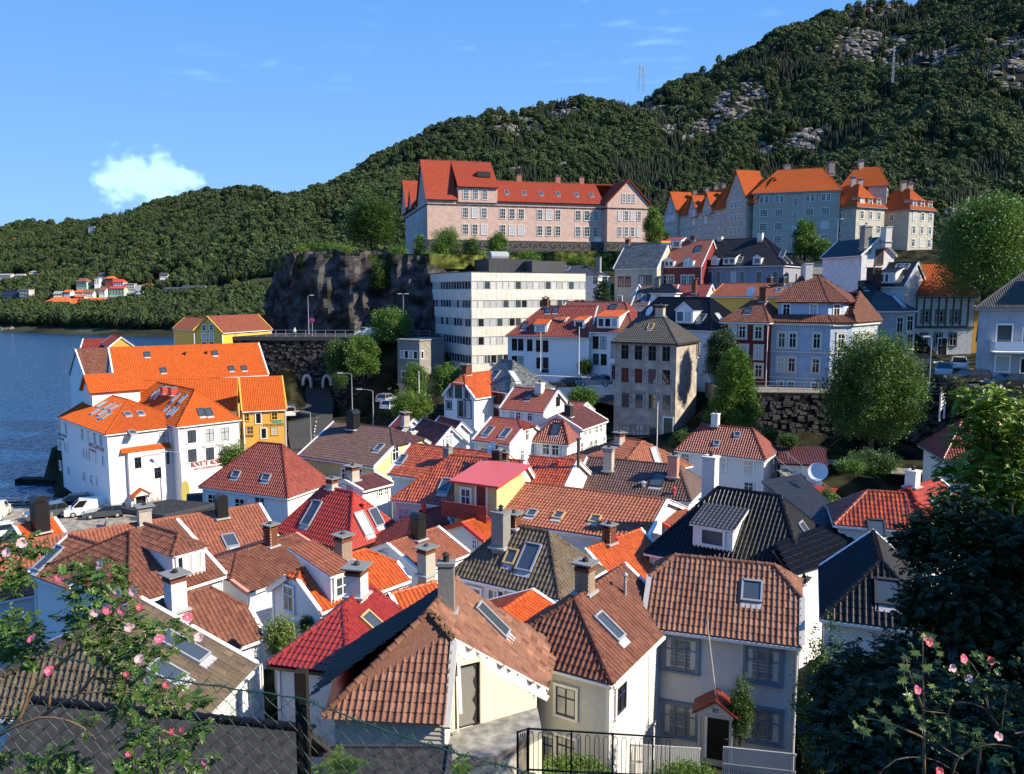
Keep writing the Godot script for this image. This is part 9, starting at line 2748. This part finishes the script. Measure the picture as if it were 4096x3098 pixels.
func quay_things() -> void:
	bin("grey waste container left of the blue garage door",Vector3(-35.6,2.65,-103.5),-0.6)
	bin("grey waste container nearest the blue garage door",Vector3(-34.0,2.65,-104.6),-0.6)
	var gd:=thing("garage_door","bright blue double garage door in the white warehouse","door",Vector3(-31.6,2.6,-106.4),-0.78)
	var b:=MB.new()
	b.at(Vector3(0,1.6,0),Vector3(4.0,3.2,0.12))
	part(gd,"door_leaf",b,M["door_blue"])
	var fb:=MB.new()
	for s in [-1,1]: fb.at(Vector3(s*2.1,1.65,0.02),Vector3(0.2,3.4,0.2))
	fb.at(Vector3(0,3.35,0.02),Vector3(4.4,0.22,0.2))
	part(gd,"door_frame",fb,M["trim"])
	# beach flag
	var fl:=thing("banner_flag","yellow feather banner beside the warehouse porch","banner",Vector3(-40.6,2.64,-97.6),0.3)
	var m:=MB.new()
	var pr:=PackedVector2Array([Vector2(0,0.6),Vector2(0.9,0.7),Vector2(0.95,2.6),Vector2(0.8,3.2),Vector2(0.45,3.5),Vector2(0.1,3.2),Vector2(0,2.6)])
	m.prism(pr,Transform3D(),-0.01,0.01)
	part(fl,"cloth",m,M["banner"])
	var p:=MB.new()
	p.tube([Vector3(0,0,0),Vector3(0,2.9,0),Vector3(0.15,3.4,0),Vector3(0.5,3.6,0)],0.03,0.02,6)
	part(fl,"pole",p,M["metal_light"])
	var ba:=MB.new()
	ba.lathe(Vector3.ZERO,[Vector2(0.4,0),Vector2(0.38,0.12),Vector2(0.1,0.2),Vector2(0,0.22)],10)
	part(fl,"base",ba,M["concrete"])
	# roadworks trailer with striped boards
	var tr:=thing("barrier_trailer","low roadworks trailer with orange and white striped boards","trailer",Vector3(-44.8,2.64,-97.2),0.25)
	var tb:=MB.new()
	tb.at(Vector3(0,0.75,0),Vector3(3.2,0.9,1.5))
	part(tr,"body",tb,M["metal_light"])
	for k in 10:
		var s:=MB.new()
		s.box(Transform3D(Basis(Vector3.BACK,0.5),Vector3(-1.45+k*0.32,1.42,0.76)),Vector3(0.17,0.34,0.05))
		part(tr,"stripe_board",s,M["orange"] if k % 2 else M["trim"])
	for s in [-1,1]:
		var w:=MB.new()
		w.tube([Vector3(0.2,0.32,s*0.7),Vector3(0.2,0.32,s*0.85)],0.32,0.32,12)
		part(tr,"wheel",w,M["rubber"])
	for z in [["concrete road barrier beside the van's nose",-53.2,-91.5],["concrete road barrier between the grey estate car and the lamp",-45.8,-89.5]]:
		var o:=thing("road_barrier",z[0],"barrier",Vector3(z[1],2.62,z[2]),0.5)
		var c:=MB.new()
		c.prism(PackedVector2Array([Vector2(-0.4,0),Vector2(0.4,0),Vector2(0.18,0.35),Vector2(0.12,0.95),Vector2(-0.12,0.95),Vector2(-0.18,0.35)]),Transform3D(),-0.9,0.9)
		part(o,"barrier_body",c,M["concrete"])
		var e:=MB.new()
		for s in [-1,1]: e.at(Vector3(0,0.97,s*0.5),Vector3(0.1,0.06,0.2))
		part(o,"lifting_lug",e,M["zinc"])
	railing("thin steel railing along the quay edge",[[-78,98.6,2.6],[-56,98.6,2.6]],1.1,2.3,"zinc",3)
	# black vent cowls on the flat roof in front
	for z in [["big black vent cowl on the flat roof beside the brown car",-33.2,95.2],["black drum vent with white ducts on the flat felt roof",-36.6,92.0]]:
		var o:=thing("roof_vent",z[0],"vent",Vector3(z[1],2.6,-z[2]),0.3)
		var c:=MB.new()
		c.at(Vector3(0,1.3,0),Vector3(1.9,2.6,1.5))
		part(o,"housing",c,M["black_metal"])
		var t:=MB.new()
		t.tube([Vector3(-0.98,2.65,0),Vector3(0.98,2.65,0)],0.72,0.72,14)
		part(o,"hood",t,M["black_metal"])
	# landing stages
	for z in [["dark floating landing stage, the one nearer the open water",-69.5,122.0],["dark floating landing stage close to the white warehouse",-66.0,107.5]]:
		var o:=thing("landing_stage",z[0],"jetty",Vector3(z[1],0.0,-z[2]),-0.1)
		var c:=MB.new()
		c.at(Vector3(0,0.35,0),Vector3(13.0,0.7,1.9))
		part(o,"deck",c,M["wood_dark"])
		for s in [-5.5,0.0,5.5]:
			var t:=MB.new()
			t.tube([Vector3(s,-2,1.1),Vector3(s,0.9,1.1)],0.18,0.18,7)
			part(o,"pile",t,M["wood_dark"])
	# flat felt roof behind the light brown long roof
	var fr:=thing("felt_roof","flat grey felt roof with dark edge behind the brown roofs","roof",Vector3(-31.5,12.0,-58.0),0.0)
	var c:=MB.new()
	c.prism(PackedVector2Array([Vector2(-29.9,-60.7),Vector2(-25.8,-58.7),Vector2(-23.0,-62.5),Vector2(-27.6,-63.7)]),Transform3D(Basis(Vector3.RIGHT,Vector3(0,0,1),Vector3(0,-1,0)),Vector3(31.5,0.55,58.0)),0.0,0.35)
	part(fr,"roof_slab",c,M["felt"])
	var ed:=MB.new()
	for q in [[Vector2(-29.9,-60.7),Vector2(-25.8,-58.7)],[Vector2(-25.8,-58.7),Vector2(-23.0,-62.5)]]:
		ed.bar(Vector3(q[0].x+31.5,0.5,q[0].y+58.0),Vector3(q[1].x+31.5,0.5,q[1].y+58.0),0.14,0.3)
	part(fr,"edge_trim",ed,M["metal_dark"])
	# rainbow flag on the red row house
	var rb:=thing("rainbow_flag","small rainbow flag on the roof terrace of the red town house","flag",Vector3(27.6,37.6,-143.4),0.2)
	var cols:=[Color(0.6,0.02,0.02),Color(0.75,0.25,0.02),Color(0.8,0.6,0.02),Color(0.02,0.3,0.06),Color(0.02,0.08,0.4),Color(0.2,0.03,0.3)]
	for k in 6:
		var s:=MB.new()
		s.at(Vector3(-0.85,0.42 - k*0.14,0.03*sin(k*1.0)),Vector3(1.7,0.14,0.02))
		part(rb,"stripe",s,mat("flag%d" % k,cols[k],0.8))
	var fp:=MB.new()
	fp.tube([Vector3(0,-0.9,0),Vector3(0,0.6,0)],0.03,0.03,6)
	part(rb,"pole",fp,M["metal_light"])
	# no-parking sign and small figure on the upper road
	var ns:=thing("traffic_sign","round no-parking sign on the upper road beside the lamp","traffic sign",Vector3(-40.0,20.35,-163.0))
	var sp:=MB.new()
	sp.tube([Vector3.ZERO,Vector3(0,3.2,0)],0.05,0.05,6)
	part(ns,"post",sp,M["metal_light"])
	var ds:=MB.new()
	ds.tube([Vector3(0,3.2,0.06),Vector3(0,3.2,0.1)],0.5,0.5,16)
	var di:=part(ns,"disc",ds,M["sign_red"])
	var d2:=MB.new()
	d2.tube([Vector3(0,3.2,0.09),Vector3(0,3.2,0.115)],0.38,0.38,16)
	part(di,"face",d2,M["sign_blue"])
	var d3:=MB.new()
	d3.box(Transform3D(Basis(Vector3.BACK,0.785),Vector3(0,3.2,0.12)),Vector3(0.1,0.78,0.02))
	part(di,"bar",d3,M["sign_red"])
	walker("person in a light shirt walking along the upper road",Vector3(-43.6,20.35,-163.2))
	# slatted screen by the square
	var sc:=thing("slatted_screen","white slatted wooden screen at the edge of the square","screen",Vector3(43.6,16.5,-81.5),0.9)
	for s in [-1,1]:
		var q:=MB.new()
		q.at(Vector3(s*1.1,1.4,0),Vector3(0.14,3.4,0.14))
		part(sc,"post",q,M["trim"])
	for k in 6:
		var q:=MB.new()
		q.at(Vector3(0,0.9+k*0.36,0.05),Vector3(2.3,0.2,0.05))
		part(sc,"slat",q,M["trim"])
	# pylons on the ridge
	for z in [["steel power pylon on the mountain ridge",203.0,1322.0,352.0],["lone thin mast on the dark mountain slope",452.0,1000.0,285.0]]:
		var o:=thing("pylon",z[0],"pylon",Vector3(z[1],z[3],-z[2]),0.4)
		var q:=MB.new()
		var wv:=5.0 if z[1] < 300.0 else 1.2
		for sx in [-1,1]:
			for sz in [-1,1]: q.tube([Vector3(sx*wv,-8,sz*wv*0.5),Vector3(sx*wv*0.6,30,sz*wv*0.2)],0.35,0.3,4)
		for k in 5:
			var y:=k*7.0
			q.bar(Vector3(-wv,y,0),Vector3(wv,y+6,0),0.35,0.35)
			q.bar(Vector3(wv,y,0),Vector3(-wv,y+6,0),0.35,0.35)
		part(o,"lattice",q,M["metal_light"])
		var ar:=MB.new()
		for y in [20.0,29.0]: ar.bar(Vector3(-wv*1.9,y,0),Vector3(wv*1.9,y,0),0.6,0.6)
		part(o,"cross_arm",ar,M["metal_light"])
# a standing walker,one continuous skin from tapered capsules joined smoothly
func walker(label: String,at: Vector3) -> void:
	var o:=thing("person",label,"person",at,0.6)
	var bones:=[[Vector3(0,0.92,0),Vector3(0,1.38,0.02),0.15,0.17],[Vector3(0,1.4,0),Vector3(0,1.56,0.02),0.07,0.06],[Vector3(0,1.62,0.03),Vector3(0,1.7,0.03),0.1,0.1]]
	for s in [-1,1]:
		bones.append([Vector3(s*0.1,0.9,0),Vector3(s*0.11,0.48,0.1*s),0.1,0.07])
		bones.append([Vector3(s*0.11,0.48,0.1*s),Vector3(s*0.11,0.06,0.04*s - 0.12*float(s < 0)),0.065,0.045])
		bones.append([Vector3(s*0.11,0.05,0.02*s),Vector3(s*0.12,0.04,0.16+0.02*s),0.045,0.035])
		bones.append([Vector3(s*0.19,1.38,0),Vector3(s*0.25,1.1,-0.06*s),0.055,0.045])
		bones.append([Vector3(s*0.25,1.1,-0.06*s),Vector3(s*0.25,0.86,0.04*s),0.042,0.035])
	var c:=0.03
	var f:=func(p: Vector3) -> float:
		var sum:=0.0
		for b in bones:
			var ab: Vector3=b[1] - b[0]
			var t:=clampf((p - b[0]).dot(ab)/ab.length_squared(),0.0,1.0)
			sum += exp(-(p.distance_to(b[0]+ab*t) - lerpf(b[2],b[3],t))*40.0)
		return -log(maxf(sum,1e-12))/40.0
	var nx:=24
	var ny:=62
	var nz:=20
	var org:=Vector3(-0.36,-0.02,-0.3)
	var val:=PackedFloat32Array()
	val.resize((nx+1)*(ny+1)*(nz+1))
	for k in nz+1:
		for j in ny+1:
			for i in nx+1: val[i+(nx+1)*(j+(ny+1)*k)]=f.call(org+Vector3(i,j,k)*c)
	var cell:={}
	for k in nz:
		for j in ny:
			for i in nx:
				var pos:=Vector3.ZERO
				var cnt:=0
				for e in [[0,0,0,1,0,0],[0,1,0,1,1,0],[0,0,1,1,0,1],[0,1,1,1,1,1],[0,0,0,0,1,0],[1,0,0,1,1,0],[0,0,1,0,1,1],[1,0,1,1,1,1],[0,0,0,0,0,1],[1,0,0,1,0,1],[0,1,0,0,1,1],[1,1,0,1,1,1]]:
					var va:=val[i+e[0]+(nx+1)*(j+e[1]+(ny+1)*(k+e[2]))]
					var vb:=val[i+e[3]+(nx+1)*(j+e[4]+(ny+1)*(k+e[5]))]
					if (va < 0) != (vb < 0):
						pos += Vector3(e[0],e[1],e[2]).lerp(Vector3(e[3],e[4],e[5]),va/(va - vb))
						cnt += 1
				if cnt: cell[Vector3i(i,j,k)]=org+(Vector3(i,j,k)+pos/cnt)*c
	var mb:={"skin": MB.new(),"shirt": MB.new(),"trousers": MB.new()}
	for k in range(1,nz):
		for j in range(1,ny):
			for i in range(1,nx):
				var v0:=val[i+(nx+1)*(j+(ny+1)*k)]
				for d in 3:
					var st: Vector3i=[Vector3i(1,0,0),Vector3i(0,1,0),Vector3i(0,0,1)][d]
					var v1:=val[i+st.x+(nx+1)*(j+st.y+(ny+1)*(k+st.z))]
					if (v0 < 0) == (v1 < 0): continue
					var a: Vector3i=[Vector3i(0,1,0),Vector3i(0,0,1),Vector3i(1,0,0)][d]
					var b: Vector3i=[Vector3i(0,0,1),Vector3i(1,0,0),Vector3i(0,1,0)][d]
					var q:=Vector3i(i,j,k)
					if not (cell.has(q) and cell.has(q - a) and cell.has(q - b) and cell.has(q - a - b)): continue
					var m: MB=mb["skin"]
					m.q(cell[q],cell[q - a],cell[q - a - b],cell[q - b])
	part(o,"body",mb["skin"],M["plaster_white"],true)
	var hair:=MB.new()
	hair.lathe(Vector3(0,1.68,0.02),[Vector2(0.112,0.0),Vector2(0.1,0.08),Vector2(0.05,0.12),Vector2(0,0.125)],9)
	part(o,"hair",hair,M["bark"])
	var tr:=MB.new()
	for s in [-1,1]:
		tr.tube([Vector3(s*0.09,0.95,0),Vector3(s*0.11,0.48,0.1*s),Vector3(s*0.11,0.1,0.04*s - 0.12*float(s < 0))],0.125,0.07,9)
	part(o,"trousers",tr,M["trim_navy"])
func peninsula() -> void:
	var b:=MB.new()
	var poly:=PackedVector2Array([Vector2(-420,618),Vector2(-345,614),Vector2(-255,622),Vector2(-190,640),Vector2(-165,660),Vector2(-120,700),Vector2(-120,820),Vector2(-420,760)])
	b.prism(poly,Transform3D(Basis(Vector3.RIGHT,Vector3(0,0,-1),Vector3.UP),Vector3(0,-3,0)),0.0,5.4)
	struct("breakwater",b,M["quay"])
	var xs:=[]
	var cs:=[]
	for i in 420:
		var t:=R.randf()*4.0
		var p: Vector2=poly[int(t)].lerp(poly[int(t)+1],t - int(t))
		xs.append(Transform3D(Basis.from_euler(Vector3(R.randf(),R.randf()*6.0,R.randf())).scaled(Vector3.ONE*R.randf_range(1.2,3.0)),Vector3(p.x+R.randf_range(-2,2),R.randf_range(-0.4,1.6),-p.y+R.randf_range(-1.0,3.5))))
		var q:=R.randf_range(0.5,1.3)
		cs.append(Color(0.12*q,0.115*q,0.1*q))
	many(self,"shore_rocks",boulder_mesh(),M["rock_far"],xs,cs)
	# barrel-roofed white hall
	var o:=thing("hall","white hall with broad curved roof on the breakwater","hall",Vector3(-380,2.4,-668),0.05)
	var pr:=PackedVector2Array()
	for k in 15: pr.append(Vector2(-19.0*cos(PI*k/14.0),3.5+8.0*sin(PI*k/14.0)))
	pr.append(Vector2(19,0)); pr.append(Vector2(-19,0))
	var hb:=MB.new()
	hb.prism(pr,Transform3D(),-14.0,14.0)
	part(o,"shell",hb,M["panel"])
	for k in 7:
		var rb:=MB.new()
		var pts:=[]
		for j in 9: pts.append(Vector3(-19.1*cos(PI*j/8.0),3.6+8.1*sin(PI*j/8.0),-13.5+k*4.5))
		rb.tube(pts,0.25,0.25,4,false)
		part(o,"rib",rb,M["zinc"])
	var dr:=MB.new()
	for k in 3: dr.at(Vector3(-10+k*9.0,1.7,14.1),Vector3(4.5,3.4,0.2))
	part(o,"gate",dr,M["metal_dark"])
	far_house("shed","white and blue striped shed on the breakwater","shed",-313,640,2.4,0.06,33,14,5.6,3.2,PR.d,PW.w,0,0)
	far_house("shed","small dark maroon shed beside the long warehouse","shed",-228,662,2.4,0.03,15,12,6.8,0.0,PR.d,PW.m,0,0)
	far_house("warehouse","long warehouse with maroon base, white upper wall and grey roof","warehouse",-178,668,2.4,0.03,60,18,9.2,3.6,PR.d,PW.w,0,0)
	far_house("warehouse","long low warehouse with pale grey roof behind the maroon one","warehouse",-150,745,2.4,0.0,64,20,6.5,3.0,PR.g,PW.w,0,0)
	far_house("warehouse","dark-roofed quay shed with white gables right of the pale grey roof","warehouse",-112,705,2.4,0.0,34,16,4.5,3.4,PR.d,PW.w,2,1)
	for z in [[-313.0,640.0,33.4,5.0,0.9,"sign_blue",7.0,0.06],[-313.0,640.0,33.4,3.6,0.7,"sign_blue",7.0,0.06],[-178.0,668.0,60.2,3.0,5.4,"dark_red",9.0,0.03]]:
		var s:=MB.new()
		s.box(Transform3D(Basis(Vector3.UP,z[7]),Vector3(z[0],z[3]+2.4,-z[1]))*Transform3D(Basis(),Vector3(0,0,z[6])),Vector3(z[2],z[4],0.3))
		var so:=part(self,numbered("wall_stripe"),s,M[z[5]])
		tag(so,"%s painted band along the %s" % ["upper blue" if z[3] > 4.0 else ("lower blue" if z[4] < 1.0 else "maroon"),"striped shed" if z[4] < 1.0 else "long warehouse"],"wall band")
	boat("green-hulled boat moored at the breakwater in front of the white hall",Vector3(-392,0,-606),0.1,22.0,"teal",false)
	boat("white wooden fishing boat with masts at the rocky point",Vector3(-198,1.0,-632),3.2,17.0,"white",true)
	var i:=0
	for z in [["blue car on the breakwater nearest the water",-262,630,"car_blue"],["red car in the parking row on the breakwater",-252,641,"sign_red"],["black car in the parking row on the breakwater, left one",-244,642,"car_black"],["black car in the parking row on the breakwater, right one",-236,642,"car_black"],["silver car parked by the long maroon warehouse",-203,646,"car_silver"]]:
		car(z[0],Vector3(z[1],2.42,-z[2]),0.2+i,"hatch",z[3])
		i += 1
	tree("tree","round tree by the yellow gable on the breakwater",Vector3(-166,2.4,-650),13,8.0,Color(0.05,0.1,0.03),{"n": 500,"leaf": 0.9,"bare": 0.05})
	tree("tree","pointed tree on the breakwater between the round tree and the yellow gable",Vector3(-152,2.4,-652),13,6.0,Color(0.05,0.1,0.03),{"n": 450,"leaf": 0.9,"bare": 0.02,"cone": 0.8})
	tree("tree","dark slim tree next to the pointed tree on the breakwater",Vector3(-143,2.4,-658),13,5.0,Color(0.035,0.07,0.02),{"n": 400,"leaf": 0.9,"bare": 0.02,"cone": 0.8})
func boat(label: String,at: Vector3,yaw: float,l: float,paint: String,masts: bool) -> void:
	var o:=thing("boat",label,"boat",at,yaw)
	var b:=MB.new()
	var rows:=[]
	for i in 9:
		var t:=i/8.0
		var w:=l*0.13*pow(sin(PI*clampf(t*0.9+0.08,0,1)),0.6)
		var sh:=1.6+1.3*pow(absf(t - 0.45)*2.0,2.0)
		rows.append([Vector3((t - 0.5)*l,sh,-w),Vector3((t - 0.5)*l*0.92,-0.4,0),Vector3((t - 0.5)*l,sh,w)])
	for i in 8:
		for k in 2: b.q(rows[i][k],rows[i+1][k],rows[i+1][k+1],rows[i][k+1])
		b.q(rows[i][0] - Vector3.UP*0.4,rows[i][2] - Vector3.UP*0.4,rows[i+1][2] - Vector3.UP*0.4,rows[i+1][0] - Vector3.UP*0.4)
	part(o,"hull",b,M[paint])
	var c:=MB.new()
	c.at(Vector3(-l*0.2,2.6,0),Vector3(l*0.24,2.2,l*0.13))
	c.at(Vector3(-l*0.2,3.8,0),Vector3(l*0.27,0.2,l*0.15))
	part(o,"cabin",c,M["white"])
	var w:=MB.new()
	w.at(Vector3(-l*0.2,3.0,0),Vector3(l*0.245,0.7,l*0.135))
	part(o,"window",w,M["glass_dark"])
	for x in ([l*0.2,-l*0.36] if masts else [l*0.1]):
		var m:=MB.new()
		m.tube([Vector3(x,1.0,0),Vector3(x,l*0.55,0)],0.16,0.09,6)
		m.tube([Vector3(x,l*0.5,0),Vector3(x+l*0.22,2.0,0)],0.04,0.04,4)
		part(o,"mast",m,M["trim_wood"])
